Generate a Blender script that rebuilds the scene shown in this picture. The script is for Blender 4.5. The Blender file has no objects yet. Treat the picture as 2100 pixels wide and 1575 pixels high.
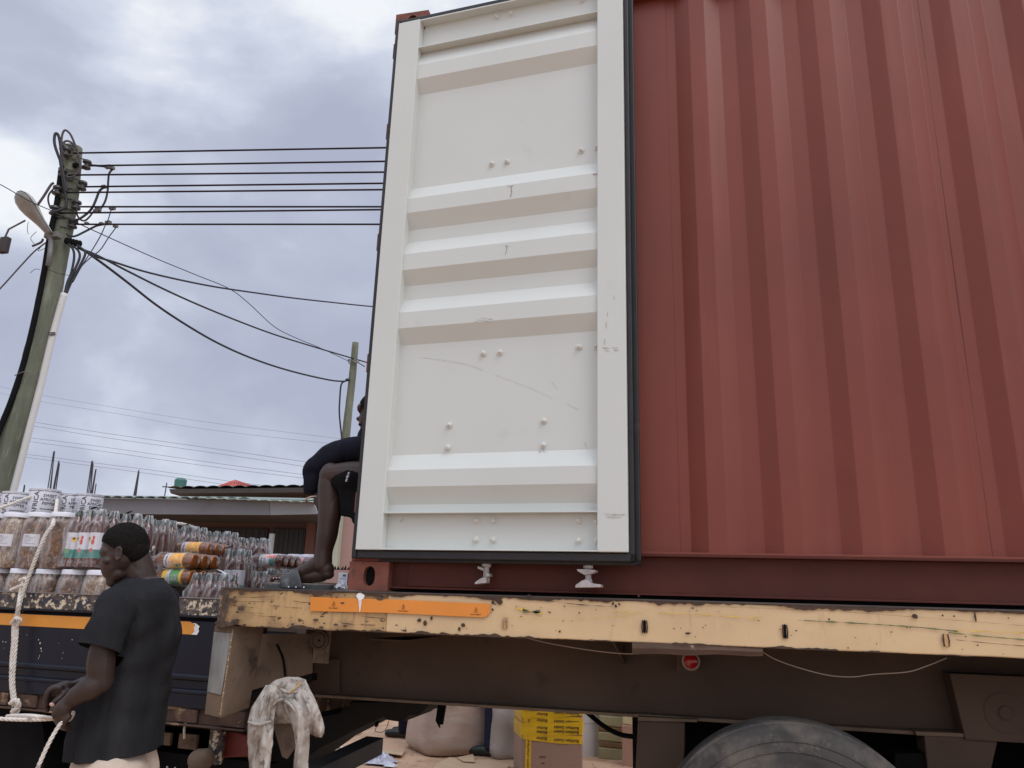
import bpy, bmesh, math, random
from mathutils import Vector, Matrix, noise as mnoise
R = math.radians
random.seed(7)
sc = bpy.context.scene
COL = sc.collection

# ------------------------------------------------------------------ camera
CAM = Vector((0, 0, 1.42))
C_R = Vector((0.9731314753850252, 0.2282833240574899, 0.030030910279698852))
C_U = Vector((0.03409089740379875, -0.2718411287290209, 0.9617381199918904))
C_F = Vector((-0.2277124114517431, 0.9348738549604406, 0.27231954204984465))
cd = bpy.data.cameras.new('camera'); cam = bpy.data.objects.new('camera', cd); COL.objects.link(cam)
m = Matrix((C_R, C_U, -C_F)).transposed().to_4x4(); m.translation = CAM
cam.matrix_world = m
cd.sensor_width = 36; cd.lens = 36 * 1596 / 2100; cd.clip_end = 3000; cd.clip_start = 0.05
sc.camera = cam

# ------------------------------------------------------------------ sky, sun, exposure
SUN_EL, SUN_AZ = R(52), R(131)          # azimuth clockwise from +Y: behind the camera and to its right
w = bpy.data.worlds.new('World'); sc.world = w; w.use_nodes = True
nt = w.node_tree; nt.nodes.clear()
def WN(t, **k):
    n = nt.nodes.new(t)
    for a, b in k.items(): setattr(n, a, b)
    return n
out = WN('ShaderNodeOutputWorld'); bg = WN('ShaderNodeBackground'); bg.inputs[1].default_value = 0.12
sky = WN('ShaderNodeTexSky', sky_type='NISHITA', sun_disc=False)
sky.sun_elevation = SUN_EL; sky.sun_rotation = SUN_AZ
sky.air_density = 1.2; sky.dust_density = 2.5; sky.ozone_density = 1
tc = WN('ShaderNodeTexCoord')
mp = WN('ShaderNodeMapping'); mp.inputs['Scale'].default_value = (1, 1, 1.7); mp.inputs['Location'].default_value = (7.7, 7.1, .3)
n1 = WN('ShaderNodeTexNoise'); n1.inputs['Scale'].default_value = 1.9; n1.inputs['Detail'].default_value = 7; n1.inputs['Roughness'].default_value = .50; n1.inputs['Distortion'].default_value = .25
n2 = WN('ShaderNodeTexNoise'); n2.inputs['Scale'].default_value = 5; n2.inputs['Detail'].default_value = 6; n2.inputs['Roughness'].default_value = .5
mx = WN('ShaderNodeMath', operation='MULTIPLY_ADD'); mx.inputs[1].default_value = .42
cr = WN('ShaderNodeValToRGB')
e = cr.color_ramp.elements
e[0].position = .57; e[0].color = (.44, .475, .61, 1)
e[1].position = .82; e[1].color = (.93, .96, 1.0, 1)
x = cr.color_ramp.elements.new(.665); x.color = (.51, .55, .68, 1)
x = cr.color_ramp.elements.new(.74); x.color = (.66, .71, .83, 1)
sep = WN('ShaderNodeSeparateXYZ'); L = nt.links.new
L(tc.outputs['Generated'], mp.inputs[0]); L(mp.outputs[0], n1.inputs[0]); L(mp.outputs[0], n2.inputs[0])
L(n2.outputs[0], mx.inputs[0]); L(n1.outputs[0], mx.inputs[2]); L(mx.outputs[0], cr.inputs[0])
L(tc.outputs['Generated'], sep.inputs[0])
# an overcast deck brightens towards the zenith and towards the veiled sun
zen = WN('ShaderNodeMapRange'); zen.inputs[1].default_value = .68; zen.inputs[2].default_value = 1; zen.inputs[3].default_value = 1.0; zen.inputs[4].default_value = 1.65
L(sep.outputs[2], zen.inputs[0])
sd = WN('ShaderNodeVectorMath', operation='DOT_PRODUCT')
sd.inputs[1].default_value = (math.cos(SUN_EL)*math.sin(SUN_AZ), math.cos(SUN_EL)*math.cos(SUN_AZ), math.sin(SUN_EL))
L(tc.outputs['Generated'], sd.inputs[0])
sr = WN('ShaderNodeMapRange'); sr.inputs[1].default_value = .15; sr.inputs[2].default_value = 1; sr.inputs[3].default_value = 1.0; sr.inputs[4].default_value = 1.75
L(sd.outputs['Value'], sr.inputs[0])
mm = WN('ShaderNodeMath', operation='MULTIPLY'); L(zen.outputs[0], mm.inputs[0]); L(sr.outputs[0], mm.inputs[1])
sc1 = WN('ShaderNodeVectorMath', operation='SCALE'); L(cr.outputs[0], sc1.inputs[0]); L(mm.outputs[0], sc1.inputs['Scale'])
sc2 = WN('ShaderNodeVectorMath', operation='SCALE'); sc2.inputs['Scale'].default_value = 1 / .12; L(sc1.outputs[0], sc2.inputs[0])
mixs = WN('ShaderNodeMix', data_type='RGBA'); mixs.inputs[0].default_value = .95
L(sky.outputs[0], mixs.inputs[6]); L(sc2.outputs[0], mixs.inputs[7]); L(mixs.outputs[2], bg.inputs[0]); L(bg.outputs[0], out.inputs[0])

sl = bpy.data.lights.new('sun', 'SUN'); sl.energy = 1.15; sl.angle = R(32); sl.color = (1, .945, .87)
so = bpy.data.objects.new('sun', sl); COL.objects.link(so)
so.rotation_euler = Vector((math.cos(SUN_EL)*math.sin(SUN_AZ), math.cos(SUN_EL)*math.cos(SUN_AZ), math.sin(SUN_EL))).to_track_quat('Z', 'Y').to_euler()
vs = sc.view_settings; vs.view_transform = 'Standard'; vs.look = 'None'; vs.exposure = 0; vs.gamma = 1; vs.use_curve_mapping = False
sc.cycles.max_bounces = 8; sc.cycles.transparent_max_bounces = 24

# ------------------------------------------------------------------ placing: photo pixel -> point at its true depth
def ray(px, py): return C_R * ((px-1050)/1596) - C_U * ((py-787.5)/1596) + C_F
def atY(px, py, Y): r = ray(px, py); return CAM + r * (Y / r.y)
def atZ(px, py, z): r = ray(px, py); return CAM + r * ((z - CAM.z) / r.z)
def atP(px, py, P, N): r = ray(px, py); return CAM + r * ((P - CAM).dot(N) / r.dot(N))

# ------------------------------------------------------------------ objects
def tag(o, label=None, cat=None, group=None, kind=None):
    if label: o['label'] = label
    if cat: o['category'] = cat
    if group: o['group'] = group
    if kind: o['kind'] = kind
    return o
def thing(name, label, cat, loc=(0, 0, 0), rz=0, group=None):
    o = bpy.data.objects.new(name, None); COL.objects.link(o); o.empty_display_size = .1
    o.matrix_world = Matrix.Translation(Vector(loc)) @ Matrix.Rotation(rz, 4, 'Z')
    return tag(o, label, cat, group)
def wm(o):
    return wm(o.parent) @ o.matrix_parent_inverse @ o.matrix_basis if o.parent else o.matrix_basis.copy()
def adopt(o, parent, world=True):
    o.parent = parent
    if world: o.matrix_parent_inverse = wm(parent).inverted()
    return o
def link(name, me, mat=None, parent=None, world=True, label=None):
    o = bpy.data.objects.new(name, me); COL.objects.link(o)
    if mat and not me.materials: me.materials.append(mat)
    if parent: adopt(o, parent, world)
    if label: o['label'] = label
    return o
def children(o): return [c for c in o.children]
def copy_tree(o, parent=None, label=None, group=None):
    c = o.copy(); COL.objects.link(c)
    if parent: c.parent = parent
    if label: c['label'] = label
    if group: c['group'] = group
    for ch in children(o): copy_tree(ch, c)
    return c

class MB:
    def __init__(s): s.v = []; s.f = []; s.mi = []; s.M = None; s.cur = 0
    def add(s, vs, fs):
        b = len(s.v)
        s.v += [tuple(s.M @ Vector(p)) if s.M else tuple(p) for p in vs]
        s.f += [tuple(b + i for i in f) for f in fs]; s.mi += [s.cur] * len(fs)
        return s
    def box(s, x0, x1, y0, y1, z0, z1):
        v = [(x, y, z) for x in (x0, x1) for y in (y0, y1) for z in (z0, z1)]
        return s.add(v, [(0, 1, 3, 2), (4, 6, 7, 5), (0, 4, 5, 1), (2, 3, 7, 6), (0, 2, 6, 4), (1, 5, 7, 3)])
    def hexa(s, p):   # 8 points: bottom 4 (ccw from above), top 4
        return s.add(p, [(3, 2, 1, 0), (4, 5, 6, 7), (0, 1, 5, 4), (1, 2, 6, 5), (2, 3, 7, 6), (3, 0, 4, 7)])
    def prism(s, poly, d):   # poly: 3D points, d: extrusion vector
        n = len(poly); d = Vector(d); a = [Vector(p) for p in poly]
        return s.add(a + [p + d for p in a], [tuple(range(n - 1, -1, -1)), tuple(range(n, 2*n))] + [(i, (i+1) % n, n + (i+1) % n, n + i) for i in range(n)])
    def grid(s, fn, nu, nv, cu=False):
        vs = [fn(i / nu, j / nv) for j in range(nv + 1) for i in range(nu + (0 if cu else 1))]
        W = nu if cu else nu + 1
        return s.add(vs, [(j*W + i, j*W + (i+1) % W, (j+1)*W + (i+1) % W, (j+1)*W + i) for j in range(nv) for i in range(nu)])
    def lathe(s, prof, n=24, c=(0, 0, 0), ax='Z', cap=True, sx=1, sy=1):
        c = Vector(c); vs = []
        for r, h in prof:
            for k in range(n):
                a = 2*math.pi*k/n; x, y = r*math.cos(a)*sx, r*math.sin(a)*sy
                p = (x, y, h) if ax == 'Z' else ((h, x, y) if ax == 'X' else (y, h, x))
                vs.append(c + Vector(p))
        m = len(prof)
        fs = [(j*n+i, j*n+(i+1) % n, (j+1)*n+(i+1) % n, (j+1)*n+i) for j in range(m-1) for i in range(n)]
        if cap: fs += [tuple(range(n-1, -1, -1)), tuple((m-1)*n+i for i in range(n))]
        return s.add(vs, fs)
    def tube(s, pts, r, n=8, cap=True):
        pts = [Vector(p) for p in pts]; rs = r if isinstance(r, (list, tuple)) else [r]*len(pts)
        t0 = (pts[1]-pts[0]).normalized(); u = t0.orthogonal().normalized(); vs = []
        for i, p in enumerate(pts):
            t = (pts[min(i+1, len(pts)-1)] - pts[max(i-1, 0)])
            t = t.normalized() if t.length > 1e-9 else t0
            u = (u - t*u.dot(t)); u = u.normalized() if u.length > 1e-6 else t.orthogonal().normalized()
            v = t.cross(u)
            vs += [p + (u*math.cos(2*math.pi*k/n) + v*math.sin(2*math.pi*k/n))*rs[i] for k in range(n)]
        m = len(pts)
        fs = [(j*n+i, j*n+(i+1) % n, (j+1)*n+(i+1) % n, (j+1)*n+i) for j in range(m-1) for i in range(n)]
        if cap: fs += [tuple(range(n-1, -1, -1)), tuple((m-1)*n+i for i in range(n))]
        return s.add(vs, fs)
    def ell(s, c, r, M=None, n=16, m=10):
        c = Vector(c); r = r if isinstance(r, (list, tuple)) else (r, r, r); vs = []
        M = M or Matrix.Identity(3)
        for j in range(1, m):
            a = math.pi*j/m
            for k in range(n):
                b = 2*math.pi*k/n
                vs.append(c + M @ Vector((r[0]*math.sin(a)*math.cos(b), r[1]*math.sin(a)*math.sin(b), r[2]*math.cos(a))))
        vs += [c + M @ Vector((0, 0, r[2])), c - M @ Vector((0, 0, r[2]))]
        T, B = len(vs)-2, len(vs)-1
        fs = [((j+1)*n+i, (j+1)*n+(i+1) % n, j*n+(i+1) % n, j*n+i) for j in range(m-2) for i in range(n)]
        fs += [(T, i, (i+1) % n) for i in range(n)] + [(B, (m-2)*n+(i+1) % n, (m-2)*n+i) for i in range(n)]
        return s.add(vs, fs)
    def limb(s, pts, rs, n=14, sub=6):   # smooth tapered chain with round ends
        pts = [Vector(p) for p in pts]; P, Q = [], []
        for i in range(len(pts)-1):
            for k in range(sub):
                t = k/sub; P.append(crom(pts, i, t)); Q.append(rs[i]*(1-sm(t)) + rs[i+1]*sm(t))
        P.append(pts[-1]); Q.append(rs[-1])
        s.tube(P, Q, n); s.ell(P[0], Q[0], n=n); s.ell(P[-1], Q[-1], n=n); return s
    def mesh(s, name='mesh', smooth=False, fix=True):
        me = bpy.data.meshes.new(name); me.from_pydata(s.v, [], s.f)
        if any(s.mi): me.polygons.foreach_set('material_index', s.mi)
        if fix:
            bm = bmesh.new(); bm.from_mesh(me); bmesh.ops.recalc_face_normals(bm, faces=bm.faces); bm.to_mesh(me); bm.free()
        if smooth: me.polygons.foreach_set('use_smooth', [True]*len(me.polygons))
        me.update(); return me
    def build(s, name, mat=None, parent=None, smooth=False, bevel=0, world=True, label=None, auto=None):
        me = s.mesh(name, smooth)
        if isinstance(mat, (list, tuple)):
            for q in mat: me.materials.append(q)
            mat = None
        if auto:
            me.polygons.foreach_set('use_smooth', [True]*len(me.polygons)); me.set_sharp_from_angle(angle=R(auto))
        o = link(name, me, mat, parent, world, label)
        if bevel:
            b = o.modifiers.new('bevel', 'BEVEL'); b.width = bevel; b.segments = 2; b.limit_method = 'ANGLE'; b.angle_limit = R(40)
        return o
def sm(t): return t*t*(3-2*t)
def crom(p, i, t):
    a, b, c, d = p[max(i-1, 0)], p[i], p[min(i+1, len(p)-1)], p[min(i+2, len(p)-1)]
    return .5*((2*b) + (c-a)*t + (2*a-5*b+4*c-d)*t*t + (3*b-a-3*c+d)*t*t*t)
def curve(pts, n=10):
    pts = [Vector(p) for p in pts]
    return [crom(pts, i, k/n) for i in range(len(pts)-1) for k in range(n)] + [pts[-1]]
def sag(a, b, s, n=24):
    a, b = Vector(a), Vector(b)
    return [a.lerp(b, i/n) - Vector((0, 0, 4*s*(i/n)*(1-i/n))) for i in range(n+1)]
def remeshed(mb, vox, smooth=3, name='body'):
    me = mb.mesh(name); o = bpy.data.objects.new('tmp', me); COL.objects.link(o)
    r = o.modifiers.new('r', 'REMESH'); r.mode = 'VOXEL'; r.voxel_size = vox
    if smooth: q = o.modifiers.new('s', 'SMOOTH'); q.iterations = smooth; q.factor = .6
    dg = bpy.context.evaluated_depsgraph_get(); dg.update()
    res = bpy.data.meshes.new_from_object(o.evaluated_get(dg)); res.name = name
    bpy.data.objects.remove(o); res.materials.clear()
    res.polygons.foreach_set('use_smooth', [True]*len(res.polygons)); return res

# ------------------------------------------------------------------ materials
def hx(r, g, b): # sRGB 0-255 to linear
    f = lambda c: (c/255/12.92) if c/255 <= .04045 else ((c/255+.055)/1.055)**2.4
    return (f(r), f(g), f(b))
def mat(name, base, rough=.6, metal=0, var=.12, vscale=3, bump=0, bscale=60, layers=(), spec=.5, coat=0, stretch=(1, 1, 1), alpha=None, trans=0, bdist=.002):
    m = bpy.data.materials.new(name); m.use_nodes = True; t = m.node_tree; N = t.nodes.new; Lk = t.links.new
    b = t.nodes['Principled BSDF']; b.inputs['Roughness'].default_value = rough; b.inputs['Metallic'].default_value = metal
    b.inputs['Specular IOR Level'].default_value = spec; b.inputs['Coat Weight'].default_value = coat; b.inputs['Transmission Weight'].default_value = trans
    tc = N('ShaderNodeTexCoord')
    def nz(scale, st=(1, 1, 1), det=5, rg=.55, off=0):
        mp = N('ShaderNodeMapping'); mp.inputs['Scale'].default_value = st; mp.inputs['Location'].default_value = (off, off*.7, off*1.3)
        n = N('ShaderNodeTexNoise'); n.inputs['Scale'].default_value = scale; n.inputs['Detail'].default_value = det; n.inputs['Roughness'].default_value = rg
        Lk(tc.outputs['Object'], mp.inputs[0]); Lk(mp.outputs[0], n.inputs[0]); return n.outputs[0]
    a = nz(vscale, stretch); mr = N('ShaderNodeMapRange'); mr.inputs[1].default_value = .3; mr.inputs[2].default_value = .7; mr.inputs[3].default_value = 1-var; mr.inputs[4].default_value = 1+var
    Lk(a, mr.inputs[0]); s = N('ShaderNodeVectorMath'); s.operation = 'SCALE'; s.inputs[0].default_value = base[:3]; Lk(mr.outputs[0], s.inputs['Scale'])
    c = s.outputs[0]; rr = None
    for i, ly in enumerate(layers):   # (colour, scale, threshold, softness, stretch, strength, rough)
        col, scl, th, so = ly[:4]; st = ly[4] if len(ly) > 4 else (1, 1, 1); sg = ly[5] if len(ly) > 5 else 1; rg = ly[6] if len(ly) > 6 else rough
        q = nz(scl, st, 6, .6, 3.1*(i+1)); mr = N('ShaderNodeMapRange'); mr.inputs[1].default_value = th; mr.inputs[2].default_value = th+so; mr.inputs[4].default_value = sg
        Lk(q, mr.inputs[0]); mx = N('ShaderNodeMix'); mx.data_type = 'RGBA'; Lk(mr.outputs[0], mx.inputs[0]); Lk(c, mx.inputs[6]); mx.inputs[7].default_value = (*col[:3], 1); c = mx.outputs[2]
        rx = N('ShaderNodeMix'); Lk(mr.outputs[0], rx.inputs[0]); rx.inputs[3].default_value = rg
        if rr: Lk(rr, rx.inputs[2])
        else: rx.inputs[2].default_value = rough
        rr = rx.outputs[0]
    Lk(c, b.inputs['Base Color'])
    if rr: Lk(rr, b.inputs['Roughness'])
    if bump:
        q = nz(bscale, stretch, 4); bp = N('ShaderNodeBump'); bp.inputs['Strength'].default_value = bump; bp.inputs['Distance'].default_value = bdist; Lk(q, bp.inputs['Height']); Lk(bp.outputs[0], b.inputs['Normal'])
    if alpha is not None: b.inputs['Alpha'].default_value = alpha
    return m
M = {}
RUST = hx(92, 50, 34); DRUST = hx(52, 32, 28); DIRT = hx(120, 95, 75)
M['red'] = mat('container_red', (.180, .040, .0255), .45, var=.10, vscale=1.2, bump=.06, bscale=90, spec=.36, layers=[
    ((.13, .036, .03), 2.2, .50, .3, (1, 1, .3), .45, .6), ((.29, .10, .075), 5, .58, .2, (1.5, 1, .12), .3, .6), ((.26, .09, .07), 130, .70, .05, (1, 1, 1), .2, .7), ((.085, .03, .028), 260, .68, .03, (1, 1, .6), .4, .7)])
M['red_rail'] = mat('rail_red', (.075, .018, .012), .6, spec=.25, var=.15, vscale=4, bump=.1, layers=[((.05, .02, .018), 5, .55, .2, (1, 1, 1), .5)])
M['red_rust'] = mat('rusty_red', (.17, .055, .035), .75, var=.25, vscale=14, bump=.5, bscale=60, layers=[((.07, .035, .03), 20, .56, .1, (1, 1, 1), .8), ((.24, .11, .08), 30, .64, .06, (1, 1, 1), .6)])
M['white_door'] = mat('door_white', (.565, .59, .565), .42, var=.025, vscale=2, bump=.02, bscale=40, spec=.5, layers=[
    ((.40, .40, .37), 6, .63, .15, (1, 1, 1), .35), ((.25, .24, .22), 38, .755, .03, (1, 1, .4), .5), ((.33, .22, .17), 16, .77, .04, (1, 1, 1), .5)])
M['rubber'] = mat('black_rubber', (.012, .012, .014), .5, var=.3, vscale=8, bump=.15, layers=[((.06, .055, .05), 12, .62, .12, (1, 1, 1), .5)])
M['cam_steel'] = mat('galvanised_cam', (.42, .39, .39), .6, metal=.1, var=.2, vscale=30, bump=.4, layers=[((.2, .17, .16), 30, .62, .1)])
M['dark'] = mat('chassis_dark', (.006, .0058, .0065), .8, var=.3, vscale=6, spec=.12)
M['web'] = mat('chassis_brown', (.085, .058, .043), .85, var=.22, vscale=2.2, bump=.25, bscale=35, spec=.25, layers=[((.10, .07, .052), 2.2, .55, .25, (1, 1, 2), .6), ((.035, .026, .024), 7, .62, .15, (1, 1, 1), .6), ((.14, .10, .075), 40, .70, .05, (1, 1, 1), .35)])
M['dust'] = mat('dusty_steel', (.15, .108, .078), .9, var=.25, vscale=6, bump=.4, bscale=50, spec=.2, layers=[((.07, .05, .04), 9, .58, .15), ((.28, .21, .15), 14, .66, .08, (1, 1, 1), .5)])
M['yellow'] = mat('beam_yellow', (.61, .44, .25), .6, var=.08, vscale=2.5, bump=.12, bscale=50, layers=[
    ((.44, .30, .17), 5, .50, .25, (.5, 1, 1), .45), ((.40, .27, .15), 40, .60, .12, (.9, 1, .25), .35), ((.66, .47, .26), 12, .58, .15, (1, 1, .4), .5), ((.13, .075, .05), 60, .735, .025, (.8, 1, 1), .8, .85)])
M['yellow_worn'] = mat('beam_yellow_worn', (.47, .30, .14), .7, var=.2, vscale=5, bump=.3, bscale=50, layers=[
    ((.27, .17, .09), 8, .47, .16, (1, 1, 1.3), .8), ((.17, .11, .07), 30, .55, .16, (1.4, 1, .2), .55), (DRUST, 30, .655, .03, (.8, 1, 1.2), .85, .85), ((.62, .44, .24), 34, .66, .05, (.7, 1, 1), .5), ((.15, .085, .05), 16, .62, .08, (1, 1, 1), .7), ((.10, .08, .065), 90, .70, .03, (1, 1, 1), .7)])
M['edge_rust'] = mat('edge_rust', (.060, .033, .022), .85, var=.35, vscale=20, bump=.5, layers=[((.30, .19, .10), 22, .62, .04, (.4, 1, 1), .8)])
M['deck'] = mat('deck_steel', (.06, .045, .038), .6, var=.25, vscale=6, bump=.2, layers=[((.08, .06, .05), 8, .58, .1)])
def orange_mat():
    m = mat('reflective_orange', (.80, .26, .025), .35, var=.05, vscale=6, layers=[((.9, .36, .06), 5, .55, .2, (.2, 1, 1), .5)]); return m
M['orange'] = mat('orange_tape', (.70, .245, .035), .4, var=.06, vscale=6, layers=[((.80, .33, .07), 5, .55, .2, (.2, 1, 1), .5), ((.35, .17, .07), 50, .66, .05, (.4, 1, 1), .4)])
M['mark_ink'] = mat('mark_ink', (.22, .075, .015), .6, var=0)
M['ink'] = mat('ink', (.02, .02, .025), .6, var=0)
M['wire'] = mat('thin_wire', (.28, .22, .18), .6)
M['tyre'] = mat('tyre_rubber', (.060, .057, .055), .85, var=.2, vscale=5, bump=.4, bscale=40, spec=.2, layers=[((.13, .115, .10), 4.0, .45, .10, (1, 1, 1), .8), ((.035, .034, .034), 5, .55, .10, (1, 1, 1), .8), ((.15, .135, .12), 40, .60, .06, (1, 1, 1), .5)])

# ------------------------------------------------------------------ ground
def ground_mat():
    m = mat('dirt_ground', (.50, .335, .225), .95, var=.18, vscale=.8, bump=.6, bscale=14, spec=.1, bdist=.02, layers=[
        ((.30, .19, .12), 2.2, .52, .15, (1, 1, 1), .7), ((.56, .42, .31), 12, .60, .06, (1, 1, 1), .6), ((.20, .125, .085), 26, .66, .03, (1, 1, 1), .7), ((.66, .58, .5), 45, .70, .02, (1, 1, 1), .7)])
    return m
M['ground'] = ground_mat()
def gz(x, y):
    if y < 5: return 0
    return .03*min(1, (y-5)/2)*(mnoise.noise((x*.6, y*.6, 1)))+.012*min(1, (y-5)/2)*mnoise.noise((x*3, y*3, 4))
g = MB()
g.grid(lambda u, v: (-14+24*u, -6+24*v, gz(-14+24*u, -6+24*v)), 160, 160)
q = [(-900, -900), (900, -900), (900, 1500), (-900, 1500)]; i4 = [(-14, -6), (10, -6), (10, 18), (-14, 18)]
g.add([(a, b, 0) for a, b in q] + [(a, b, -.012) for a, b in i4], [(k, (k+1) % 4, 4+(k+1) % 4, 4+k) for k in range(4)])
tag(g.build('ground', M['ground'], smooth=True), kind='structure', label='dusty brown dirt yard with litter')

# ------------------------------------------------------------------ container
YW = 3.13; X0 = -1.443; X1 = X0 + 12.19; ZB = 1.457; ZT = ZB + 2.896
con = thing('shipping_container', 'dark red corrugated shipping container standing on the yellow flatbed trailer', 'container', (X0+6, YW+1.2, ZB))
PH = .275; YO, YI = 3.142, 3.178; zp0, zp1 = ZB+.168, ZT-.10
def corr(x0, x1, yo, yi, ph0):
    pts = [(x0, None)]; k = math.floor((x0-ph0)/PH)-1
    seg = []
    while ph0 + k*PH < x1 + PH:
        s = ph0 + k*PH
        seg += [(s, yi), (s+.068, yo), (s+.138, yo), (s+.206, yi)]; k += 1
    def y(xx):
        for (a, ya), (b, yb) in zip(seg, seg[1:]):
            if a <= xx <= b: return ya + (yb-ya)*(xx-a)/(b-a)
        return yi
    rs_ = []
    for p in seg:
        for dx in (-.0025, -.0008, .0008, .0025):
            X = p[0]+dx; Y = (y(p[0]-.0025)+y(p[0]+.0025)+2*y(X)*1.0)/4 if abs(dx) < .001 else y(X)
            rs_.append((X, Y))
    return [(x0, y(x0))] + [p for p in rs_ if x0 + 1e-4 < p[0] < x1 - 1e-4] + [(x1, y(x1))]
seams = [-.075 + 1.1*i for i in range(0, 10)] + [X1-.1]
def panel(x0, x1, mat_, Yb=None, flat=False):
    yo, yi = (YO, YI) if Yb is None else (Yb-YO, Yb-YI)
    p = corr(x0, x1, yo, yi, -.033) if not flat else [(x0, yi-.006), (x1, yi-.006)]
    nz_ = 22
    mb = MB()
    def fn(u, v):
        i = u*(len(p)-1); i = int(round(i)); X, Y = p[i]; z = zp0 + (zp1-zp0)*v
        return (X, Y + .0034*mnoise.noise((X*2.2, z*1.6, 3)), z)
    mb.grid(fn, len(p)-1, nz_)
    return mb
panel(X0+.10, seams[0]-.0, None, flat=True).build('side_panel', M['red'], con)
for a, b in zip(seams, seams[1:]):
    o = panel(a, b - .0001, None).build('side_panel', M['red'], con, smooth=True); wn_ = o.modifiers.new('w', 'WEIGHTED_NORMAL'); wn_.keep_sharp = False
# seam lips, the overlap of one sheet on the next
for s in seams[:-1]:
    MB().box(s-.002, s+.002, YI-.0018, YI-.0003, zp0, zp1).build('panel_seam', M['red'], con, bevel=.001)
panel(X0+.1, X1-.1, None, Yb=2*YW+2.438).build('far_side_panel', M['red'], con)
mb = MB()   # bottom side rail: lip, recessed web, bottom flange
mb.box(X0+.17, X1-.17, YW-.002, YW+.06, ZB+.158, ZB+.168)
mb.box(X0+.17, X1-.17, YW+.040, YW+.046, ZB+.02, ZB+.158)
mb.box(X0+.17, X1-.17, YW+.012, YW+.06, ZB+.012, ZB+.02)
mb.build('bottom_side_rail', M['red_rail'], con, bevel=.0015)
MB().box(X0+.25, X0+.62, YW+.034, YW+.040, ZB+.022, ZB+.125).build('rail_gusset_plate', M['red_rail'], con, bevel=.002)
MB().box(X0+.17, X1-.17, YW+.001, YW+.062, ZB+.1682, ZB+.176).build('rail_lip', M['red'], con, bevel=.001)
MB().box(X0+.17, X1-.17, YW+.0, YW+.06, zp1-.002, zp1+.06).build('top_side_rail', M['red'], con, bevel=.003)
MB().box(X0+.05, X1-.05, YW+.02, YW+2.4, ZT-.03, ZT-.02).build('roof', M['red'], con)
MB().box(X0+.2, X1-.2, YW+.055, YW+.10, ZB-.0022, ZB+.06).build('gap_blocker', M['dark'], con)  # dark strip added to stop light showing through the gap under the rail
MB().box(X0+.02, X1-.05, YW+.06, YW+2.38, ZB+.13, ZB+.16).build('floor', mat('container_floor', (.16, .09, .05), .7), con)
MB().box(X1-.08, X1-.02, YW+.16, YW+2.28, ZB+.1, ZT-.1).build('front_wall', M['red'], con)
MB().box(X0+.01, X0+.12, YW+.17, YW+2.27, ZB+.005, ZB+.15).build('door_sill', M['red_rust'], con, bevel=.004)
MB().box(X0+.01, X0+.12, YW+.17, YW+2.27, ZT-.13, ZT-.005).build('door_header', M['red'], con, bevel=.004)
for yy in (YW, YW+2.438-.10):
    for xx in (X0+.004, X1-.14):
        MB().box(xx, xx+.14, yy, yy+.10, ZB+.119, ZT-.119).build('corner_post', M['red'], con, bevel=.004)
def casting(x, y, z, flip):
    mb = MB(); L_, H_ = .178, .118; cx, cz = x+L_*.52, z+H_*.5
    n = 24; ring = []
    hole = []; outer = []
    for k in range(n):
        a = 2*math.pi*k/n
        hx_, hz_ = .026*math.copysign(abs(math.cos(a))**.9, math.cos(a)), .040*math.copysign(abs(math.sin(a))**.75, math.sin(a))
        hole.append((cx+hx_, cz+hz_))
        s = max(abs(math.cos(a))/(L_/2), abs(math.sin(a))/(H_/2))
        outer.append((x+L_/2+math.cos(a)/s, z+H_/2+math.sin(a)/s))
    # snap the four corners
    for cxn, czn in ((x, z), (x+L_, z), (x, z+H_), (x+L_, z+H_)):
        k = min(range(n), key=lambda q: (outer[q][0]-cxn)**2+(outer[q][1]-czn)**2); outer[k] = (cxn, czn)
    V = [(a, y, b) for a, b in outer] + [(a, y, b) for a, b in hole] + [(a, y+.028, b) for a, b in hole]
    F = []
    for k in range(n):
        q = (k+1) % n; F += [(k, q, n+q, n+k), (n+k, n+q, 2*n+q, 2*n+k)]
    mb.add(V, F)
    V = [(a, y, b) for a, b in outer] + [(a, y+.16, b) for a, b in outer]
    mb.add(V, [(k, (k+1) % n, n+(k+1) % n, n+k) for k in range(n)] + [tuple(n+k for k in range(n))])
    mb.box(x+.03, x+L_-.03, y+.06, y+.15, z+.02, z+H_-.02)
    return mb
for xx, zz in ((X0, ZB), (X0, ZT-.118), (X1-.178, ZB), (X1-.178, ZT-.118)):
    cst = casting(xx, YW-.004, zz, 0).build('corner_casting', M['red_rust'], con)
    MB().box(xx+.055, xx+.13, YW+.0235, YW+.028, zz+.012, zz+.106).build('hole_dark_backing', M['dark'], cst)  # black plate paints in the shade inside the casting's hole
    MB().box(xx, xx+.178, YW+2.28, YW+2.442, zz, zz+.118).build('corner_casting', M['red_rust'], con, bevel=.006)
# blobs of weld on the hinges, seen beside the door's edge
for zz in (ZB+.32, ZB+.95, ZB+1.55, ZB+2.15, ZB+2.62):
    MB().box(X0+.002, X0+.03, YW-.014, YW+.004, zz, zz+.09).build('hinge_lug', M['red_rust'], con, bevel=.006)

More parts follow.
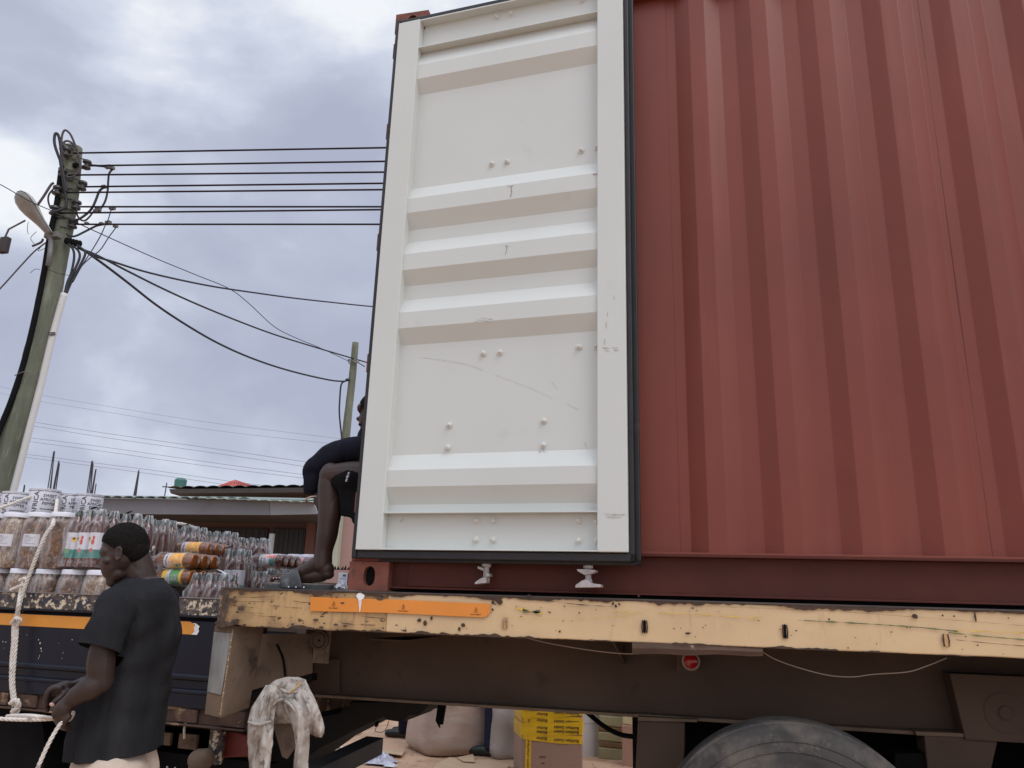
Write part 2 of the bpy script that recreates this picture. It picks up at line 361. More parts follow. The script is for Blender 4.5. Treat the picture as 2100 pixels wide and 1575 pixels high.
# ---- the open door, folded back against the side, white inside face outwards
DA, DBp = Vector((-1.405, 3.085, 0)), Vector((-.262, 2.995, 0))
du = (DBp-DA).normalized(); dn = Vector((du.y, -du.x, 0))   # dn points to the camera
DW = (DBp-DA).length
def onD(px, py, off=0): # -> (u, z) on the door plane
    p = atP(px, py, DA + dn*off, dn); return (p-DA).dot(du), p.z
DM = Matrix((( du.x, dn.x, 0, DA.x), (du.y, dn.y, 0, DA.y), (0, 0, 1, 0), (0, 0, 0, 1)))   # local: x=u, y=out, z
zd0 = onD(727, 1127)[1]; zd1 = onD(808, 50)[1]
ztop = max(zd1, onD(850, 46)[1])
def dmb(): q = MB(); q.M = DM; return q
su0 = .118; su1 = DW - .118; PR = 0.0; BK = -.052     # stile face, panel back plane
door = dmb().box(0, su0, -.055, PR, zd0, ztop).box(su1, DW, -.055, PR, zd0, ztop).build('door', M['white_door'], con, bevel=.003, label='open container door with white inside face')
# panel with ribs: list of (pixel y on the line x=1230, depth)
ys = [(61, -.046), (63, -.046), (91, -.046)]
prof = [(37, BK), (61, -.014), (91, -.014), (128.6, BK), (333, BK), (353, -.014), (384, -.014), (424, BK), (451, BK), (475, -.014), (510, -.014), (547, BK), (578, BK), (604, -.014), (639, -.014), (678, BK), (921, BK), (954, -.014), (991, -.014), (1031, BK), (1048, BK)]
pz = []
for y_, d_ in prof: pz.append((onD(1231, y_, d_)[1], d_))
pz[0] = (pz[0][0]+.0, BK)
mb = dmb(); nseg = 24
def pf(u, v):
    i = int(round(v*(len(pz)-1))); z, d = pz[i]; U = su0-.002 + (su1-su0+.004)*u
    e_ = min(1, min(u, 1-u)*nseg*1.0)
    return (U, d + .0014*mnoise.noise((U*3, z*2, 0)), z)
mb.grid(pf, nseg, len(pz)-1)
pan = mb.build('door_panel', M['white_door'], con)
# second part of the door skin keeps the door a three-level thing: everything else hangs on the door
pan.name = 'door_skin'; pan.parent = door; pan.matrix_parent_inverse = wm(door).inverted()
ztc = onD(1231, 20)[1]; zbc = onD(1231, 1047)[1]
dmb().box(su0, su1, BK-.003, -.004, ztc-.004, ztc).box(su0, su1, BK-.003, BK+.001, ztc, ztop-.004).box(su0, su1, BK-.003, -.004, ztop-.008, ztop-.001).build('top_rail', M['white_door'], door, bevel=.001)
dmb().box(su0, su1, BK-.003, -.004, zbc-.005, zbc).box(su0, su1, BK-.003, BK+.001, zd0, zbc-.005).box(su0, su1, BK, -.001, zd0+.001, zd0+.006).build('bottom_rail', M['white_door'], door, bevel=.001)
gk = dmb()
for (a, b, c, d) in ((-.016, DW+.022, zd0-.034, zd0-.002), (-.016, DW+.022, ztop+.002, ztop+.034)): gk.box(a, b, -.050, -.018, c, d)
gk.box(-.022, -.001, -.050, -.010, zd0-.034, ztop+.034); gk.box(DW+.002, DW+.022, -.050, -.018, zd0-.034, ztop+.034)
gk.box(-.018, DW+.040, -.066, -.052, zd0-.046, zd0-.020).box(DW+.018, DW+.040, -.066, -.052, zd0-.046, ztop+.04).box(-.03, -.012, -.066, -.052, zd0-.046, ztop+.04)
gk.build('door_gasket', M['rubber'], door, bevel=.004)
dmb().box(.0, DW, -.075, -.057, zd0-.018, ztop+.02).build('outer_skin', M['red'], door, bevel=.002)
dmb().box(.012, DW+.001, -.0575, -.0555, zd0-.006, ztop+.006).build('paint_edge', M['red'], door)
blt = [(1019, 37), (1049, 31), (1194, 3), (1009, 337), (1040, 332), (1192, 309), (1228, 303), (992, 725), (1026, 723), (1188, 712), (1223, 711), (922, 872), (1116, 863), (919, 918), (1115, 913),
       (978, 1069), (1013, 1068), (977, 1107), (1013, 1107), (1187, 1069), (1226, 1070), (1187, 1109), (1226, 1109)]
bm0 = MB(); bm0.lathe([(.0145, 0), (.0145, .002), (.0095, .003), (.0095, .011), (.0055, .012), (.005, .019), (.002, .0195)], 12, ax='Y'); bme = bm0.mesh('bolt'); bme.materials.append(mat('bolt_paint', (.60, .60, .56), .6, var=.15, vscale=80, bump=.2))
bme.set_sharp_from_angle(angle=R(30))
for px, py in blt:
    u_, z_ = onD(px, py, BK); o = link('bolt', bme, None, door)
    u_ = min(u_, su1-.012)
    o.matrix_parent_inverse = Matrix.Identity(4); o.matrix_basis = DM @ Matrix.Translation((u_, BK+.001, z_)) @ Matrix.Rotation(random.random()*3, 4, 'Y')
    o.matrix_parent_inverse = wm(door).inverted()
# triangular lugs left from the seal screws on the top rail
for px, py in ((1019, 61), (1049, 55), (1194, 24), (1225, 18)):
    u_, z_ = onD(px, py, BK); dmb().lathe([(.007, 0), (.001, .006)], 3, (u_, BK+.001, ztc+.008), ax='Y').build('seal_screw', M['white_door'], door)
# locking rods and their cams behind the door
for i, px in enumerate((999, 1207)):
    u_, z_ = onD(px, 1150, -.09)
    dmb().tube([(u_, -.095, zd0-.055), (u_, -.095, ztop+.02)], .014, 12).build('locking_rod', M['cam_steel'], door, auto=40)
    c = dmb(); zc = zd0-.05
    c.lathe([(.020, 0), (.020, -.010), (.012, -.016), (.012, -.05), (.016, -.055), (.016, -.07), (.006, -.074)], 14, (u_, -.085, zc+.004))
    if i == 0:
        c.prism([(u_-.030, -.10, zc-.016), (u_-.004, -.10, zc-.026), (u_-.004, -.10, zc-.014), (u_-.030, -.10, zc-.006)], (0, .04, 0))
        c.prism([(u_-.036, -.10, zc-.078), (u_+.012, -.10, zc-.072), (u_+.012, -.10, zc-.050), (u_-.010, -.10, zc-.054), (u_-.034, -.10, zc-.070)], (0, .05, 0))
        c.prism([(u_+.006, -.10, zc-.03), (u_+.022, -.10, zc-.036), (u_+.022, -.10, zc-.046), (u_+.006, -.10, zc-.050)], (0, .04, 0))
    else:
        c.prism([(u_-.040, -.10, zc-.012), (u_-.036, -.10, zc-.020), (u_-.008, -.10, zc-.034), (u_+.012, -.10, zc-.030), (u_+.036, -.10, zc-.022), (u_+.034, -.10, zc-.014), (u_+.008, -.10, zc-.012)], (0, .045, 0))
        c.prism([(u_-.044, -.10, zc-.082), (u_+.056, -.10, zc-.078), (u_+.056, -.10, zc-.068), (u_+.020, -.10, zc-.064), (u_+.006, -.10, zc-.052), (u_-.016, -.10, zc-.054), (u_-.042, -.10, zc-.072)], (0, .05, 0))
    c.build('lock_cam', M['cam_steel'], door, bevel=.002)
dmb().box(DW+.024, DW+.034, -.09, -.06, onD(1305, 515)[1], onD(1305, 480)[1]).build('door_tie_hook', M['red'], door, bevel=.003)
# scuffs and scratches on the paint: thin marks of their own shape
scr = mat('scuff_mark', (.43, .43, .40), .7, var=.3, vscale=60); scd = mat('dark_scuff', (.33, .29, .26), .7, var=.3, vscale=60)
def mark(pts, wd, mt, off, parent=door, nm='scratch'):
    P = [onD(a, b, off) for a, b in pts]; q = dmb(); P = curve([Vector((a, off+.0008, b)) for a, b in P], 6)
    V = []
    for i, p in enumerate(P):
        t = (P[min(i+1, len(P)-1)]-P[max(i-1, 0)]).normalized(); n_ = Vector((-t.z, 0, t.x)); ww = wd*(.35+.65*abs(mnoise.noise(p*40)))*(1 if 0 < i < len(P)-1 else .2)
        V += [p+n_*ww, p-n_*ww]
    q.add(V, [(2*i, 2*i+1, 2*i+3, 2*i+2) for i in range(len(P)-1)]); return q.build(nm, mt, parent)
mark([(860, 733), (910, 739), (960, 748), (993, 761)], .0011, scr, BK+.001)
mark([(1015, 769), (1060, 785), (1100, 801), (1135, 818)], .0009, scr, BK+.001)
mark([(1163, 827), (1175, 835), (1187, 839)], .0012, scr, BK+.001)
mark([(1131, 782), (1137, 790), (1142, 797)], .0014, scr, BK+.001)
mark([(1228, 718), (1225, 736), (1229, 752)], .0010, scd, BK+.002)
mark([(1048, 382), (1049, 392), (1047, 404)], .0032, scd, -.013); mark([(1040, 380), (1047, 382), (1053, 380)], .004, scr, -.013)
mark([(1038, 502), (1039, 512), (1036, 522)], .0026, scd, -.013); mark([(1036, 504), (1043, 505)], .005, scr, -.013)
for (a, b, c_) in ((978, 656, 14), (986, 652, 12), (993, 658, 14), (1000, 654, 10), (972, 659, 8)): mark([(a, b), (a+c_, b+1)], .0026, scr, -.013)
mark([(1216, 357), (1224, 357), (1231, 354)], .0045, scd, -.013)
for (a, b, c_, d_) in ((1236, 712, 14, 2), (1240, 718, 10, 1), (1256, 712, 12, 1), (1258, 717, 10, 1), (1246, 640, 0, 10), (1243, 660, 1, 14), (1240, 695, 0, 12), (1258, 606, 3, 8), (1240, 1054, 44, 1), (1244, 1060, 30, 0)):
    mark([(a, b), (a+c_/2, b+d_/2+1), (a+c_, b+d_)], .0035, scr, 0.0005)
for (a, b, c_, d_) in ((1105, 925, 12, 10), (1112, 920, 10, 14), (1106, 935, 6, -6), (1199, 908, 5, 9), (1224, 901, 6, 14), (820, 1070, 8, -7)):
    mark([(a, b), (a+c_/2, b+d_/2+1), (a+c_, b+d_)], .0018, scd, BK+.004)

# ------------------------------------------------------------------ flatbed trailer
TX0 = -2.02; TX1 = 9.5; BZ0, BZ1 = 1.297, 1.447; YB = 3.10
tr = thing('flatbed_trailer', 'yellow edged flatbed semi trailer carrying the red container', 'trailer', (2, 4.3, 0))
def rough_beam(x0, x1, y0, y1, z0, z1, n, amp):
    mb = MB()
    sec = lambda x: [(x, y0+amp*mnoise.noise((x*5, 0, 1)), z0+amp*2*mnoise.noise((x*9, 0, 2))*(1 if x < -1 else .4)), (x, y0+amp*mnoise.noise((x*5, 4, 1)), z1+amp*.5*mnoise.noise((x*11, 0, 5))), (x, y1, z1), (x, y1, z0)]
    V = []
    for i in range(n+1): V += sec(x0+(x1-x0)*i/n)
    F = [(4*i+k, 4*i+(k+1) % 4, 4*(i+1)+(k+1) % 4, 4*(i+1)+k) for i in range(n) for k in range(4)] + [(0, 1, 2, 3), (4*n+3, 4*n+2, 4*n+1, 4*n)]
    mb.add(V, F); return mb
rough_beam(-1.25, TX1, YB, YB+.09, BZ0, BZ1, 160, .003).build('side_beam', M['yellow'], tr, bevel=.004)
rough_beam(TX0, -1.251, YB, YB+.09, BZ0, BZ1, 40, .006).build('side_beam', M['yellow_worn'], tr, bevel=.004, label='scraped and rusty end of the yellow side beam')
MB().box(TX0-.004, TX0+.05, YB+.005, YB+2.5, BZ0-.01, BZ1).build('end_beam', M['dust'], tr, bevel=.004)
# ragged rust along the top and bottom arris, where the paint has chipped away
def ragged(x0, x1, z, hgt, up, n, y, nm='rust_chips'):
    mb = MB(); V = []
    for i in range(n+1):
        X = x0+(x1-x0)*i/n; h = hgt*max(.06, (mnoise.noise((X*9, z*30, 0))+.25)*1.1+.5*mnoise.noise((X*45, z, 2)))
        V += [(X, y, z), (X, y, z+(h if up else -h))]
    mb.add(V, [(2*i, 2*i+1, 2*i+3, 2*i+2) for i in range(n)]); return mb.build(nm, M['edge_rust'], tr)
ragged(-1.5, 4, BZ1+.001, .016, False, 900, YB-.005); ragged(-2.0, -1.45, BZ1+.001, .022, False, 120, YB-.009)
ragged(-2.0, -.6, BZ0-.002, .017, True, 300, YB-.009); ragged(-.6, .6, BZ0-.001, .010, True, 200, YB-.006); ragged(.6, 4, BZ0-.001, .004, True, 300, YB-.006)
# blotches
rngb = random.Random(3)
bl = MB(); bw = MB()
BC = [0]
def blotch(mb, x, z, rx, rz, y, n=14):
    sd_ = rngb.random()*50; BC[0] += 1; y -= .00005*(BC[0] % 40)
    V = [(x+rx*math.cos(2*math.pi*k/n)*(.65+.7*abs(mnoise.noise((k*.9, sd_, 0)))), y, z+rz*math.sin(2*math.pi*k/n)*(.65+.7*abs(mnoise.noise((k*.9, sd_, 5))))) for k in range(n)]
    mb.add(V, [tuple(range(n))])
for (px, py, rx, rz) in ((860, 1272, .012, .010), (872, 1278, .010, .012), (885, 1268, .007, .008), (950, 1282, .011, .009), (942, 1290, .006, .010), (1011, 1236, .008, .008), (1025, 1234, .016, .012), (1010, 1250, .006, .006), (992, 1262, .007, .012), (1257, 1238, .006, .008), (1263, 1243, .006, .008), (1270, 1239, .006, .004), (1128, 1256, .004, .005), (1188, 1257, .004, .004), (1144, 1224, .010, .004), (1420, 1247, .006, .003), (1411, 1298, .013, .003), (1700, 1270, .004, .005), (1876, 1264, .013, .011), (2000, 1266, .004, .022), (1148, 1295, .006, .005), (1410, 1300, .01, .003), (1195, 1228, .006, .006), (1310, 1222, .005, .005), (1085, 1222, .012, .006)):
    p = atY(px, py, YB-.005); blotch(bl, p.x, p.z, rx, rz, YB-.0058)
for i in range(70):
    X = rngb.uniform(-1.3, 1.8); blotch(bl, X, rngb.uniform(BZ0+.008, BZ1-.01), rngb.uniform(.0015, .005), rngb.uniform(.0015, .004), YB-.0057, 9)
tag(bl.build('rust_spots', M['edge_rust'], tr), kind='stuff')
for i in range(85):   # scabs crowd the left end and both edges
    t = rngb.random()**1.8; X = -2.0+t*.95; ed = rngb.random(); z_ = BZ0+.006+.025*rngb.random()**2 if ed < .4 else (BZ1-.006-.03*rngb.random()**2 if ed < .7 else rngb.uniform(BZ0+.01, BZ1-.01))
    if mnoise.noise((X*3.1, z_*9, 6)) < -.05 and t > .1: continue
    k_ = (1.6 if t < .12 else 1)*rngb.uniform(.25, 1.3)**1.3; blotch(bw, X, z_, .012*k_, .006*k_, YB-.0076-.0008*t, 11)
for i in range(16): blotch(bw, -2.012+.03*rngb.random(), BZ0+.15*i/16, .022*rngb.uniform(.6, 1.3), .012, YB-.0085, 12)
tag(bw.build('rust_scabs', mat('rust_scab', (.085, .055, .040), .85, var=.4, vscale=30, bump=.5, layers=[((.20, .13, .08), 40, .6, .06)]), tr), kind='stuff')
gs = mat('green_scrape', (.16, .17, .07), .7, var=.5, vscale=60, layers=[((.07, .09, .08), 60, .55, .05)]); ys_ = mat('yellow_scrape', (.62, .42, .08), .7, var=.3, vscale=60)
def scrape(pts, wd, mt, nm='scrape'):
    P = curve([atY(a, b, YB-.0061) for a, b in pts], 14); V = []
    for i, p in enumerate(P):
        ww = wd*max(.12, .5+1.0*mnoise.noise((p.x*30, p.z*5, 1))); V += [(p.x, YB-.0061, p.z+ww), (p.x, YB-.0061, p.z-ww)]
    MB().add(V, [(2*i, 2*i+1, 2*i+3, 2*i+2) for i in range(len(P)-1)]).build(nm, mt, tr)
scrape([(1637, 1272), (1720, 1276), (1820, 1282), (1900, 1288), (1965, 1295)], .0032, gs); scrape([(1945, 1297), (2000, 1303), (2100, 1312)], .0026, gs); scrape([(1960, 1293), (2020, 1295), (2100, 1298)], .0018, ys_)
scrape([(1352, 1256), (1440, 1260), (1520, 1266), (1550, 1267), (1572, 1261)], .0022, ys_); scrape([(1250, 1255), (1320, 1256)], .0016, ys_)
scrape([(1072, 1252), (1090, 1255), (1108, 1254)], .009, gs); scrape([(1055, 1247), (1075, 1250), (1112, 1259)], .006, ys_)
scrape([(1060, 1228), (1130, 1233), (1190, 1240), (1255, 1244)], .0016, M['edge_rust']); scrape([(1450, 1243), (1600, 1249), (1750, 1256), (2100, 1283)], .0006, M['edge_rust']); scrape([(1960, 1312), (2020, 1318), (2100, 1325)], .001, M['edge_rust'])
scrape([(1020, 1262), (1150, 1270), (1300, 1262)], .001, ys_)
for (a, b, c_, d_) in ((500, 1225, 560, 1222), (480, 1232, 540, 1234), (470, 1240, 520, 1246), (520, 1262, 600, 1266), (560, 1242, 620, 1247), (500, 1255, 540, 1258), (740, 1263, 790, 1268), (700, 1278, 770, 1282), (600, 1232, 635, 1236)):
    scrape([(a, b), ((a+c_)/2, (b+d_)/2+1), (c_, d_)], .0016, M['edge_rust'])
# lashing slots welded to the beam
for (px, py, hh, ww) in ((1322, 1285, .050, .012), (1610, 1295, .052, .010), (1940, 1313, .045, .011), (1036, 1278, .045, .010)):
    p = atY(px, py, YB-.004); ww *= .45; z0, z1 = p.z-hh*.5, p.z+hh*.5
    o = MB().prism([(p.x-ww, YB-.0062, z0+ww), (p.x, YB-.0062, z0), (p.x+ww, YB-.0062, z0+ww*1.4), (p.x+ww*.9, YB-.0062, z1-ww), (p.x+ww*.1, YB-.0062, z1), (p.x-ww*1.1, YB-.0062, z1-ww)], (0, .003, 0)).build('lashing_slot', M['dark'] if px < 1900 and px != 1036 else M['yellow_worn'], tr)
    for sx_ in (-1, 1): MB().tube([(p.x+sx_*ww*1.5, YB-.006, z0+.002), (p.x+sx_*ww*1.9, YB-.007, (z0+z1)/2), (p.x+sx_*ww*1.4, YB-.006, z1-.002)], .0024, 6).build('weld_bead', M['edge_rust'] if px != 1036 else M['yellow_worn'], tr, smooth=True)
# orange reflective strip with its small printed marks
def px_strip(parent, y_, pts, name, mt, thick=.0012):
    P = [atY(a, b, y_) for a, b in pts]
    return MB().prism([(p.x, y_, p.z) for p in P], (0, thick, 0)).build(name, mt, parent)
px_strip(tr, YB-.0085, [(637, 1224), (820, 1230), (1004, 1238), (1006, 1256), (995, 1266), (940, 1264), (800, 1257), (636, 1253)], 'reflective_tape', M['orange'])
tp = [o for o in tr.children if o.name.startswith('reflective_tape')][0]
def text_mesh(s, size, name='lettering', thick=0.0, align='CENTER', bold=0):
    cu = bpy.data.curves.new('t', 'FONT'); cu.body = s; cu.size = size; cu.align_x = align; cu.align_y = 'CENTER'; cu.extrude = thick; cu.offset = bold
    cu.resolution_u = 2
    o = bpy.data.objects.new('t', cu); COL.objects.link(o); dg = bpy.context.evaluated_depsgraph_get(); dg.update()
    me = bpy.data.meshes.new_from_object(o.evaluated_get(dg)); bpy.data.objects.remove(o); bpy.data.curves.remove(cu); me.name = name; me.materials.clear()
    return me
tme = text_mesh('DAYA-AMKO', .0072, bold=.0002)
for (px, py) in ((684, 1243), (827, 1249), (976, 1256)):
    p = atY(px, py, YB-.0095); o = link('printed_mark', tme.copy(), M['mark_ink'], tp); 
    o.matrix_parent_inverse = wm(tp).inverted(); o.matrix_basis = Matrix.Translation((p.x, YB-.0095, p.z-.008)) @ Matrix.Rotation(R(90), 4, 'X')
    q = MB(); q.tube([(p.x+.0065*math.cos(a), YB-.0095, p.z+.006+.0065*math.sin(a)) for a in [2*math.pi*k/14 for k in range(15)]], .0007, 4)
    q.box(p.x-.001, p.x+.001, YB-.0097, YB-.0087, p.z+.002, p.z+.010).prism([(p.x-.003, YB-.0097, p.z+.013), (p.x+.003, YB-.0097, p.z+.013), (p.x, YB-.0097, p.z+.021)], (0, .001, 0)); q.build('printed_mark', M['mark_ink'], tp)
# white paint splash dribbling over the tape
wp = mat('white_splash', (.72, .72, .72), .6, var=.2, vscale=40)
q = MB(); p = atY(739, 1224, YB-.011)
for (dx, dz, rx, rz) in ((0, 0, .022, .015), (-.010, .003, .010, .010), (.011, .003, .010, .009), (0, -.010, .010, .013)): blotch(q, p.x+dx, p.z+dz, rx, rz, YB-.0108)
q.prism([(p.x-.006, YB-.011, p.z-.018), (p.x+.007, YB-.011, p.z-.018), (p.x+.004, YB-.011, p.z-.058), (p.x+.001, YB-.011, p.z-.060)], (0, .001, 0))
q.build('paint_splash', wp, tr)
MB().box(TX0+.0, TX1, YB-.006, YB+2.5, BZ1+.0005, BZ1+.0075).build('deck_plate', M['deck'], tr, bevel=.001)
# I-beam: web, flanges, stiffeners
YWb = 3.72; zf = .968
MB().box(-1.92, TX1, YWb, YWb+.012, zf+.012, BZ0+.05).build('beam_web', M['web'], tr)
MB().box(-1.84, -.30, YWb-.075, YWb+.085, zf, zf+.012).box(-.30, TX1, YWb-.075, YWb+.085, zf-.0, zf+.014).build('bottom_flange', M['dust'], tr, bevel=.002)
MB().box(-1.9, TX1, YB+.09, YWb+.085, BZ0+.055, BZ0+.067).build('deck_underside', M['dark'], tr)
MB().box(-1.84, TX1, YWb+1.2, YWb+1.21, zf+.012, BZ0+.05).box(-1.84, TX1, YWb+1.12, YWb+1.28, zf, zf+.012).build('far_beam', M['web'], tr)
MB().box(-1.92, TX1, YWb+.09, YB+2.48, BZ0+.055, BZ0+.067).build('deck_underside', M['dark'], tr)
# crossmember stubs under the deck
for X in (-.35, 2.3, 3.6):
    MB().prism([(X, YB+.09, BZ0+.05), (X, YWb, BZ0+.05), (X, YWb, BZ0-.12), (X, YB+.10, BZ0+.0)], (.008, 0, 0)).build('crossmember', M['web'], tr)
p0 = atY(830, 1302, 3.5)
MB().prism([atY(757, 1313, 3.45), atY(833, 1317, 3.45), atY(905, 1308, 3.6), atY(830, 1309, 3.6)], (0, 0, .008)).build('winch_bracket', M['web'], tr)
# end post with its bright worn face
pa, pb = atY(432, 1465, YB+.02), atY(444, 1288, YB+.02)
q = MB(); q.hexa([(-2.035, YB+.015, .94), (-1.955, YB+.015, .93), (-1.915, YB+.16, .955), (-2.035, YB+.16, .96), (-2.04, YB+.015, 1.295), (-1.945, YB+.015, 1.295), (-1.885, YB+.16, 1.30), (-2.04, YB+.16, 1.30)]); q.build('end_post', M['dust'], tr, bevel=.004)
sv = mat('bare_worn_metal', (.30, .31, .31), .42, metal=.45, var=.35, vscale=7, stretch=(2.0, 1, .5), layers=[((.16, .11, .08), 7, .56, .14, (1, 1, .6), .85)])
MB().prism([(-2.033, YB+.014, 1.03), (-1.966, YB+.014, 1.02), (-1.953, YB+.014, 1.265), (-2.037, YB+.014, 1.268)], (0, -.002, 0)).build('worn_patch', sv, tr)
ragp = MB(); 
for i in range(26):
    z = .95+.34*i/26; blotch(ragp, -1.958+.011*(z-.95)/.34, z, .004+.003*rngb.random(), .009, YB+.0125, 8)
tag(ragp.build('rust_spots', mat('pale_rust', (.36, .25, .15), .8, var=.5, vscale=60), tr), kind='stuff')
# inner tail panels behind the post
MB().prism([atY(512, 1300, 3.45), atY(640, 1300, 3.45), atY(640, 1380, 3.45), atY(575, 1398, 3.45), atY(508, 1418, 3.45)], (0, .01, 0)).build('tail_gusset', M['dust'], tr, label='dusty tail gusset plate')
MB().prism([atY(508, 1420, 3.46), atY(640, 1382, 3.46), atY(640, 1396, 3.46), atY(508, 1436, 3.46)], (0, .05, 0)).build('tail_angle', M['dark'], tr)
MB().prism([atY(642, 1352, 3.70), atY(697, 1352, 3.70), atY(697, 1424, 3.70), atY(642, 1424, 3.70)], (0, -.006, 0)).build('cover_plate', M['web'], tr, bevel=.002)
hose = curve([atY(568, 1322, 3.43), atY(580, 1350, 3.42), atY(585, 1385, 3.43), atY(590, 1420, 3.46)], 8)
MB().tube(hose, .006, 8).build('air_hose', M['dark'], tr, smooth=True)
MB().tube(curve([atY(642, 1345, 3.55), atY(642, 1375, 3.5), atY(632, 1400, 3.5), atY(615, 1420, 3.5)], 8), .005, 8).build('air_hose', M['dark'], tr, smooth=True)
# unlit marker lamp and red reflector, each on its plate
p = atY(655, 1318, 3.30)
lm = MB().box(p.x-.028, p.x+.048, 3.305, 3.311, p.z-.085, p.z+.085).build('lamp_bracket', M['dust'], tr, bevel=.001)
lamp = MB().lathe([(.042, .0), (.042, -.018), (.037, -.022), (.033, -.020), (.030, -.010), (.028, -.019), (.004, -.022)], 28, (p.x+.002, 3.305, p.z+.012), ax='Y').build('marker_lamp', M['web'], tr, auto=35)
MB().lathe([(.005, 0), (.005, -.004)], 8, (p.x+.006, 3.284, p.z+.010), ax='Y').build('screw', M['dark'], lamp)
p = atY(1417, 1356, 3.66)
MB().box(p.x-.062, p.x+.025, 3.668, 3.674, p.z-.045, p.z+.035).build('reflector_bracket', M['web'], tr, bevel=.001)
rf = MB().lathe([(.039, 0), (.039, -.012), (.034, -.014), (.034, -.010)], 28, (p.x, 3.667, p.z), ax='Y').build('reflector', mat('old_chrome', (.30, .25, .22), .5, metal=.3, var=.3, vscale=40), tr, auto=35)
rl = mat('red_reflector', (.36, .012, .015), .25, var=.2, vscale=30, coat=.6, layers=[((.45, .20, .16), 70, .66, .04)])
MB().lathe([(.031, 0), (.030, -.005), (.001, -.009)], 28, (p.x, 3.657, p.z), ax='Y').build('lens', rl, rf, smooth=True)
# bent steel scab under the beam
q = MB(); V = []
for i in range(31):
    t = i/30; X = atY(1298, 1322, YB+.03).x*(1-t) + atY(1563, 1330, YB+.03).x*t; s_ = 1-.35*t
    zt = BZ0+.001; zb = BZ0-(.042-.014*t)+.005*mnoise.noise((X*9, 0, 0)); V += [(X, YB-.002+.012*t, zt), (X, YB-.006, (zt+zb)/2), (X, YB+.0, zb), (X, YB+.06, zb), (X, YB+.06, zt)]
q.add(V, [(5*i+k, 5*i+(k+1) % 5, 5*(i+1)+(k+1) % 5, 5*(i+1)+k) for i in range(30) for k in range(5)] + [(0, 1, 2, 3, 4), (154, 153, 152, 151, 150)])
q.build('bent_scab_plate', mat('scab', (.085, .048, .030), .8, var=.35, vscale=20, stretch=(.3, 1, 1), bump=.4, layers=[((.25, .17, .12), 20, .64, .05)]), tr)
# loose thin wires under the deck
for P in ([(1062, 1303), (1130, 1320), (1230, 1336), (1300, 1341), (1345, 1336)], [(1560, 1334), (1590, 1352), (1640, 1370), (1700, 1385), (1750, 1388), (1790, 1383), (1860, 1378), (1900, 1366), (1942, 1349)]):
    MB().tube(curve([atY(a, b, YB+.12) for a, b in P], 8), .0022, 6).build('loose_wire', M['wire'], tr, smooth=True)
# right hand bracket with round boss, and the spring hangers
a_ = atY(1940, 1395, 3.66); b_ = atY(2100, 1395, 3.66)
MB().prism([(a_.x, 3.60, atY(1937, 1380, 3.6).z), (a_.x+.03, 3.60, zf), (3.2, 3.60, zf), (3.2, 3.60, atY(1937, 1380, 3.6).z)], (0, .11, 0)).build('bogie_bracket', M['web'], tr, bevel=.004)
p = atY(2062, 1462, 3.6)
MB().lathe([(.075, 0), (.075, -.003), (.070, -.004)], 30, (p.x, 3.60, p.z), ax='Y').build('pivot_boss', M['web'], tr)
MB().lathe([(.026, 0), (.026, -.010), (.02, -.013)], 20, (p.x, 3.60, p.z), ax='Y').build('pivot_pin', M['web'], tr)
MB().prism([atY(1895, 1506, 3.62), atY(2048, 1512, 3.62), atY(2028, 1600, 3.62), atY(2020, 1700, 3.62), atY(1915, 1700, 3.62), atY(1905, 1600, 3.62)], (0, .14, 0)).build('spring_hanger', M['web'], tr, bevel=.004)
MB().prism([atY(1877, 1500, 3.61), atY(2062, 1508, 3.61), atY(2060, 1514, 3.61), atY(1880, 1508, 3.61)], (0, .15, 0)).build('hanger_plate', M['dust'], tr)
MB().prism([atY(1835, 1545, 3.64), atY(1905, 1545, 3.64), atY(1905, 1640, 3.64), atY(1835, 1640, 3.64)], (0, .2, 0)).build('spring_pack', M['dark'], tr)
MB().prism([atY(1308, 1476, 3.62), atY(1404, 1480, 3.62), atY(1404, 1542, 3.62), atY(1392, 1640, 3.62), atY(1300, 1640, 3.62)], (0, .16, 0)).build('spring_hanger', M['web'], tr, bevel=.004)
MB().prism([atY(1308, 1470, 3.60), atY(1430, 1476, 3.60), atY(1430, 1481, 3.60), atY(1308, 1478, 3.60)], (0, .15, 0)).build('hanger_plate', M['dust'], tr)
MB().tube(curve([atY(1180, 1440, 4.2), atY(1205, 1462, 4.2), atY(1240, 1490, 4.2), atY(1275, 1507, 4.2), atY(1320, 1512, 4.2)], 8), .012, 8).build('brake_hose', M['dark'], tr, smooth=True)
MB().prism([atY(898, 1443, 4.3), atY(914, 1443, 4.3), atY(907, 1486, 4.3), atY(900, 1487, 4.3), atY(901, 1493, 4.3), atY(893, 1478, 4.3)], (0, .02, 0)).build('hanging_strap', M['dark'], tr)
# tail underframe, dark, seen below the flange on the left
MB().prism([atY(500, 1438, 4.4), atY(878, 1440, 4.4), atY(876, 1450, 4.4), atY(862, 1463, 4.4), atY(856, 1467, 4.4), atY(838, 1466, 4.4), atY(826, 1481, 4.4), atY(808, 1479, 4.4), atY(790, 1476, 4.4), atY(788, 1470, 4.4), atY(755, 1484, 4.4), atY(700, 1512, 4.4), atY(655, 1535, 4.4), atY(600, 1575, 4.4), atY(560, 1640, 4.4), atY(470, 1640, 4.4)], (0, .5, 0)).build('tail_underframe', mat('underframe', (.014, .013, .014), .75, var=.3, vscale=3), tr, bevel=.006)
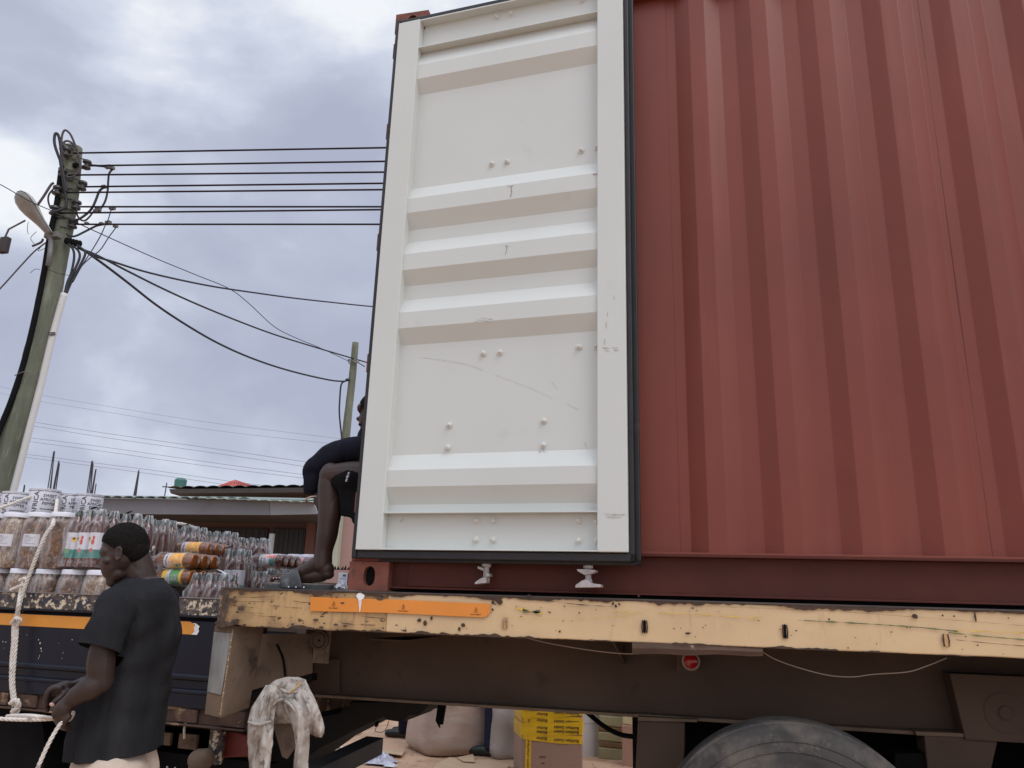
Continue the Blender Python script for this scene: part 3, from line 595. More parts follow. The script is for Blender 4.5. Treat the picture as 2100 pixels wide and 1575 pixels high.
# underrun bar
a, b = atY(768, 1528, 4.1), atY(600, 1610, 3.4)
d = (a-b).normalized(); s_ = d.cross(Vector((0, 0, 1))).normalized()*.05; up = Vector((0, 0, .040))
aa, bb = a+d*0, b-d*.5
MB().hexa([bb-s_-up, bb+s_-up, aa+s_-up, aa-s_-up, bb-s_+up, bb+s_+up, aa+s_+up, aa-s_+up]).build('underrun_bar', mat('bar_grey', (.035, .036, .038), .5, var=.3, vscale=10), tr, bevel=.004)
# cable dangling by the tail
MB().tube(curve([atY(776, 1470, 4.6), atY(772, 1490, 4.6), atY(770, 1500, 4.6), atY(785, 1501, 4.6), atY(793, 1492, 4.6), atY(797, 1478, 4.6)], 8), .002, 5).build('dangling_cable', M['dark'], tr, smooth=True)
MB().prism([atY(770, 1480, 4.6), atY(777, 1478, 4.6), atY(774, 1490, 4.6), atY(768, 1491, 4.6)], (0, .01, 0)).build('cable_plug', M['dark'], tr)

# wheels
def wheel(cx, y0, parent, name='wheel'):
    Rw = .515; cz = Rw+.012
    prof = [(.30, .26), (.44, .27), (.475, .262), (.492, .24)]
    pr = [(.255, .03), (.30, .010), (.345, .006), (.40, .000), (.448, .006), (.474, .016), (.492, .026), (.500, .034), (.505, .045)]
    for yy in (.075, .078, .115, .118, .155, .158, .195, .198): pass
    tread = []
    for gy in (.075, .115, .155, .195): tread += [(.5135, gy-.006), (.503, gy-.004), (.503, gy+.004), (.5135, gy+.006)]
    back = [(.505, .225), (.49, .245), (.45, .262), (.30, .262)]
    mb = MB().lathe([(r, y0+h) for r, h in pr] + [(r, y0+h) for r, h in [(.512, .05)]+tread+back], 96, (cx, 0, cz), ax='Y', cap=False)
    t = mb.build(name, M['tyre'], parent, auto=30)
    for rr in (.418, .452): MB().tube([(cx+rr*math.cos(a), y0+(.001 if rr < .43 else .006), cz+rr*math.sin(a)) for a in [2*math.pi*k/72 for k in range(73)]], .0025, 5, cap=False).build('tyre_bead_ring', M['tyre'], t, smooth=True)
    MB().lathe([(.26, y0+.02), (.262, y0+.035), (.235, y0+.05), (.20, y0+.11), (.11, y0+.13), (.10, y0+.04), (.02, y0+.03)], 40, (cx, 0, cz), ax='Y', cap=False).build('rim', M['dust'], t, auto=35)
    for k in range(10):
        a = 2*math.pi*k/10; MB().lathe([(.016, y0+.085), (.016, y0+.12)], 6, (cx+.165*math.cos(a), 0, cz+.165*math.sin(a)), ax='Y').build('wheel_nut', M['dark'], t)
    return t
MB().box(-.34, 4.2, 4.02, 4.10, .30, .96).build('bogie_dark_panel', M['dark'], tr)  # dark box added to black out the bright ground behind the wheels
for cx in (.30, 1.62, 2.94): wheel(cx, 3.17, tr)
for cx in (.30, 1.62, 2.94): wheel(cx, 5.05, tr)
for cx in (.30, 1.62, 2.94): MB().tube([(cx, 3.35, .527), (cx, 5.1, .527)], .06, 14).build('axle', M['dark'], tr, smooth=True)

# ------------------------------------------------------------------ blue flatbed truck with dropside, load bay full of groceries
TA = Vector((-1.95, 3.45, 0)); tx = Vector((.9952, -.098, 0)).normalized(); ty = Vector((.098, .9952, 0)).normalized()
TM = Matrix(((tx.x, ty.x, 0, TA.x), (tx.y, ty.y, 0, TA.y), (0, 0, 1, 0), (0, 0, 0, 1)))
def onT(px, py, d=0): p = atP(px, py, TA+ty*d, ty); q = p-TA; return q.dot(tx), p.z
def TZ(px, py, z): p = atZ(px, py, z); q = p-TA; return q.dot(tx), q.dot(ty)
def tmb(): q = MB(); q.M = TM; return q
M['blue'] = mat('truck_blue', (.0028, .0050, .0145), .36, var=.3, vscale=2.5, bump=.05, bscale=60, spec=.3, layers=[((.010, .010, .012), 2.5, .58, .2, (1, 1, 1), .7), ((.55, .50, .40), 48, .735, .012, (1, 1, 1), .95), ((.5, .45, .35), 15, .775, .012, (1, 1, .4), .9)])
M['flaked'] = mat('flaked_paint', (.085, .065, .055), .7, var=.3, vscale=20, bump=.6, bscale=40, layers=[((.012, .018, .035), 24, .52, .02, (1, 1, 1), 1, .45), ((.60, .51, .38), 42, .545, .03, (.8, 1, 1), .95), ((.05, .035, .03), 55, .57, .03, (1, 1, 1), .9)])
M['truck_rust'] = mat('truck_rust', (.070, .038, .026), .85, var=.35, vscale=9, bump=.5, bscale=50, layers=[((.27, .18, .105), 11, .555, .06, (.6, 1, 1), .9), ((.020, .018, .018), 8, .60, .06), ((.5, .43, .3), 60, .68, .03)])
tk = thing('dropside_truck', 'dark blue flatbed truck with orange stripe and flaking top rail, loaded with jars and bottles', 'truck', TM @ Vector((-3, 1.2, 0)), math.atan2(tx.y, tx.x))
TL, TRt = -7.0, -.10
def bar(z0, z1, y0, y1, name, mt, bev=.003, x0=TL, x1=TRt, par=None, **k): return tmb().box(x0, x1, y0, y1, z0, z1).build(name, mt, par or tk, bevel=bev, **k)
bar(1.322, 1.400, -.008, .05, 'top_rail', M['flaked'])
bar(1.4002, 1.406, -.012, .055, 'rail_cap', mat('rail_cap', (.17, .145, .14), .5, var=.2, vscale=12), .002)
bar(1.296, 1.3215, .012, .045, 'rail_groove', M['dark'])
bar(1.312, 1.322, -.014, .02, 'rail_bead', M['blue'], .004)
bar(1.05, 1.296, .004, .040, 'side_board', M['blue'])
tmb().tube([(TL, .010, 1.040), (TRt, .010, 1.040)], .017, 14).build('side_ridge', M['blue'], tk, auto=40)
bar(.985, 1.026, .010, .040, 'side_board', M['blue'])
tmb().tube([(TL, .006, .975), (TRt, .006, .975)], .013, 12).build('side_ridge', M['blue'], tk, auto=40)
bar(.905, .964, .000, .045, 'lower_board', M['blue'])
bar(.835, .904, .02, .10, 'side_sill', M['truck_rust'])
bar(.826, .8345, -.004, .10, 'sill_flange', M['truck_rust'])
for i, xx in enumerate((-1.62, -1.42, -.92, -.42, -.2)):
    bar(.84, .90, .004, .018, 'sill_block', M['truck_rust'], x0=xx-.045-.02*(i % 2), x1=xx+.05, bev=.004)
# orange stripe: two pieces with torn end
def tstrip(x0, x1, z0, z1, n, torn, name, mt, y=.0022, par=tk):
    V = []
    for i in range(n+1):
        t = i/n; V += [(x0+(x1-x0)*t, y, z0), (x0+(x1-x0)*t, y, z1)]
    mb = tmb().add(V, [(2*i, 2*i+1, 2*i+3, 2*i+2) for i in range(n)]); return mb.build(name, mt, par)
M['orange2'] = mat('old_orange_tape', (.62, .25, .030), .45, var=.08, vscale=5, layers=[((.08, .05, .03), 60, .725, .02), ((.45, .16, .02), 3, .6, .1)])
xe = onT(386, 1300)[0]
tstrip(TL, xe, 1.233, 1.292, 30, 0, 'orange_stripe', M['orange2'])
e0 = onT(380, 1300)[0]
tmb().prism([(xe, .0015, 1.233), (xe+.05, .0015, 1.233), (xe+.06, .0015, 1.25), (xe+.054, .0015, 1.262), (xe+.060, .0015, 1.272), (xe+.035, .0015, 1.285), (xe, .0015, 1.286)], (0, .001, 0)).build('torn_tape_backing', wp, tk)
tmb().prism([(xe-.001, .0003, 1.2335), (xe+.018, .0003, 1.2335), (xe+.034, .0003, 1.25), (xe+.026, .0003, 1.262), (xe+.032, .0003, 1.28), (xe-.001, .0003, 1.2915)], (0, .001, 0)).build('orange_stripe', M['orange2'], tk)
# chipped marks on the board
q = tmb(); rc = random.Random(5)
def tblob(mb, px, py, rx, rz, y=.0018):
    a, b = onT(px, py, y); sd_ = rc.random()*40; n = 8
    mb.add([(a+rx*math.cos(2*math.pi*k/n)*(.6+.8*abs(mnoise.noise((k, sd_, 0)))), y, b+rz*math.sin(2*math.pi*k/n)*(.6+.8*abs(mnoise.noise((k, sd_, 5))))) for k in range(n)], [tuple(range(n))])
for (a, b, rx, rz) in ((79, 1312, .004, .006), (82, 1319, .006, .007), (84, 1330, .006, .006), (85, 1335, .004, .004), (81, 1345, .002, .008), (79, 1350, .002, .008), (55, 1302, .003, .003), (6, 1316, .005, .004), (12, 1317, .004, .005), (129, 1339, .002, .007), (120, 1319, .003, .002), (148, 1312, .003, .003), (127, 1350, .002, .004), (63, 1366, .006, .004), (30, 1250, .01, .004), (46, 1254, .006, .002)): tblob(q, a, b, rx, rz)
tag(q.build('paint_chips', mat('cream_primer', (.55, .48, .36), .7, var=.2, vscale=60), tk), kind='stuff')
bar(1.19, 1.21, .055, 2.30, 'load_floor', M['dark'])
bar(.835, 1.40, 2.32, 2.36, 'far_side_board', M['blue'])
bar(.84, 1.19, .10, .14, 'load_floor_edge', M['dark'])
bar(.52, .82, .55, .75, 'chassis_rail', M['dark'], x1=TRt-1.1); bar(.52, .82, 1.65, 1.85, 'chassis_rail', M['dark'], x1=TRt-1.9)
bar(.80, .84, .1, 2.3, 'underbody', M['dark'], x0=TL, x1=TRt-.05)
bar(.18, .80, .30, .34, 'underside_dark_panel', M['dark'], x0=-6.5, x1=-.95)  # dark panel added to keep the space under the truck black
bar(.25, .62, .40, .46, 'tail_dark_panel', M['dark'], x0=-1.2, x1=-.2)  # second added dark panel, hides the light ground below the tail
tmb().box(TRt-.06, TRt, .0, 2.36, .84, 1.19).build('tail_frame', M['truck_rust'], tk, bevel=.004)
tmb().box(TRt-.05, TRt, .02, .10, .84, 1.40).build('tail_post', M['truck_rust'], tk, bevel=.004)
for xx in (-1.9, -3.2, -5.9):
    for yy in (.12, 2.0):
        tmb().lathe([(.28, yy), (.45, yy), (.5, yy+.03), (.5, yy+.25), (.45, yy+.28), (.28, yy+.28)], 40, (xx, 0, .5), ax='Y').lathe([(.27, yy+.04), (.1, yy+.06), (.1, yy+.2)], 24, (xx, 0, .5), ax='Y').build('wheel', M['dark'], tk, auto=35)
a, b = onT(345, 1515, .30); tmb().box(a-.12, a+.02, .29, .31, b-.03, b+.03).build('brown_bracket', M['dust'], tk, bevel=.002)
a, b = onT(375, 1518, .30); tmb().box(a-.01, a+.10, .28, .30, b-.035, b+.035).build('brown_bracket', M['dust'], tk, bevel=.002)
p = [onT(382, 1480, .02), onT(378, 1495, .02), onT(378, 1515, .02)]
tmb().tube([(p[0][0], .02, p[0][1]), (p[1][0], .02, p[1][1]), (p[2][0], .02, p[2][1])], .006, 8).build('lashing_rod', mat('chipped_white', (.45, .42, .34), .7, var=.4, vscale=40), tk, smooth=True)
a, b = onT(440, 1520, .1); tmb().lathe([(.035, -.14), (.04, .16)], 16, (a, .12, b+.04)).build('tail_leg', M['flaked'], tk, auto=40)
a, b = onT(408, 1560, .02); tmb().ell((a, .03, b), (.062, .05, .05)).ell((a+.03, .03, b+.015), (.035, .045, .04)).build('tow_hitch', M['dust'], tk, smooth=True)
a, b = onT(470, 1535, .15); tmb().prism([(a-.07, .16, b-.05), (a+.10, .16, b-.03), (a+.12, .16, b+.055), (a-.02, .16, b+.085), (a-.06, .16, b+.07)], (0, .12, 0)).build('tail_light_box', mat('faded_red', (.16, .028, .02), .5, var=.3, vscale=10), tk, bevel=.01, label='red tail light housing under the truck tail')
for (px, py) in ((343, 1573), (359, 1575), (389, 1575)):
    a, b = onT(px, py, .2); tmb().ell((a, .2, b), .005).build('bright_bolt', wp, tk)

# ---- load -------------------------------------------------------------
def film_mat(name, lo, hi, sc_=22, tint=(.80, .80, .84), st=(1, 1, .22), neck=False):
    m = bpy.data.materials.new(name); m.use_nodes = True; t = m.node_tree; t.nodes.clear(); N = t.nodes.new; Lk = t.links.new
    o = N('ShaderNodeOutputMaterial'); tr_ = N('ShaderNodeBsdfTransparent'); pb = N('ShaderNodeBsdfPrincipled'); pb.inputs['Base Color'].default_value = (*tint, 1); pb.inputs['Roughness'].default_value = .22; pb.inputs['Specular IOR Level'].default_value = .7
    tc = N('ShaderNodeTexCoord'); mp = N('ShaderNodeMapping'); mp.inputs['Scale'].default_value = st; n = N('ShaderNodeTexNoise'); n.inputs['Scale'].default_value = sc_; n.inputs['Detail'].default_value = 6; n.inputs['Roughness'].default_value = .6; n.inputs['Distortion'].default_value = 1.2
    Lk(tc.outputs['Object'], mp.inputs[0]); Lk(mp.outputs[0], n.inputs[0])
    mr = N('ShaderNodeMapRange'); mr.inputs[1].default_value = .46; mr.inputs[2].default_value = .68; mr.inputs[3].default_value = lo; mr.inputs[4].default_value = hi; Lk(n.outputs[0], mr.inputs[0])
    bp = N('ShaderNodeBump'); bp.inputs['Strength'].default_value = .6; bp.inputs['Distance'].default_value = .004; Lk(n.outputs[0], bp.inputs['Height']); Lk(bp.outputs[0], pb.inputs['Normal'])
    lw = N('ShaderNodeLayerWeight'); lw.inputs[0].default_value = .25; ad = N('ShaderNodeMath'); ad.operation = 'MULTIPLY_ADD'; ad.inputs[1].default_value = .35; ad.use_clamp = True; Lk(lw.outputs['Facing'], ad.inputs[0]); Lk(mr.outputs[0], ad.inputs[2])
    if neck:
        sx = N('ShaderNodeSeparateXYZ'); Lk(tc.outputs['Object'], sx.inputs[0]); nr = N('ShaderNodeMapRange'); nr.inputs[1].default_value = .17; nr.inputs[2].default_value = .30; nr.inputs[3].default_value = .42; nr.inputs[4].default_value = .95; Lk(sx.outputs[2], nr.inputs[0])
        ml = N('ShaderNodeMath'); ml.operation = 'MULTIPLY'; ml.use_clamp = True; Lk(ad.outputs[0], ml.inputs[0]); Lk(nr.outputs[0], ml.inputs[1]); ad = ml
    mx = N('ShaderNodeMixShader'); Lk(ad.outputs[0], mx.inputs[0]); Lk(tr_.outputs[0], mx.inputs[1]); Lk(pb.outputs[0], mx.inputs[2]); Lk(mx.outputs[0], o.inputs[0]); return m
M['film'] = film_mat('shrink_film', .02, .62, 34, tint=(.78, .79, .80), neck=True)
M['film_jar'] = film_mat('jar_film', .02, .42, 24, tint=(.76, .76, .78))
M['lid'] = mat('white_lid', (.70, .71, .78), .35, var=.04)
M['paper'] = mat('label_paper', (.62, .62, .68), .5, var=.03)
M['juice_red'] = mat('red_juice', (.085, .022, .012), .12, var=.25, vscale=12, coat=.6)
M['juice_amber'] = mat('amber_juice', (.20, .060, .012), .12, var=.3, vscale=12, coat=.6)
M['cap'] = mat('bottle_cap', (.030, .042, .037), .45, var=.3, vscale=30)
M['green_l'] = mat('label_green', (.10, .30, .10), .45, var=.1); M['teal_l'] = mat('label_teal', (.03, .20, .17), .45, var=.1); M['orange_l'] = mat('label_orange', (.80, .37, .05), .4, var=.15, vscale=30, layers=[((.85, .55, .2), 22, .52, .08)])
M['yellow_l'] = mat('label_yellow', (.78, .50, .03), .4, var=.05); M['red_l'] = mat('label_red', (.55, .05, .03), .4, var=.1, vscale=40); M['grey_l'] = mat('label_grey_print', (.30, .30, .33), .6); M['pink_l'] = mat('label_fruit', (.75, .45, .42), .45, var=.2, vscale=40, layers=[((.62, .10, .06), 40, .55, .05)])
M['snack'] = mat('crisp_snack', (.16, .075, .034), .35, var=.45, vscale=55, bump=1.0, bscale=55, bdist=.006, coat=.35, layers=[((.32, .19, .11), 60, .58, .06, (1, 1, 1), .85), ((.045, .020, .014), 44, .53, .05, (1, 1, 1), .9), ((.50, .42, .38), 16, .58, .12, (1, 1, .4), .5)])
M['snack2'] = mat('noodle_snack', (.20, .12, .07), .35, var=.3, vscale=50, bump=1.0, bscale=60, bdist=.006, coat=.35, stretch=(1, 1, 1.8), layers=[((.46, .34, .22), 55, .54, .05, (2, 2, 1), .8), ((.13, .06, .035), 40, .62, .05)])
def wrap(me, r, th0, z0, rot=0, eps=.0008):
    bm = bmesh.new(); bm.from_mesh(me); bmesh.ops.subdivide_edges(bm, edges=[e_ for e_ in bm.edges if e_.calc_length() > .02], cuts=2); bm.to_mesh(me); bm.free()
    c_, s_ = math.cos(rot), math.sin(rot)
    for v in me.vertices:
        x, y = v.co.x*c_-v.co.y*s_, v.co.x*s_+v.co.y*c_; a = th0 + x/r
        v.co = ((r+eps)*math.cos(a), (r+eps)*math.sin(a), z0+y)
    return me
def ringband(r, z0, z1, a0=0, a1=2*math.pi, n=32):
    mb = MB(); mb.grid(lambda u, v: (r*math.cos(a0+(a1-a0)*u), r*math.sin(a0+(a1-a0)*u), z0+(z1-z0)*v), n, 1); return mb
FRONT = -math.pi/2
# --- bottle kinds (1 litre PET), drawn upright with the label front at -Y
def fluted(mb, prof, n=28):
    return mb.lathe(prof, n)
bprof = [(.026, 0), (.036, .003), (.0405, .012), (.0405, .030), (.0385, .036), (.0405, .042), (.0405, .19), (.039, .205), (.033, .235), (.024, .262), (.0165, .282), (.0140, .288), (.0140, .292)]
def make_bottle(kind, parent, x=0, y=0, label_face=FRONT, show_label=True):
    j = {'apple': M['juice_red'], 'orange': M['juice_amber'], 'multi': M['juice_red'], 'mango': M['juice_amber'], 'plain': M['juice_red']}[kind]
    o = MB().lathe(bprof, 28).build('bottle', j, None, smooth=True, world=False)
    o.parent = parent; o.location = (x, y, 0); o.rotation_euler = (0, 0, label_face-FRONT)
    def sub(mb, nm, mt, **k):
        c = mb.build(nm, mt, None, **k) if isinstance(mb, MB) else link(nm, mb, mt)
        c.parent = o; return c
    MB().lathe([(.0195, .262), (.0192, .300), (.0180, .308), (.010, .309)], 20).build('cap', M['cap'], None, auto=40).parent = o
    if not show_label: return o
    r = .0412
    if kind in ('apple',):
        sub(ringband(r, .095, .185), 'label', M['paper'], smooth=True); sub(ringband(r+.0004, .050, .0948), 'label_foot', M['teal_l'], smooth=True)
        sub(ringband(r+.0008, .075, .098, FRONT-.95, FRONT+.1), 'label_foot', M['green_l'], smooth=True)
        q = MB(); 
        for k in range(14):
            a = 2*math.pi*k/14; 
        q.add([((r+.001)*math.cos(FRONT+.42+.26*math.cos(a)), (r+.001)*math.sin(FRONT+.42+.26*math.cos(a)), .150+.013*math.sin(a)*(1.15 if math.sin(a) < 0 else 1)) for a in [2*math.pi*k/16 for k in range(16)]], [tuple(range(16))])
        sub(q, 'bulb_emblem', M['yellow_l']); sub(wrap(text_mesh('+', .030, bold=.001), r, FRONT+.42, .151, eps=.0014), 'lettering', M['ink'])
        q = MB()
        for (ta, tz, ra, rz) in ((1.05, .135, .20, .015), (1.12, .158, .16, .010), (1.0, .09, .2, .012)): q.add([((r+.001)*math.cos(FRONT+ta+ra*math.cos(a)), (r+.001)*math.sin(FRONT+ta+ra*math.cos(a)), tz+rz*math.sin(a)) for a in [2*math.pi*k/12 for k in range(12)]], [tuple(range(12))])
        sub(q, 'fruit_print', M['red_l']); 
        q = MB()
        for k in range(9): q.grid(lambda u, v, k=k: ((r+.0012)*math.cos(FRONT-1.1+.75*u*(.6+.4*((k*7) % 5)/5)), (r+.0012)*math.sin(FRONT-1.1+.75*u*(.6+.4*((k*7) % 5)/5)), .178-k*.0085-.0022*v), 6, 1)
        for k in range(8): q.grid(lambda u, v, k=k: ((r+.0012)*math.cos(FRONT-.2+.4*u), (r+.0012)*math.sin(FRONT-.2+.4*u), .16-k*.0095-.0018*v), 4, 1)
        tag(sub(q, 'small_print', M['grey_l']), kind='stuff')
    elif kind in ('orange', 'multi'):
        sub(ringband(r, .155, .185), 'label', M['paper'], smooth=True); sub(ringband(r+.0002, .062, .155), 'label_body', M['orange_l'] if kind == 'orange' else M['pink_l'], smooth=True)
        sub(wrap(text_mesh('hohes C', .023, bold=.0004), r, FRONT, .170), 'lettering', M['ink'])
        if kind == 'multi':
            sub(ringband(r+.0006, .110, .154, FRONT-.9, FRONT+.15), 'label', M['paper'], smooth=True); sub(wrap(text_mesh('PLUS', .020, bold=.0004), r, FRONT-.35, .142), 'lettering', M['ink'])
            sub(ringband(r+.0006, .065, .109, FRONT-1.2, FRONT+.1), 'label_foot', M['teal_l'], smooth=True)
        else:
            q = MB(); q.tube([((r+.001)*math.cos(FRONT+.1+.45*math.cos(a)), (r+.001)*math.sin(FRONT+.1+.45*math.cos(a)), .135+.017*math.sin(a)) for a in [2*math.pi*k/24 for k in range(25)]], .0012, 4); sub(q, 'orange_slice_print', M['paper'])
            q = MB()
            for (ta, tz, ra, rz) in ((-.7, .125, .35, .006), (-.95, .10, .25, .010), (-.8, .08, .2, .008)): q.add([((r+.001)*math.cos(FRONT+ta+ra*math.cos(a)), (r+.001)*math.sin(FRONT+ta+ra*math.cos(a)), tz+rz*math.sin(a)) for a in [2*math.pi*k/12 for k in range(12)]], [tuple(range(12))])
            sub(q, 'leaf_print', M['teal_l'])
    elif kind == 'mango':
        sub(ringband(r, .155, .185), 'label', M['yellow_l'], smooth=True); sub(ringband(r+.0002, .135, .155), 'label_band', M['paper'], smooth=True); sub(ringband(r+.0002, .075, .134), 'label_body', M['green_l'], smooth=True); sub(ringband(r+.0002, .055, .074), 'label', M['yellow_l'], smooth=True)
        sub(wrap(text_mesh('hohes C', .012, bold=.0002), r, FRONT, .145), 'lettering', M['ink'])
        q = MB()
        for k in range(5): q.grid(lambda u, v, k=k: ((r+.0012)*math.cos(FRONT-.5+1.0*u), (r+.0012)*math.sin(FRONT-.5+1.0*u), .125-k*.0095-.0018*v), 8, 1)
        tag(sub(q, 'small_print', M['paper']), kind='stuff')
    return o
SP = .0835
def film_mesh(nx, ny, seed=0, low=0):
    cx = [(i-(nx-1)/2)*SP for i in range(nx)]; cy = [(j-(ny-1)/2)*SP for j in range(ny)]
    hw, hd = nx*SP/2+.002, ny*SP/2+.002; H = .3125
    def h(x, y):
        b = 0
        for a in cx:
            for c in cy:
                d = math.hypot(x-a, y-c); k = H if d < .0205 else H - .062*(1-math.exp(-(d-.0205)/.012)) - .9*(d-.0205)
                b = max(b, k)
        return b
    G = 13; NX, NY = nx*G, ny*G; V, F = [], []
    def P(i, j):
        x = -hw+2*hw*i/NX; y = -hd+2*hd*j/NY; z = h(x, y)
        return x, y, z
    idx = {}
    for j in range(NY+1):
        for i in range(NX+1):
            x, y, z = P(i, j); sh = 1 if 0 < i < NX and 0 < j < NY else 1.0
            # the sleeve narrows towards the necks: pull the rim inwards where it is high
            if i in (0, NX) or j in (0, NY): z = min(z, .215)
            n_ = mnoise.noise((x*28+seed, y*28, 1))*.004
            idx[i, j] = len(V); V.append((x, y, z+n_))
    F += [(idx[i, j], idx[i+1, j], idx[i+1, j+1], idx[i, j+1]) for j in range(NY) for i in range(NX)]
    rim = [(i, 0) for i in range(NX)] + [(NX, j) for j in range(NY)] + [(i, NY) for i in range(NX, 0, -1)] + [(0, j) for j in range(NY, 0, -1)]
    prev = [idx[r_] for r_ in rim]
    for lv, zz in enumerate((.17, .12, .07, .03, .004)):
        cur = []
        for k, (i, j) in enumerate(rim):
            x, y, _ = P(i, j); w_ = .0022*mnoise.noise((x*60+seed, y*60, zz*8)); L_ = math.hypot(x, y); cur.append(len(V)); V.append((x*(1+w_/L_), y*(1+w_/L_), zz + (.003*mnoise.noise((x*20, y*20, 7)) if lv < 4 else 0)))
        n = len(rim); F += [(prev[k], cur[k], cur[(k+1) % n], prev[(k+1) % n]) for k in range(n)]; prev = cur
    mb = MB(); mb.add(V, F); return mb
protos = {}
def make_pack(kind, nx=3, ny=2, labels=True, handle=None):
    root = thing('bottle_pack', '', 'bottle pack')
    for j in range(ny):
        for i in range(nx):
            x, y = (i-(nx-1)/2)*SP, (j-(ny-1)/2)*SP
            if j == 0 or kind in ('orange', 'multi', 'mango'):
                make_bottle(kind, root, x, y, FRONT + (rc.uniform(-.25, .25) if kind != 'apple' else (.35 if i == 0 else -.75)), labels)
            else: make_bottle('plain', root, x, y, 0, False)
    f = film_mesh(nx, ny, rc.random()*9).build('film', M['film'], None, smooth=True); f.parent = root
    if handle:
        hb = MB(); c = Vector((0, 0, .30)); L_ = SP*1.0
        P = curve([(-L_*.9, 0, .300), (-L_*.45, -.004, .322), (0, -.006, .332), (L_*.45, -.004, .322), (L_*.9, 0, .300)], 6)
        V = []
        for p in P: V += [(p.x, p.y-.012, p.z), (p.x, p.y+.012, p.z)]
        hb.add(V, [(2*i, 2*i+1, 2*i+3, 2*i+2) for i in range(len(P)-1)]); hb.build('carry_handle', M['cap'] if handle == 'green' else M['lid'], None, smooth=True).parent = root
    return root
used = set()
def pack(kind, nx, ny, labels, handle):
    k = (kind, nx, ny, labels, handle)
    if k not in protos: protos[k] = make_pack(*k)
    if k in used: return copy_tree(protos[k])
    used.add(k); return protos[k]
trz = math.atan2(tx.y, tx.x)
def put(root, px, py, ztop, h, rz=0, label=None, group=None, d=None, lying=None):
    if d is None: x, d_ = TZ(px, py, ztop)
    else: x, _ = onT(px, py, d); d_ = d
    p = TM @ Vector((x, d_, ztop-h))
    if lying:   # lying: pack tipped over, caps to the left (-x), bottoms to the right
        root.matrix_world = Matrix.Translation(p) @ Matrix.Rotation(trz+rz, 4, 'Z') @ Matrix.Rotation(-math.pi/2, 4, 'Y') @ Matrix.Rotation(lying, 4, 'Z')
    else: root.matrix_world = Matrix.Translation(p) @ Matrix.Rotation(trz+rz, 4, 'Z')
    if label: root['label'] = label
    if group: root['group'] = group
    return root, p
cart_m = mat('carton_brown', (.16, .11, .08), .8, var=.15, vscale=6)
def carton(x0, x1, d0, d1, z1, label, z0=1.211):
    o = tmb().box(x0, x1, d0, d1, z0, z1).build('carton', cart_m, None, bevel=.003); tag(o, label, 'carton'); return o
GB = 'shrink wrapped packs of juice bottles on the truck'
def rzv(px): # turn a pack so that its long side faces along the truck
    return 0
put(pack('apple', 3, 2, True, 'green'), 184, 1140, 1.852, .312, -.03, 'juice bottle pack with white and green labels between the snack jars and the man\'s head', GB, d=.13)
put(pack('apple', 3, 2, True, 'green'), 272, 1056, 1.852, .312, .0, 'juice bottle pack right behind the head of the man in the black shirt', GB)
put(pack('plain', 3, 2, False, None), 322, 1066, 1.852, .312, .2, 'upright brown bottle pack just right of the man\'s head, in the top row', GB)
put(pack('plain', 3, 2, False, 'green'), 388, 1081, 1.852, .312, .1, 'upright bottle pack under the end of the rope, in the top row', GB)
put(pack('plain', 3, 2, False, None), 455, 1091, 1.852, .312, .0, 'farther bottle pack with three dark caps in the top row, right of the rope end', GB)
put(pack('plain', 3, 2, False, None), 522, 1104, 1.852, .312, .3, 'farthest bottle pack with pale caps beside the veranda post', GB)
put(pack('apple', 3, 2, True, 'green'), 478, 1127, 1.70, .312, .1, 'bottle pack with green carry handle above the end of the yellow beam', GB)
put(pack('plain', 3, 2, False, 'white'), 444, 1176, 1.53, .312, .05, 'bottle pack with white carry handle standing right behind the truck rail', GB)
put(pack('plain', 3, 2, False, None), 530, 1172, 1.60, .312, .2, 'low bottle pack under the lying red juice, left of the sandal', GB)
put(pack('plain', 3, 2, False, None), 586, 1168, 1.60, .312, .2, 'low bottle pack behind the toes of the seated person', GB)
# lying packs: tipped over, caps to the left, bottoms to the right
def lying(kind, px, zc, dd, rz, label, ny=3):
    r_ = pack(kind, 1, ny, True, None)
    x, _ = onT(px, 1150, dd); p = TM @ Vector((x, dd, zc))
    r_.matrix_world = Matrix.Translation(p) @ Matrix.Rotation(trz+rz, 4, 'Z') @ Matrix.Rotation(-math.pi/2, 4, 'Y')
    r_['label'] = label; r_['group'] = GB; return r_
lying('mango', 424, 1.510, .42, .0, 'lying juice pack with yellow and green labels, beside the neck of the standing man')
lying('orange', 424, 1.597, .42, .03, 'lying juice pack with orange labels on top of the yellow and green one')
lying('orange', 447, 1.690, .85, .12, 'lying orange juice pack partly hidden behind the other orange one')
lying('multi', 600, 1.660, 1.50, .05, 'lying red juice pack with fruit label above the sandal')
lying('multi', 648, 1.660, 1.80, .05, 'lying red juice pack just behind the shin of the seated person', 2)
# supports under the upper tiers
carton(-1.50, -1.02, .24, .60, 1.463, 'brown carton under the lying juice packs')
carton(-1.55, -1.0, .70, 1.05, 1.640, 'brown carton behind the lying orange juice')
carton(-2.45, -1.65, .28, .95, 1.538, 'brown carton hidden behind the standing man\'s head')
carton(-1.75, -.55, 1.10, 1.75, 1.385, 'brown carton under the middle bottle packs')
carton(-1.95, -1.0, 1.78, 2.28, 1.538, 'brown carton under the far bottle packs')
carton(-.95, -.15, 1.78, 2.28, 1.46, 'brown carton under the jars near the trailer tail')
carton(-.50, -.12, .95, 1.75, 1.287, 'brown carton beside the trailer tail')
carton(-3.9, -1.75, .30, .95, 1.538, 'long brown carton behind the row of snack jars')

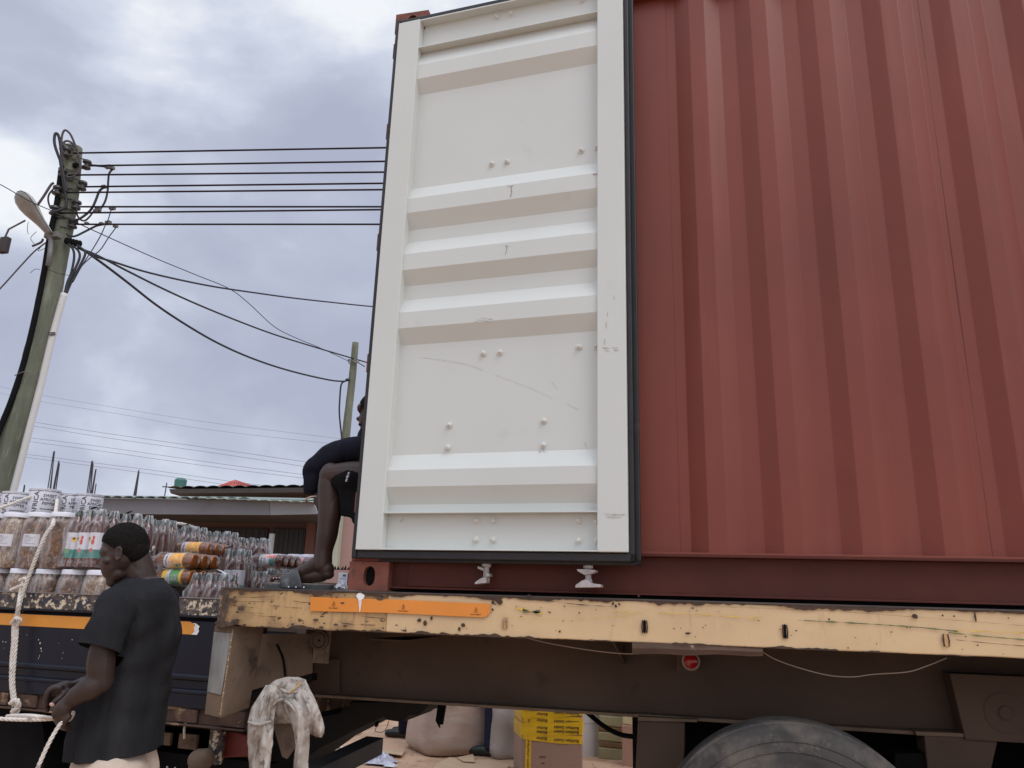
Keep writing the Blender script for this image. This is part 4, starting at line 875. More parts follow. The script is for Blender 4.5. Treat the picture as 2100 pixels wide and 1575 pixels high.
# jars
jprof = [(.050, 0), (.058, .004), (.061, .014), (.061, .055), (.0595, .06), (.061, .065), (.061, .205), (.058, .225), (.050, .240), (.047, .246), (.047, .252)]
def make_jar(big=True, mt=None, lab=0):
    root = thing('snack_jar', '', 'jar')
    k = 1.12
    MB().lathe([(r*k, z) for r, z in jprof], 32).build('jar_body', mt or M['snack'], None, smooth=True).parent = root
    MB().lathe([(.0535*k, .250), (.0565*k, .252), (.0565*k, .270), (.054*k, .274), (.003, .2745)], 36).build('lid', M['lid'], None, auto=40).parent = root
    if lab is not None:
        lb = ringband(.061*k+.0012, .105, .165, FRONT-.75+lab, FRONT+.45+lab, 16).build('label', M['paper'], None, smooth=True); lb.parent = root
        if lab is not None and lab < .5:
            f2 = ringband(.061*k+.0011, .085, .1048, FRONT-.75+lab, FRONT+.45+lab, 16).build('label_foot', M['grey_l'] if False else cart_m, None, smooth=True); f2.parent = root
        q = MB()
        for kk in range(6): q.grid(lambda u, v, kk=kk: ((.061*k+.002)*math.cos(FRONT+lab-.6+(.35+.5*((kk*3) % 4)/4)*u*1.1), (.061*k+.002)*math.sin(FRONT+lab-.6+(.35+.5*((kk*3) % 4)/4)*u*1.1), .157-kk*.0075-(.0045 if kk == 0 else .002)*v), 8, 1)
        o = q.build('small_print', M['grey_l'], None); o.parent = root; o['kind'] = 'stuff'
    # loose film pulled round the jar
    mb = MB(); sd_ = rc.random()*20
    def ff(u, v):
        a = 2*math.pi*u; z = .002+.262*v; r = (.066*k + .004*mnoise.noise((math.cos(a)*2.2+sd_, math.sin(a)*2.2, z*16)) + .0025*mnoise.noise((math.cos(a)*6+sd_, math.sin(a)*6, z*40)))*(1 if v < .8 else 1-.20*sm((v-.8)/.2)); return (r*math.cos(a), r*math.sin(a), z)
    mb.grid(ff, 40, 16, cu=True); mb.build('film', M['film_jar'], None, smooth=True).parent = root
    return root
JG = 'snack jars with white lids in the front rows of the load'
jp = [make_jar(True, M['snack'], 0), make_jar(True, M['snack2'], .1), make_jar(True, M['snack'], None)]
first = {0: 1, 1: 1, 2: 1}
def jar(kind, px, zb, d, rz, label, scale=1, py=None):
    r_ = jp[kind] if first.pop(kind, 0) else copy_tree(jp[kind])
    x, _ = onT(px, 1150, d); p = TM @ Vector((x, d, zb)); r_.matrix_world = Matrix.Translation(p) @ Matrix.Rotation(trz+rz, 4, 'Z') @ Matrix.Scale(scale, 4)
    r_['label'] = label; r_['group'] = JG; return r_
for kind, px, rz, lb in ((2, 2, 0, 'snack jar in the bottom row at the left edge of the photo'), (1, 56, .3, 'bottom row snack jar directly behind the hanging rope'), (2, 109, 1, 'bottom row snack jar of dark mixed crisps, right of the rope'), (0, 162, .5, 'bottom row snack jar with white label at its foot, under the first juice pack'), (1, 213, .2, 'bottom row jar of pale noodles just in front of the man\'s face'), (2, 262, .2, 'bottom row snack jar hidden behind the man\'s chin')):
    jar(kind, px, 1.212, .13, rz+.4, lb, 1.16 if kind != 9 else 1)
for kind, px, rz, lb in ((0, -32, -.2, 'upper row snack jar cut by the left edge of the photo'), (1, 18, -.1, 'upper row snack jar with white label, left of the rope'), (0, 68, .15, 'upper row snack jar whose label is crossed by the rope'), (2, 117, .6, 'upper row snack jar without label, right of the rope')):
    jar(kind, px, 1.531, .13, rz+.4, lb, 1.13)
for px, d, zb, lb in ((570, 1.95, 1.461, 'far snack jar lid left of the seated person\'s shin'), (606, 1.95, 1.461, 'middle one of the far snack jars by the shin'), (636, 1.95, 1.461, 'far snack jar touching the shin of the seated person'), (466, 1.45, 1.52, 'snack jar behind the pack with the green handle')):
    jar(2, px, zb, d, px, lb, 1.0)

# white tins with printed sleeves
def make_can():
    root = thing('pepper_tin', '', 'tin'); r = .078; H = .155
    b = MB().lathe([(r*.98, 0), (r, .003), (r, H-.003), (r*.985, H)], 40).build('tin_body', M['paper'], None, auto=40); b.parent = root
    def sub(me, nm, mt): o = link(nm, me, mt); o.parent = root; return o
    for th in (FRONT-2.0, FRONT+.05, FRONT+2.1):
        for k, wd_ in enumerate(('SWEET', 'AFRICAN', 'PEPPER')): sub(wrap(text_mesh(wd_, .0225, bold=.0003), r, th+.36, .120-k*.0215), 'lettering', M['ink'])
        sub(wrap(text_mesh('Gewürzzubereitung', .010, bold=.0003), r, th+.36, .048), 'lettering', M['ink'])
        sub(wrap(text_mesh('AFRICA', .036, bold=.0005), r, th-.50, .080, rot=math.pi/2), 'lettering', M['ink'])
    for th in range(5): sub(wrap(text_mesh('AFRICAN PEPPER & AFRICAN PEPPER', .0070, bold=.0002), r, th*1.2566, .146), 'lettering', M['ink'])
    MB().lathe([(r*1.0, H-.002), (r*1.02, H), (r*1.02, H+.004), (r*.96, H+.005), (.002, H+.003)], 40).build('tin_lid', M['lid'], None, auto=40).parent = root
    q = MB()
    for k in range(9): q.grid(lambda u, v, k=k: ((r+.001)*math.cos(FRONT+1.0+.42*u), (r+.001)*math.sin(FRONT+1.0+.42*u), .125-k*.009-.0018*v), 6, 1)
    o = q.build('small_print', M['grey_l'], None); o.parent = root; o['kind'] = 'stuff'
    return root
can0 = make_can()
for i, (px, d, rz, lb) in enumerate(((-22, .36, .4, 'white pepper tin at the left edge of the photo, beside the pole foot'), (30, .36, -.1, 'white pepper tin crossed by the top rope, second from the left edge'), (87, .33, .05, 'large white pepper tin with AFRICA printed upright, nearest of the tins'), (136, .46, -1.15, 'white pepper tin turned to its small print, right of the nearest one'), (180, .50, -1.3, 'rightmost white pepper tin, above the first juice pack'))):
    c_ = can0 if i == 0 else copy_tree(can0)
    x, _ = onT(px, 1040, d); rz += .78 if i < 3 else .2; p = TM @ Vector((x, d, 1.832)); c_.matrix_world = Matrix.Translation(p) @ Matrix.Rotation(trz+rz, 4, 'Z') @ Matrix.Scale(1.04 if i != 2 else 1.10, 4); c_['label'] = lb; c_['group'] = 'white printed tins on top of the load'
carton(-3.75, -1.92, .26, .72, 1.831, 'brown carton carrying the white tins', z0=1.539)

# ------------------------------------------------------------------ ropes: three twisted strands
M['rope'] = mat('white_rope', (.62, .58, .53), .8, var=.12, vscale=40, bump=.8, bscale=120, spec=.2, layers=[((.35, .30, .26), 30, .62, .1)])
def rope(pts, r, name, label, pitch=.05, cat='rope', seg=None, parent=None):
    P = curve(pts, 12); # resample evenly
    Ls = [0]; 
    for a, b in zip(P, P[1:]): Ls.append(Ls[-1]+(b-a).length)
    n = max(8, int(Ls[-1]/(pitch/9))); Q = []; k = 0
    for i in range(n+1):
        s_ = Ls[-1]*i/n
        while k < len(Ls)-2 and Ls[k+1] < s_: k += 1
        t = (s_-Ls[k])/max(1e-9, Ls[k+1]-Ls[k]); Q.append(P[k].lerp(P[k+1], min(1, t)))
    mb = MB(); t0 = (Q[1]-Q[0]).normalized(); u = t0.orthogonal().normalized(); fr = []
    for i, p in enumerate(Q):
        t = (Q[min(i+1, n)]-Q[max(i-1, 0)]).normalized(); u = (u-t*u.dot(t)).normalized(); fr.append((u.copy(), t.cross(u)))
    for s_ in range(3):
        S = []
        for i, p in enumerate(Q):
            a = 2*math.pi*(s_/3 + (Ls[-1]*i/n)/pitch); U, W = fr[i]; S.append(p + (U*math.cos(a)+W*math.sin(a))*r*.52)
        mb.tube(S, r*.52, 7)
    o = mb.build(name, M['rope'], parent, smooth=True)
    if not parent: tag(o, label, cat)
    return o
TP = lambda px, py, d: TM @ Vector((*[onT(px, py, d)[0]], d, onT(px, py, d)[1]))
hr = thing('hanging_rope', 'thick white rope hanging doubled and knotted over the truck side', 'rope', TP(30, 1460, -.03))
rope([TP(108, 1078, -.02), TP(93, 1098, -.04), TP(75, 1140, -.05), TP(60, 1180, -.05), TP(47, 1215, -.05), TP(40, 1240, -.05), TP(36, 1262, -.05)], .0105, 'rope_strand', '', .06, parent=hr)
rope([TP(48, 1190, -.045), TP(42, 1215, -.045), TP(38, 1240, -.07), TP(34, 1262, -.055), TP(28, 1285, -.055), TP(27, 1320, -.055), TP(24, 1350, -.055), TP(23, 1400, -.055), TP(28, 1448, -.05)], .0100, 'rope_strand', '', .06, parent=hr)
rope([TP(36, 1262, -.05), TP(34, 1300, -.045), TP(30, 1350, -.045), TP(27, 1400, -.045), TP(33, 1450, -.045)], .0100, 'rope_strand', '', .06, parent=hr)
rope([TP(40, 1190, -.05), TP(52, 1186, -.05), TP(54, 1196, -.05), TP(40, 1202, -.05), TP(22, 1210, -.04)], .009, 'rope_knot', '', .05, parent=hr)
rope([TP(24, 1278, -.06), TP(32, 1268, -.075), TP(42, 1272, -.06), TP(35, 1284, -.05)], .010, 'rope_knot', '', .05, parent=hr)
rope([TP(22, 1442, -.06), TP(34, 1436, -.075), TP(38, 1450, -.06), TP(26, 1458, -.05), TP(34, 1466, -.04), TP(36, 1446, -.03)], .013, 'rope_knot', '', .06, parent=hr)
rope([TP(-40, 1052, .1), TP(0, 1041, .12), TP(30, 1031, .17), TP(60, 1020, .24), TP(90, 1012, .30), TP(120, 1008, .45)], .010, 'load_rope', 'white rope slanting over the white tins at the left edge', .05)
rope([TP(296, 1137, .25), TP(312, 1126, .5), TP(332, 1110, .75), TP(348, 1092, .88), TP(356, 1078, .95), TP(366, 1074, 1.0), TP(385, 1078, 1.05), TP(408, 1088, 1.1)], .0115, 'load_rope', 'white rope bent over the top row of bottles right of the man', .05)
rope([TP(108, 1078, -.02), TP(112, 1062, .1), TP(116, 1040, .24), TP(118, 1018, .42)], .0115, 'load_rope', 'short rope end rising between the white tins', .05)

# ------------------------------------------------------------------ people
M['skin'] = mat('dark_skin', (.036, .0205, .0165), .50, var=.22, vscale=9, bump=.12, bscale=160, spec=.4)
M['skin2'] = mat('dark_skin_leg', (.046, .0245, .0185), .45, var=.15, vscale=9, bump=.10, bscale=120, spec=.4)
M['nail'] = mat('nail', (.55, .33, .28), .4, var=.05)
M['hair'] = mat('short_hair', (.008, .0065, .006), .9, var=.5, vscale=120, bump=1, bscale=220, spec=.15, bdist=.004)
M['shirt'] = mat('black_tshirt', (.0175, .018, .0205), .95, var=.25, vscale=5, bump=.55, bscale=16, bdist=.022, spec=.12, stretch=(1, 1, .35), layers=[((.034, .035, .037), 5, .55, .25, (2, 2, .3), .6)])
M['pants'] = mat('beige_trousers', (.50, .41, .34), .9, var=.12, vscale=8, bump=.3, bscale=200, spec=.1, layers=[((.33, .25, .19), 6, .58, .12, (1, 1, 1), .6)])
VA = math.atan2(795/1596, math.cos(.2758)+.23*math.sin(.2758)) + .2389
vv = Vector((-math.sin(VA), math.cos(VA), 0)); hh = Vector((math.cos(VA), math.sin(VA), 0)); zz_ = Vector((0, 0, 1))
MO = vv*3.3
def PM(px, py, off=0): return atP(px, py, MO - vv*off, vv)
B3 = Matrix((hh, vv, zz_)).transposed()
foot = MO + hh*0
man = thing('person', 'person in black T-shirt and beige trousers, head bowed, holding white rope beside the blue truck', 'person', (foot.x, foot.y, 0))
b = MB()
b.ell(PM(256, 1119), (.078, .074, .080), B3); b.ell(PM(247, 1140), (.066, .068, .072), B3); b.ell(PM(232, 1155), (.042, .056, .062), B3); b.ell(PM(240, 1176), (.036, .050, .034), B3)
b.ell(PM(230, 1193, -.0), (.022, .026, .020), B3); b.ell(PM(217, 1131), (.022, .052, .024), B3)
b.limb([PM(213, 1141, -.016), PM(209.5, 1152, -.017), PM(209, 1158, -.017)], [.006, .008, .0105]); b.ell(PM(216, 1161, -.01), (.011, .019, .008), B3)
b.ell(PM(215, 1172, -.008), (.012, .026, .0075), B3); b.ell(PM(219, 1181, -.008), (.012, .024, .0075), B3); b.ell(PM(218, 1150, .045), (.016, .016, .014), B3)
b.limb([PM(270, 1165, .0), PM(286, 1180, 0), PM(300, 1225, 0)], [.046, .054, .055]); b.limb([PM(278, 1140, 0), PM(291, 1180, 0), PM(303, 1225, 0)], [.05, .052, .05])
# ear
ec = PM(242, 1136, .066)
ear = [ec + hh*(.0105*math.cos(a)) - vv*(.010+.003*math.cos(a)) + zz_*(.025*math.sin(a)*(1 if math.sin(a) > 0 else .9)) for a in [2*math.pi*k/16 for k in range(17)]]
b.tube(ear, .0045, 8, cap=False); b.ell(ec - vv*.004 + zz_*.002, (.011, .006, .020), B3); b.ell(ec + hh*-.008 - vv*.008 - zz_*.003, (.005, .005, .006), B3)
# torso core, shoulders
b.limb([PM(300, 1225, 0), PM(300, 1300, 0), PM(270, 1420, 0), PM(245, 1530, 0)], [.085, .10, .09, .10], n=20)
# left arm (near)
b.limb([PM(240, 1255, .14), PM(214, 1315, .195), PM(207, 1360, .20), PM(206, 1398, .20)], [.040, .040, .045, .040]); b.ell(PM(214, 1396, .20), (.030, .034, .034), B3)
b.limb([PM(204, 1396, .20), PM(186, 1410, .20), PM(160, 1425, .185), PM(141, 1440, .17)], [.040, .041, .032, .0235])
# left hand: back of the hand towards the camera, fingers closed round the rope
b.limb([PM(141, 1440, .17), PM(131, 1452, .165), PM(124, 1462, .16)], [.024, .028, .026]); b.ell(PM(129, 1458, .16), (.026, .018, .036), B3)
for i, (kx, ky, ox) in enumerate(((118, 1457, .155), (121, 1466, .165), (125, 1473, .172), (131, 1478, .175))):
    b.limb([PM(kx+8, ky-8, ox), PM(kx, ky+2, ox), PM(kx-3+i, ky+16-i*2, ox-.012), PM(kx+3+i, ky+25-i*3, ox-.03), PM(kx+10+i, ky+20-i*2, ox-.045)], [.0125, .0115, .0105, .0095, .0085], n=10, sub=4)
b.limb([PM(138, 1450, .14), PM(133, 1463, .125), PM(126, 1472, .12)], [.013, .012, .010], n=10, sub=4)
# right forearm and hand (far)
b.limb([PM(230, 1330, -.17), PM(205, 1385, -.14), PM(170, 1408, -.06), PM(147, 1412, -.0)], [.045, .040, .032, .025])
b.limb([PM(147, 1412, 0), PM(132, 1413, .02), PM(121, 1414, .03)], [.024, .027, .022]); b.ell(PM(131, 1416, .02), (.030, .030, .022), B3)
for i, (dy, oo, ln) in enumerate(((0, .055, 1.0), (3, .035, 1.08), (7, .015, 1.0), (12, -.005, .85))):
    b.limb([PM(124, 1411+dy, oo), PM(112, 1410+dy*1.3, oo), PM(112-11*ln, 1417+dy*1.5, oo), PM(112-17*ln, 1432+dy*1.5, oo-.004), PM(112-17*ln, 1445+dy, oo-.01)], [.0120, .0115, .0105, .0095, .0078], n=10, sub=4)
b.limb([PM(137, 1420, .05), PM(124, 1431, .07), PM(114, 1438, .075), PM(108, 1444, .075)], [.014, .012, .0105, .009], n=10, sub=4)
hips = PM(235, 1560, 0)
body = link('body', remeshed(b, .0042, 2), M['skin'], man)
q = MB(); q.ell(PM(106.5, 1445, .084), (.0085, .003, .006), B3 @ Matrix.Rotation(.5, 3, 'Y')); q.build('thumbnail', M['nail'], body, smooth=True)
# hair cap with a short nap
def hairfn(u, v):
    a = 2*math.pi*u; t = math.pi*.62*v
    d = Vector((math.sin(t)*math.cos(a), math.sin(t)*math.sin(a), math.cos(t)))
    tilt = Matrix.Rotation(.50, 3, 'Y') @ d       # tips the cap towards the back of the head
    return tilt
hb = MB()
C0 = PM(256, 1119)
def hf(u, v):
    d = hairfn(u, v); k = 1.0+.026*max(0, mnoise.noise(d*24))+.014*mnoise.noise(d*55)+.022*max(0, mnoise.noise(d*95)); e_ = 1.035-.05*max(0, (v-.86))/.14
    return C0 + B3 @ Vector((d.x*.0805*e_*k, d.y*.0765*e_*k, d.z*.0825*e_*k))
hb.grid(hf, 200, 90, cu=True); hb.build('hair', M['hair'], man, smooth=True)
q = MB(); q.ell(PM(272, 1128, 0), (.058, .0735, .062), B3, 40, 24); q.build('hair', M['hair'], man, smooth=True)
# T-shirt
sh = MB(); lev = [(1183, 262, 332, .064), (1192, 248, 342, .085), (1203, 232, 352, .145), (1214, 222, 358, .175), (1228, 214, 363, .195), (1255, 216, 368, .20), (1300, 208, 367, .19), (1350, 190, 360, .175), (1400, 172, 349, .165), (1450, 160, 340, .165), (1500, 148, 333, .170), (1535, 141, 330, .172), (1549, 139, 329, .173)]
NR = 56
def ring(y, x0, x1, dr, tilt=0):
    a, c = PM(x0, y), PM(x1, y); cen = (a+c)/2; hr_ = (c-a).length/2; out_ = []
    for k in range(NR):
        t = 2*math.pi*k/NR; cx, sy = math.cos(t), math.sin(t)
        p = cen + hh*hr_*math.copysign(abs(cx)**.85, cx) + vv*dr*math.copysign(abs(sy)**.85, sy)*-1 + zz_*tilt*cx
        out_.append(p)
    return out_
LV = []
for i in range(len(lev)-1):
    for s_ in range(4):
        t = s_/4; L0 = [lev[i][k]*(1-t)+lev[i+1][k]*t for k in range(4)]; LV.append(L0)
LV.append(list(lev[-1]))
V = []
for y, x0, x1, dr in LV:
    f = max(0, (y-1380)/170); rr = ring(y, x0, x1, dr, .028*f)
    for k, p in enumerate(rr):
        dirn = (p-(rr[0]+rr[NR//2])/2); dirn.z = 0; dirn = dirn.normalized() if dirn.length > 0 else hh
        a = 2*math.pi*k/NR
        g_ = min(1, max(0, (y-1215)/60)); wr = g_*(.020*mnoise.noise((math.cos(a)*1.6, math.sin(a)*1.6, p.z*2.2+4))+.016*mnoise.noise((math.cos(a)*4.5, math.sin(a)*4.5, p.z*2.0))*(.4+f)+.016*mnoise.noise((p.x*3+p.z*14+a, a*1.5, p.z*6))*(1-f))+.0035*mnoise.noise((math.cos(a)*3+p.z*9, math.sin(a)*3, p.z*12))
        V.append(p + dirn*wr)
m_ = len(LV)
sh.add(V, [(j*NR+i, j*NR+(i+1) % NR, (j+1)*NR+(i+1) % NR, (j+1)*NR+i) for j in range(m_-1) for i in range(NR)] + [tuple(range(NR-1, -1, -1)), tuple((m_-1)*NR+i for i in range(NR))])
def sleeve(pts, rs, n=26, sub=7, seed=0):
    P, Q = [], []
    for i in range(len(pts)-1):
        for k in range(sub): P.append(crom(pts, i, k/sub)); Q.append(rs[i]*(1-k/sub)+rs[i+1]*k/sub)
    P.append(pts[-1]); Q.append(rs[-1]); mb = MB(); mb.tube(P, Q, n)
    out_ = []
    for i, v_ in enumerate(mb.v):
        j, k = divmod(i, n); p = Vector(v_); c_ = P[j]; d_ = (p-c_).normalized()
        out_.append(p + d_*(.011*mnoise.noise((p.x*9+seed, p.y*9, p.z*14)) + .004*mnoise.noise((p.x*22, p.y*22+seed, p.z*30))))
    mb.v = [tuple(p) for p in out_]; return mb
sv1 = sleeve([PM(262, 1232, .10), PM(240, 1250, .155), PM(222, 1290, .20), PM(200, 1337, .215)], [.066, .070, .066, .070], seed=3); sh.add(sv1.v, sv1.f); sh.ell(PM(245, 1243, .13), (.064, .075, .062), B3)
sv2 = sleeve([PM(330, 1232, -.10), PM(330, 1255, -.19), PM(290, 1300, -.21), PM(255, 1340, -.20)], [.066, .066, .066, .068], seed=8); sh.add(sv2.v, sv2.f)
me = remeshed(sh, .0055, 1, 'tshirt')
# open the sleeve, the hem and the collar so that arm, waist and neck pass through cloth edges
bm = bmesh.new(); bm.from_mesh(me)
def cut(co, no, cen, rad):
    no = no.normalized(); geo = [f for f in bm.faces if (f.calc_center_median()-cen).length < rad and abs((f.calc_center_median()-co).dot(no)) < .03]
    es = list({e_ for f in geo for e_ in f.edges}); vs_ = list({v_ for f in geo for v_ in f.verts})
    bmesh.ops.bisect_plane(bm, geom=geo+es+vs_, plane_co=co, plane_no=no, dist=1e-5)
    kill = [f for f in bm.faces if (f.calc_center_median()-cen).length < rad and (f.calc_center_median()-co).dot(no) > 1e-5]
    bmesh.ops.delete(bm, geom=kill, context='FACES')
sd_ = (PM(199, 1342, .215)-PM(222, 1290, .20)).normalized(); cut(PM(200.5, 1338, .215)-sd_*.012, sd_, PM(200, 1340, .215), .10)
hn = (-zz_ + hh*.13).normalized(); hc = (PM(139, 1553)+PM(329, 1531))/2; cut(hc + zz_*.004, hn, hc, .30)
cn = (zz_*1.0 - hh*.16); cc = PM(298, 1190); cut(cc, cn, PM(298, 1188), .075)
bm.to_mesh(me); bm.free(); me.polygons.foreach_set('use_smooth', [True]*len(me.polygons))
ts = link('tshirt', me, M['shirt'], man); so_ = ts.modifiers.new('thick', 'SOLIDIFY'); so_.thickness = .0025; so_.offset = 0
# stitched hem lines, a ring of slightly proud cloth
def hemring(cen, nrm, rx, ry, ax1, ax2, rad, nm='hem'):
    pts = [cen + ax1*rx*math.copysign(abs(math.cos(a))**.85, math.cos(a)) + ax2*ry*math.copysign(abs(math.sin(a))**.85, math.sin(a)) for a in [2*math.pi*k/48 for k in range(49)]]
    MB().tube(pts, rad, 6, cap=False).build(nm, M['shirt'], ts, smooth=True)
hemring(PM(296, 1191.5), None, .064, .066, (hh+zz_*.16).normalized(), vv, .005, 'collar')
# seams, stitched hems and a few sharp creases laid on the cloth surface
from mathutils.bvhtree import BVHTree
bt = BVHTree.FromPolygons([v_.co.copy() for v_ in me.vertices], [tuple(p_.vertices) for p_ in me.polygons])
def on_cloth(pts, r_, nm, rise=.0, mt=None, taper=False):
    P = []
    for a, b_ in pts:
        d_ = ray(a, b_).normalized(); h_ = bt.ray_cast(CAM, d_)
        if h_[0]: P.append((Vector(a and (a, b_, 0)), h_[0]))
    if len(P) < 2: return
    fine = curve([p_[0] for p_ in P], 7); Q3 = []
    for f_ in fine:
        h_ = bt.ray_cast(CAM, ray(f_.x, f_.y).normalized())
        if h_[0]: Q3.append(h_[0] + h_[1]*rise*(1 if h_[1].dot(ray(f_.x, f_.y)) < 0 else -1))
    if len(Q3) > 2:
        n_ = len(Q3); MB().tube(Q3, [r_*(math.sin(math.pi*(k+.5)/n_) if taper else 1) for k in range(n_)], 6).build(nm, mt or M['shirt'], ts, smooth=True)
on_cloth([(240, 1216), (256, 1230), (266, 1252), (268, 1280), (264, 1310), (256, 1335)], .0022, 'sleeve_seam')
on_cloth([(166, 1322), (185, 1329), (210, 1337), (236, 1343)], .0015, 'hem_stitch')
on_cloth([(142, 1546), (180, 1544), (230, 1537), (280, 1529), (325, 1521)], .0016, 'hem_stitch')
on_cloth([(246, 1203), (262, 1200), (285, 1196), (305, 1194), (325, 1194)], .0030, 'collar_rib')
for pts, r_ in (([(272, 1320), (262, 1345), (246, 1375), (232, 1400)], .006), ([(276, 1350), (268, 1380), (252, 1420)], .005), ([(280, 1250), (286, 1290), (284, 1340)], .004), ([(310, 1220), (318, 1270), (316, 1330)], .005), ([(340, 1240), (346, 1290), (340, 1350)], .004), ([(215, 1260), (200, 1290), (190, 1315)], .004), ([(250, 1270), (240, 1300), (228, 1325)], .004), ([(300, 1420), (292, 1470), (294, 1515)], .005), ([(200, 1450), (190, 1490), (176, 1530)], .006), ([(240, 1440), (236, 1480), (226, 1525)], .005), ([(322, 1400), (318, 1450), (312, 1500)], .004)):
    on_cloth(pts, r_, 'crease', -.0025, None, True)
# trousers
tr_ = MB(); 
tr_.limb([PM(238, 1535, 0), PM(232, 1600, 0)], [.135, .150], n=30)
g1 = Vector((MO.x, MO.y, 0)) - vv*.10 - hh*.0; g2 = Vector((MO.x, MO.y, 0)) + vv*.10 - hh*.05
tr_.limb([PM(228, 1600, .08), Vector((g1.x-.03, g1.y, .48)), Vector((g1.x, g1.y, .09))], [.125, .095, .075], n=24); tr_.limb([PM(232, 1600, -.08), Vector((g2.x-.03, g2.y, .48)), Vector((g2.x, g2.y, .09))], [.125, .095, .075], n=24)
me = remeshed(tr_, .008, 2, 'trousers')
for v_ in me.vertices:
    p = v_.co; a = mnoise.noise((p.x*8, p.y*8, p.z*16))*.007 + mnoise.noise((p.x*22, p.y*22, p.z*40))*.003; v_.co = p + v_.normal*a
link('trousers', me, M['pants'], man)
for g_ in (g1, g2):
    q = MB(); q.ell((g_.x-.07, g_.y-.02, .045), (.14, .05, .045)); q.build('shoe', M['dark'], man, smooth=True)
# ropes he is working with
rope([TP(14, 1468, -.10), PM(60, 1468, .15), PM(110, 1474, .14), PM(122, 1474, .14)], .0065, 'held_rope', 'white rope running from the truck side into the man\'s hand, upper strand', .04)
rope([PM(-60, 1470, .15), PM(0, 1474, .16), PM(60, 1476, .16), PM(112, 1474, .15), PM(124, 1472, .13)], .0065, 'held_rope', 'white rope entering from the left edge of the photo at the man\'s fist', .04)
rope([PM(128, 1470, .12), PM(140, 1478, .12), PM(150, 1462, .15), PM(143, 1466, .17), PM(125, 1483, .18), PM(105, 1515, .19), PM(88, 1550, .19), PM(72, 1590, .19), PM(60, 1640, .19)], .0068, 'held_rope', 'white rope end hanging down from the man\'s hand', .045)

# ---- seated person, mostly hidden by the container door
st = thing('person', 'seated person in container doorway, dark sleeve over bare knee, grey slide sandal on the deck', 'person', (-1.5, 3.45, 1.455))
YL = 3.42
Q = lambda px, py, Y=YL: atY(px, py, Y)
b = MB()
b.limb([Q(678, 972), Q(675, 1000), Q(676, 1045), Q(672, 1090), Q(664, 1130), Q(662, 1160)], [.050, .053, .054, .050, .042, .043], n=20)
b.ell(Q(679, 972), (.052, .052, .055)); b.ell(Q(684, 1050), (.036, .048, .11))
b.limb([Q(678, 975), Q(740, 975), Q(800, 985, 3.5), Q(850, 1010, 3.55)], [.055, .07, .085, .10])
# foot
b.ell(Q(667, 1168), (.044, .036, .040)); b.ell(Q(670, 1178), (.036, .032, .024)); b.limb([Q(655, 1155), Q(625, 1172), Q(598, 1182)], [.040, .035, .026])
b.ell(Q(600, 1182, YL-.005), (.05, .040, .018)); b.limb([Q(660, 1180), Q(620, 1185)], [.030, .028])
for i, (tx_, yo) in enumerate(((559, .030), (563, .012), (569, -.006), (575, -.022), (582, -.036))):
    r_ = .0135 if i == 0 else .0095
    r_ = (.0095, .0095, .0100, .0105, .0135)[4-i] if False else r_
    b.limb([Q(600, 1182, YL+yo*.8), Q(tx_+14, 1180, YL+yo), Q(tx_+5, 1184, YL+yo), Q(tx_, 1187.5, YL+yo)], [.013, r_*1.05, r_, r_*.95], n=10, sub=4)
# torso, head, far leg, arms
b.limb([Q(850, 1010, 3.6), Q(800, 950, 3.55), Q(775, 905, 3.55)], [.14, .15, .10], n=20); b.limb([Q(775, 905, 3.55), Q(772, 870, 3.52)], [.06, .055])
b.ell(Q(771, 846, 3.5), (.083, .070, .085)); b.ell(Q(758, 860, 3.5), (.054, .055, .055)); b.ell(Q(735, 859, 3.48), (.010, .016, .011)); b.ell(Q(741, 871, 3.48), (.014, .025, .010)); b.ell(Q(746, 879, 3.48), (.018, .025, .012)); b.ell(Q(744, 839, 3.48), (.022, .05, .028))
b.limb([Q(760, 925, 3.45), Q(700, 930, 3.47), Q(650, 955, 3.50), Q(643, 985, 3.50), Q(648, 1012, 3.52)], [.055, .048, .046, .038, .026]); b.ell(Q(654, 1025, 3.52), (.026, .03, .034))
for i in range(4): b.limb([Q(652, 1028, 3.50+i*.018), Q(653+i*1.5, 1040, 3.50+i*.018), Q(657+i, 1052, 3.51+i*.016), Q(662, 1058, 3.515+i*.016)], [.012, .0105, .0095, .008], n=10, sub=4)
b.limb([Q(660, 1022, 3.50), Q(668, 1035, 3.49), Q(667, 1045, 3.49)], [.013, .011, .009], n=10, sub=4)
b.limb([Q(850, 1010, 3.75), Q(790, 985, 3.80), Q(770, 1060, 3.80), Q(774, 1130, 3.8)], [.09, .06, .05, .04])
b.ell(Q(770, 1140, 3.8), (.09, .04, .035))
link('body', remeshed(b, .0042, 2, 'body'), M['skin2'], st)
toe = MB(); [toe.ell(Q(tx_-1.5, 1185.5, YL+yo-.004), (.005, .006, .004)) for tx_, yo in ((559, .030), (563, .012), (569, -.006), (575, -.022), (582, -.036))]
tag(toe.build('toenail', M['nail'], st, smooth=True), kind='stuff')
q = MB(); q.ell(Q(772, 833, 3.5), (.086, .079, .070)); me = q.mesh('hair', True); link('hair', me, M['hair'], st)
M['navy'] = mat('navy_sleeve', (.010, .011, .020), .9, var=.3, vscale=10, bump=.3, bscale=60, spec=.15); M['blk'] = mat('black_shorts', (.006, .006, .007), .9, var=.3, vscale=10, bump=.3, bscale=60, spec=.15)
sl_ = sleeve([Q(800, 935, 3.5), Q(745, 922, 3.46), Q(700, 926, 3.47), Q(664, 945, 3.49), Q(645, 965, 3.50), Q(641, 990, 3.50), Q(642, 1010, 3.52)], [.09, .068, .060, .058, .055, .046, .036], seed=5)
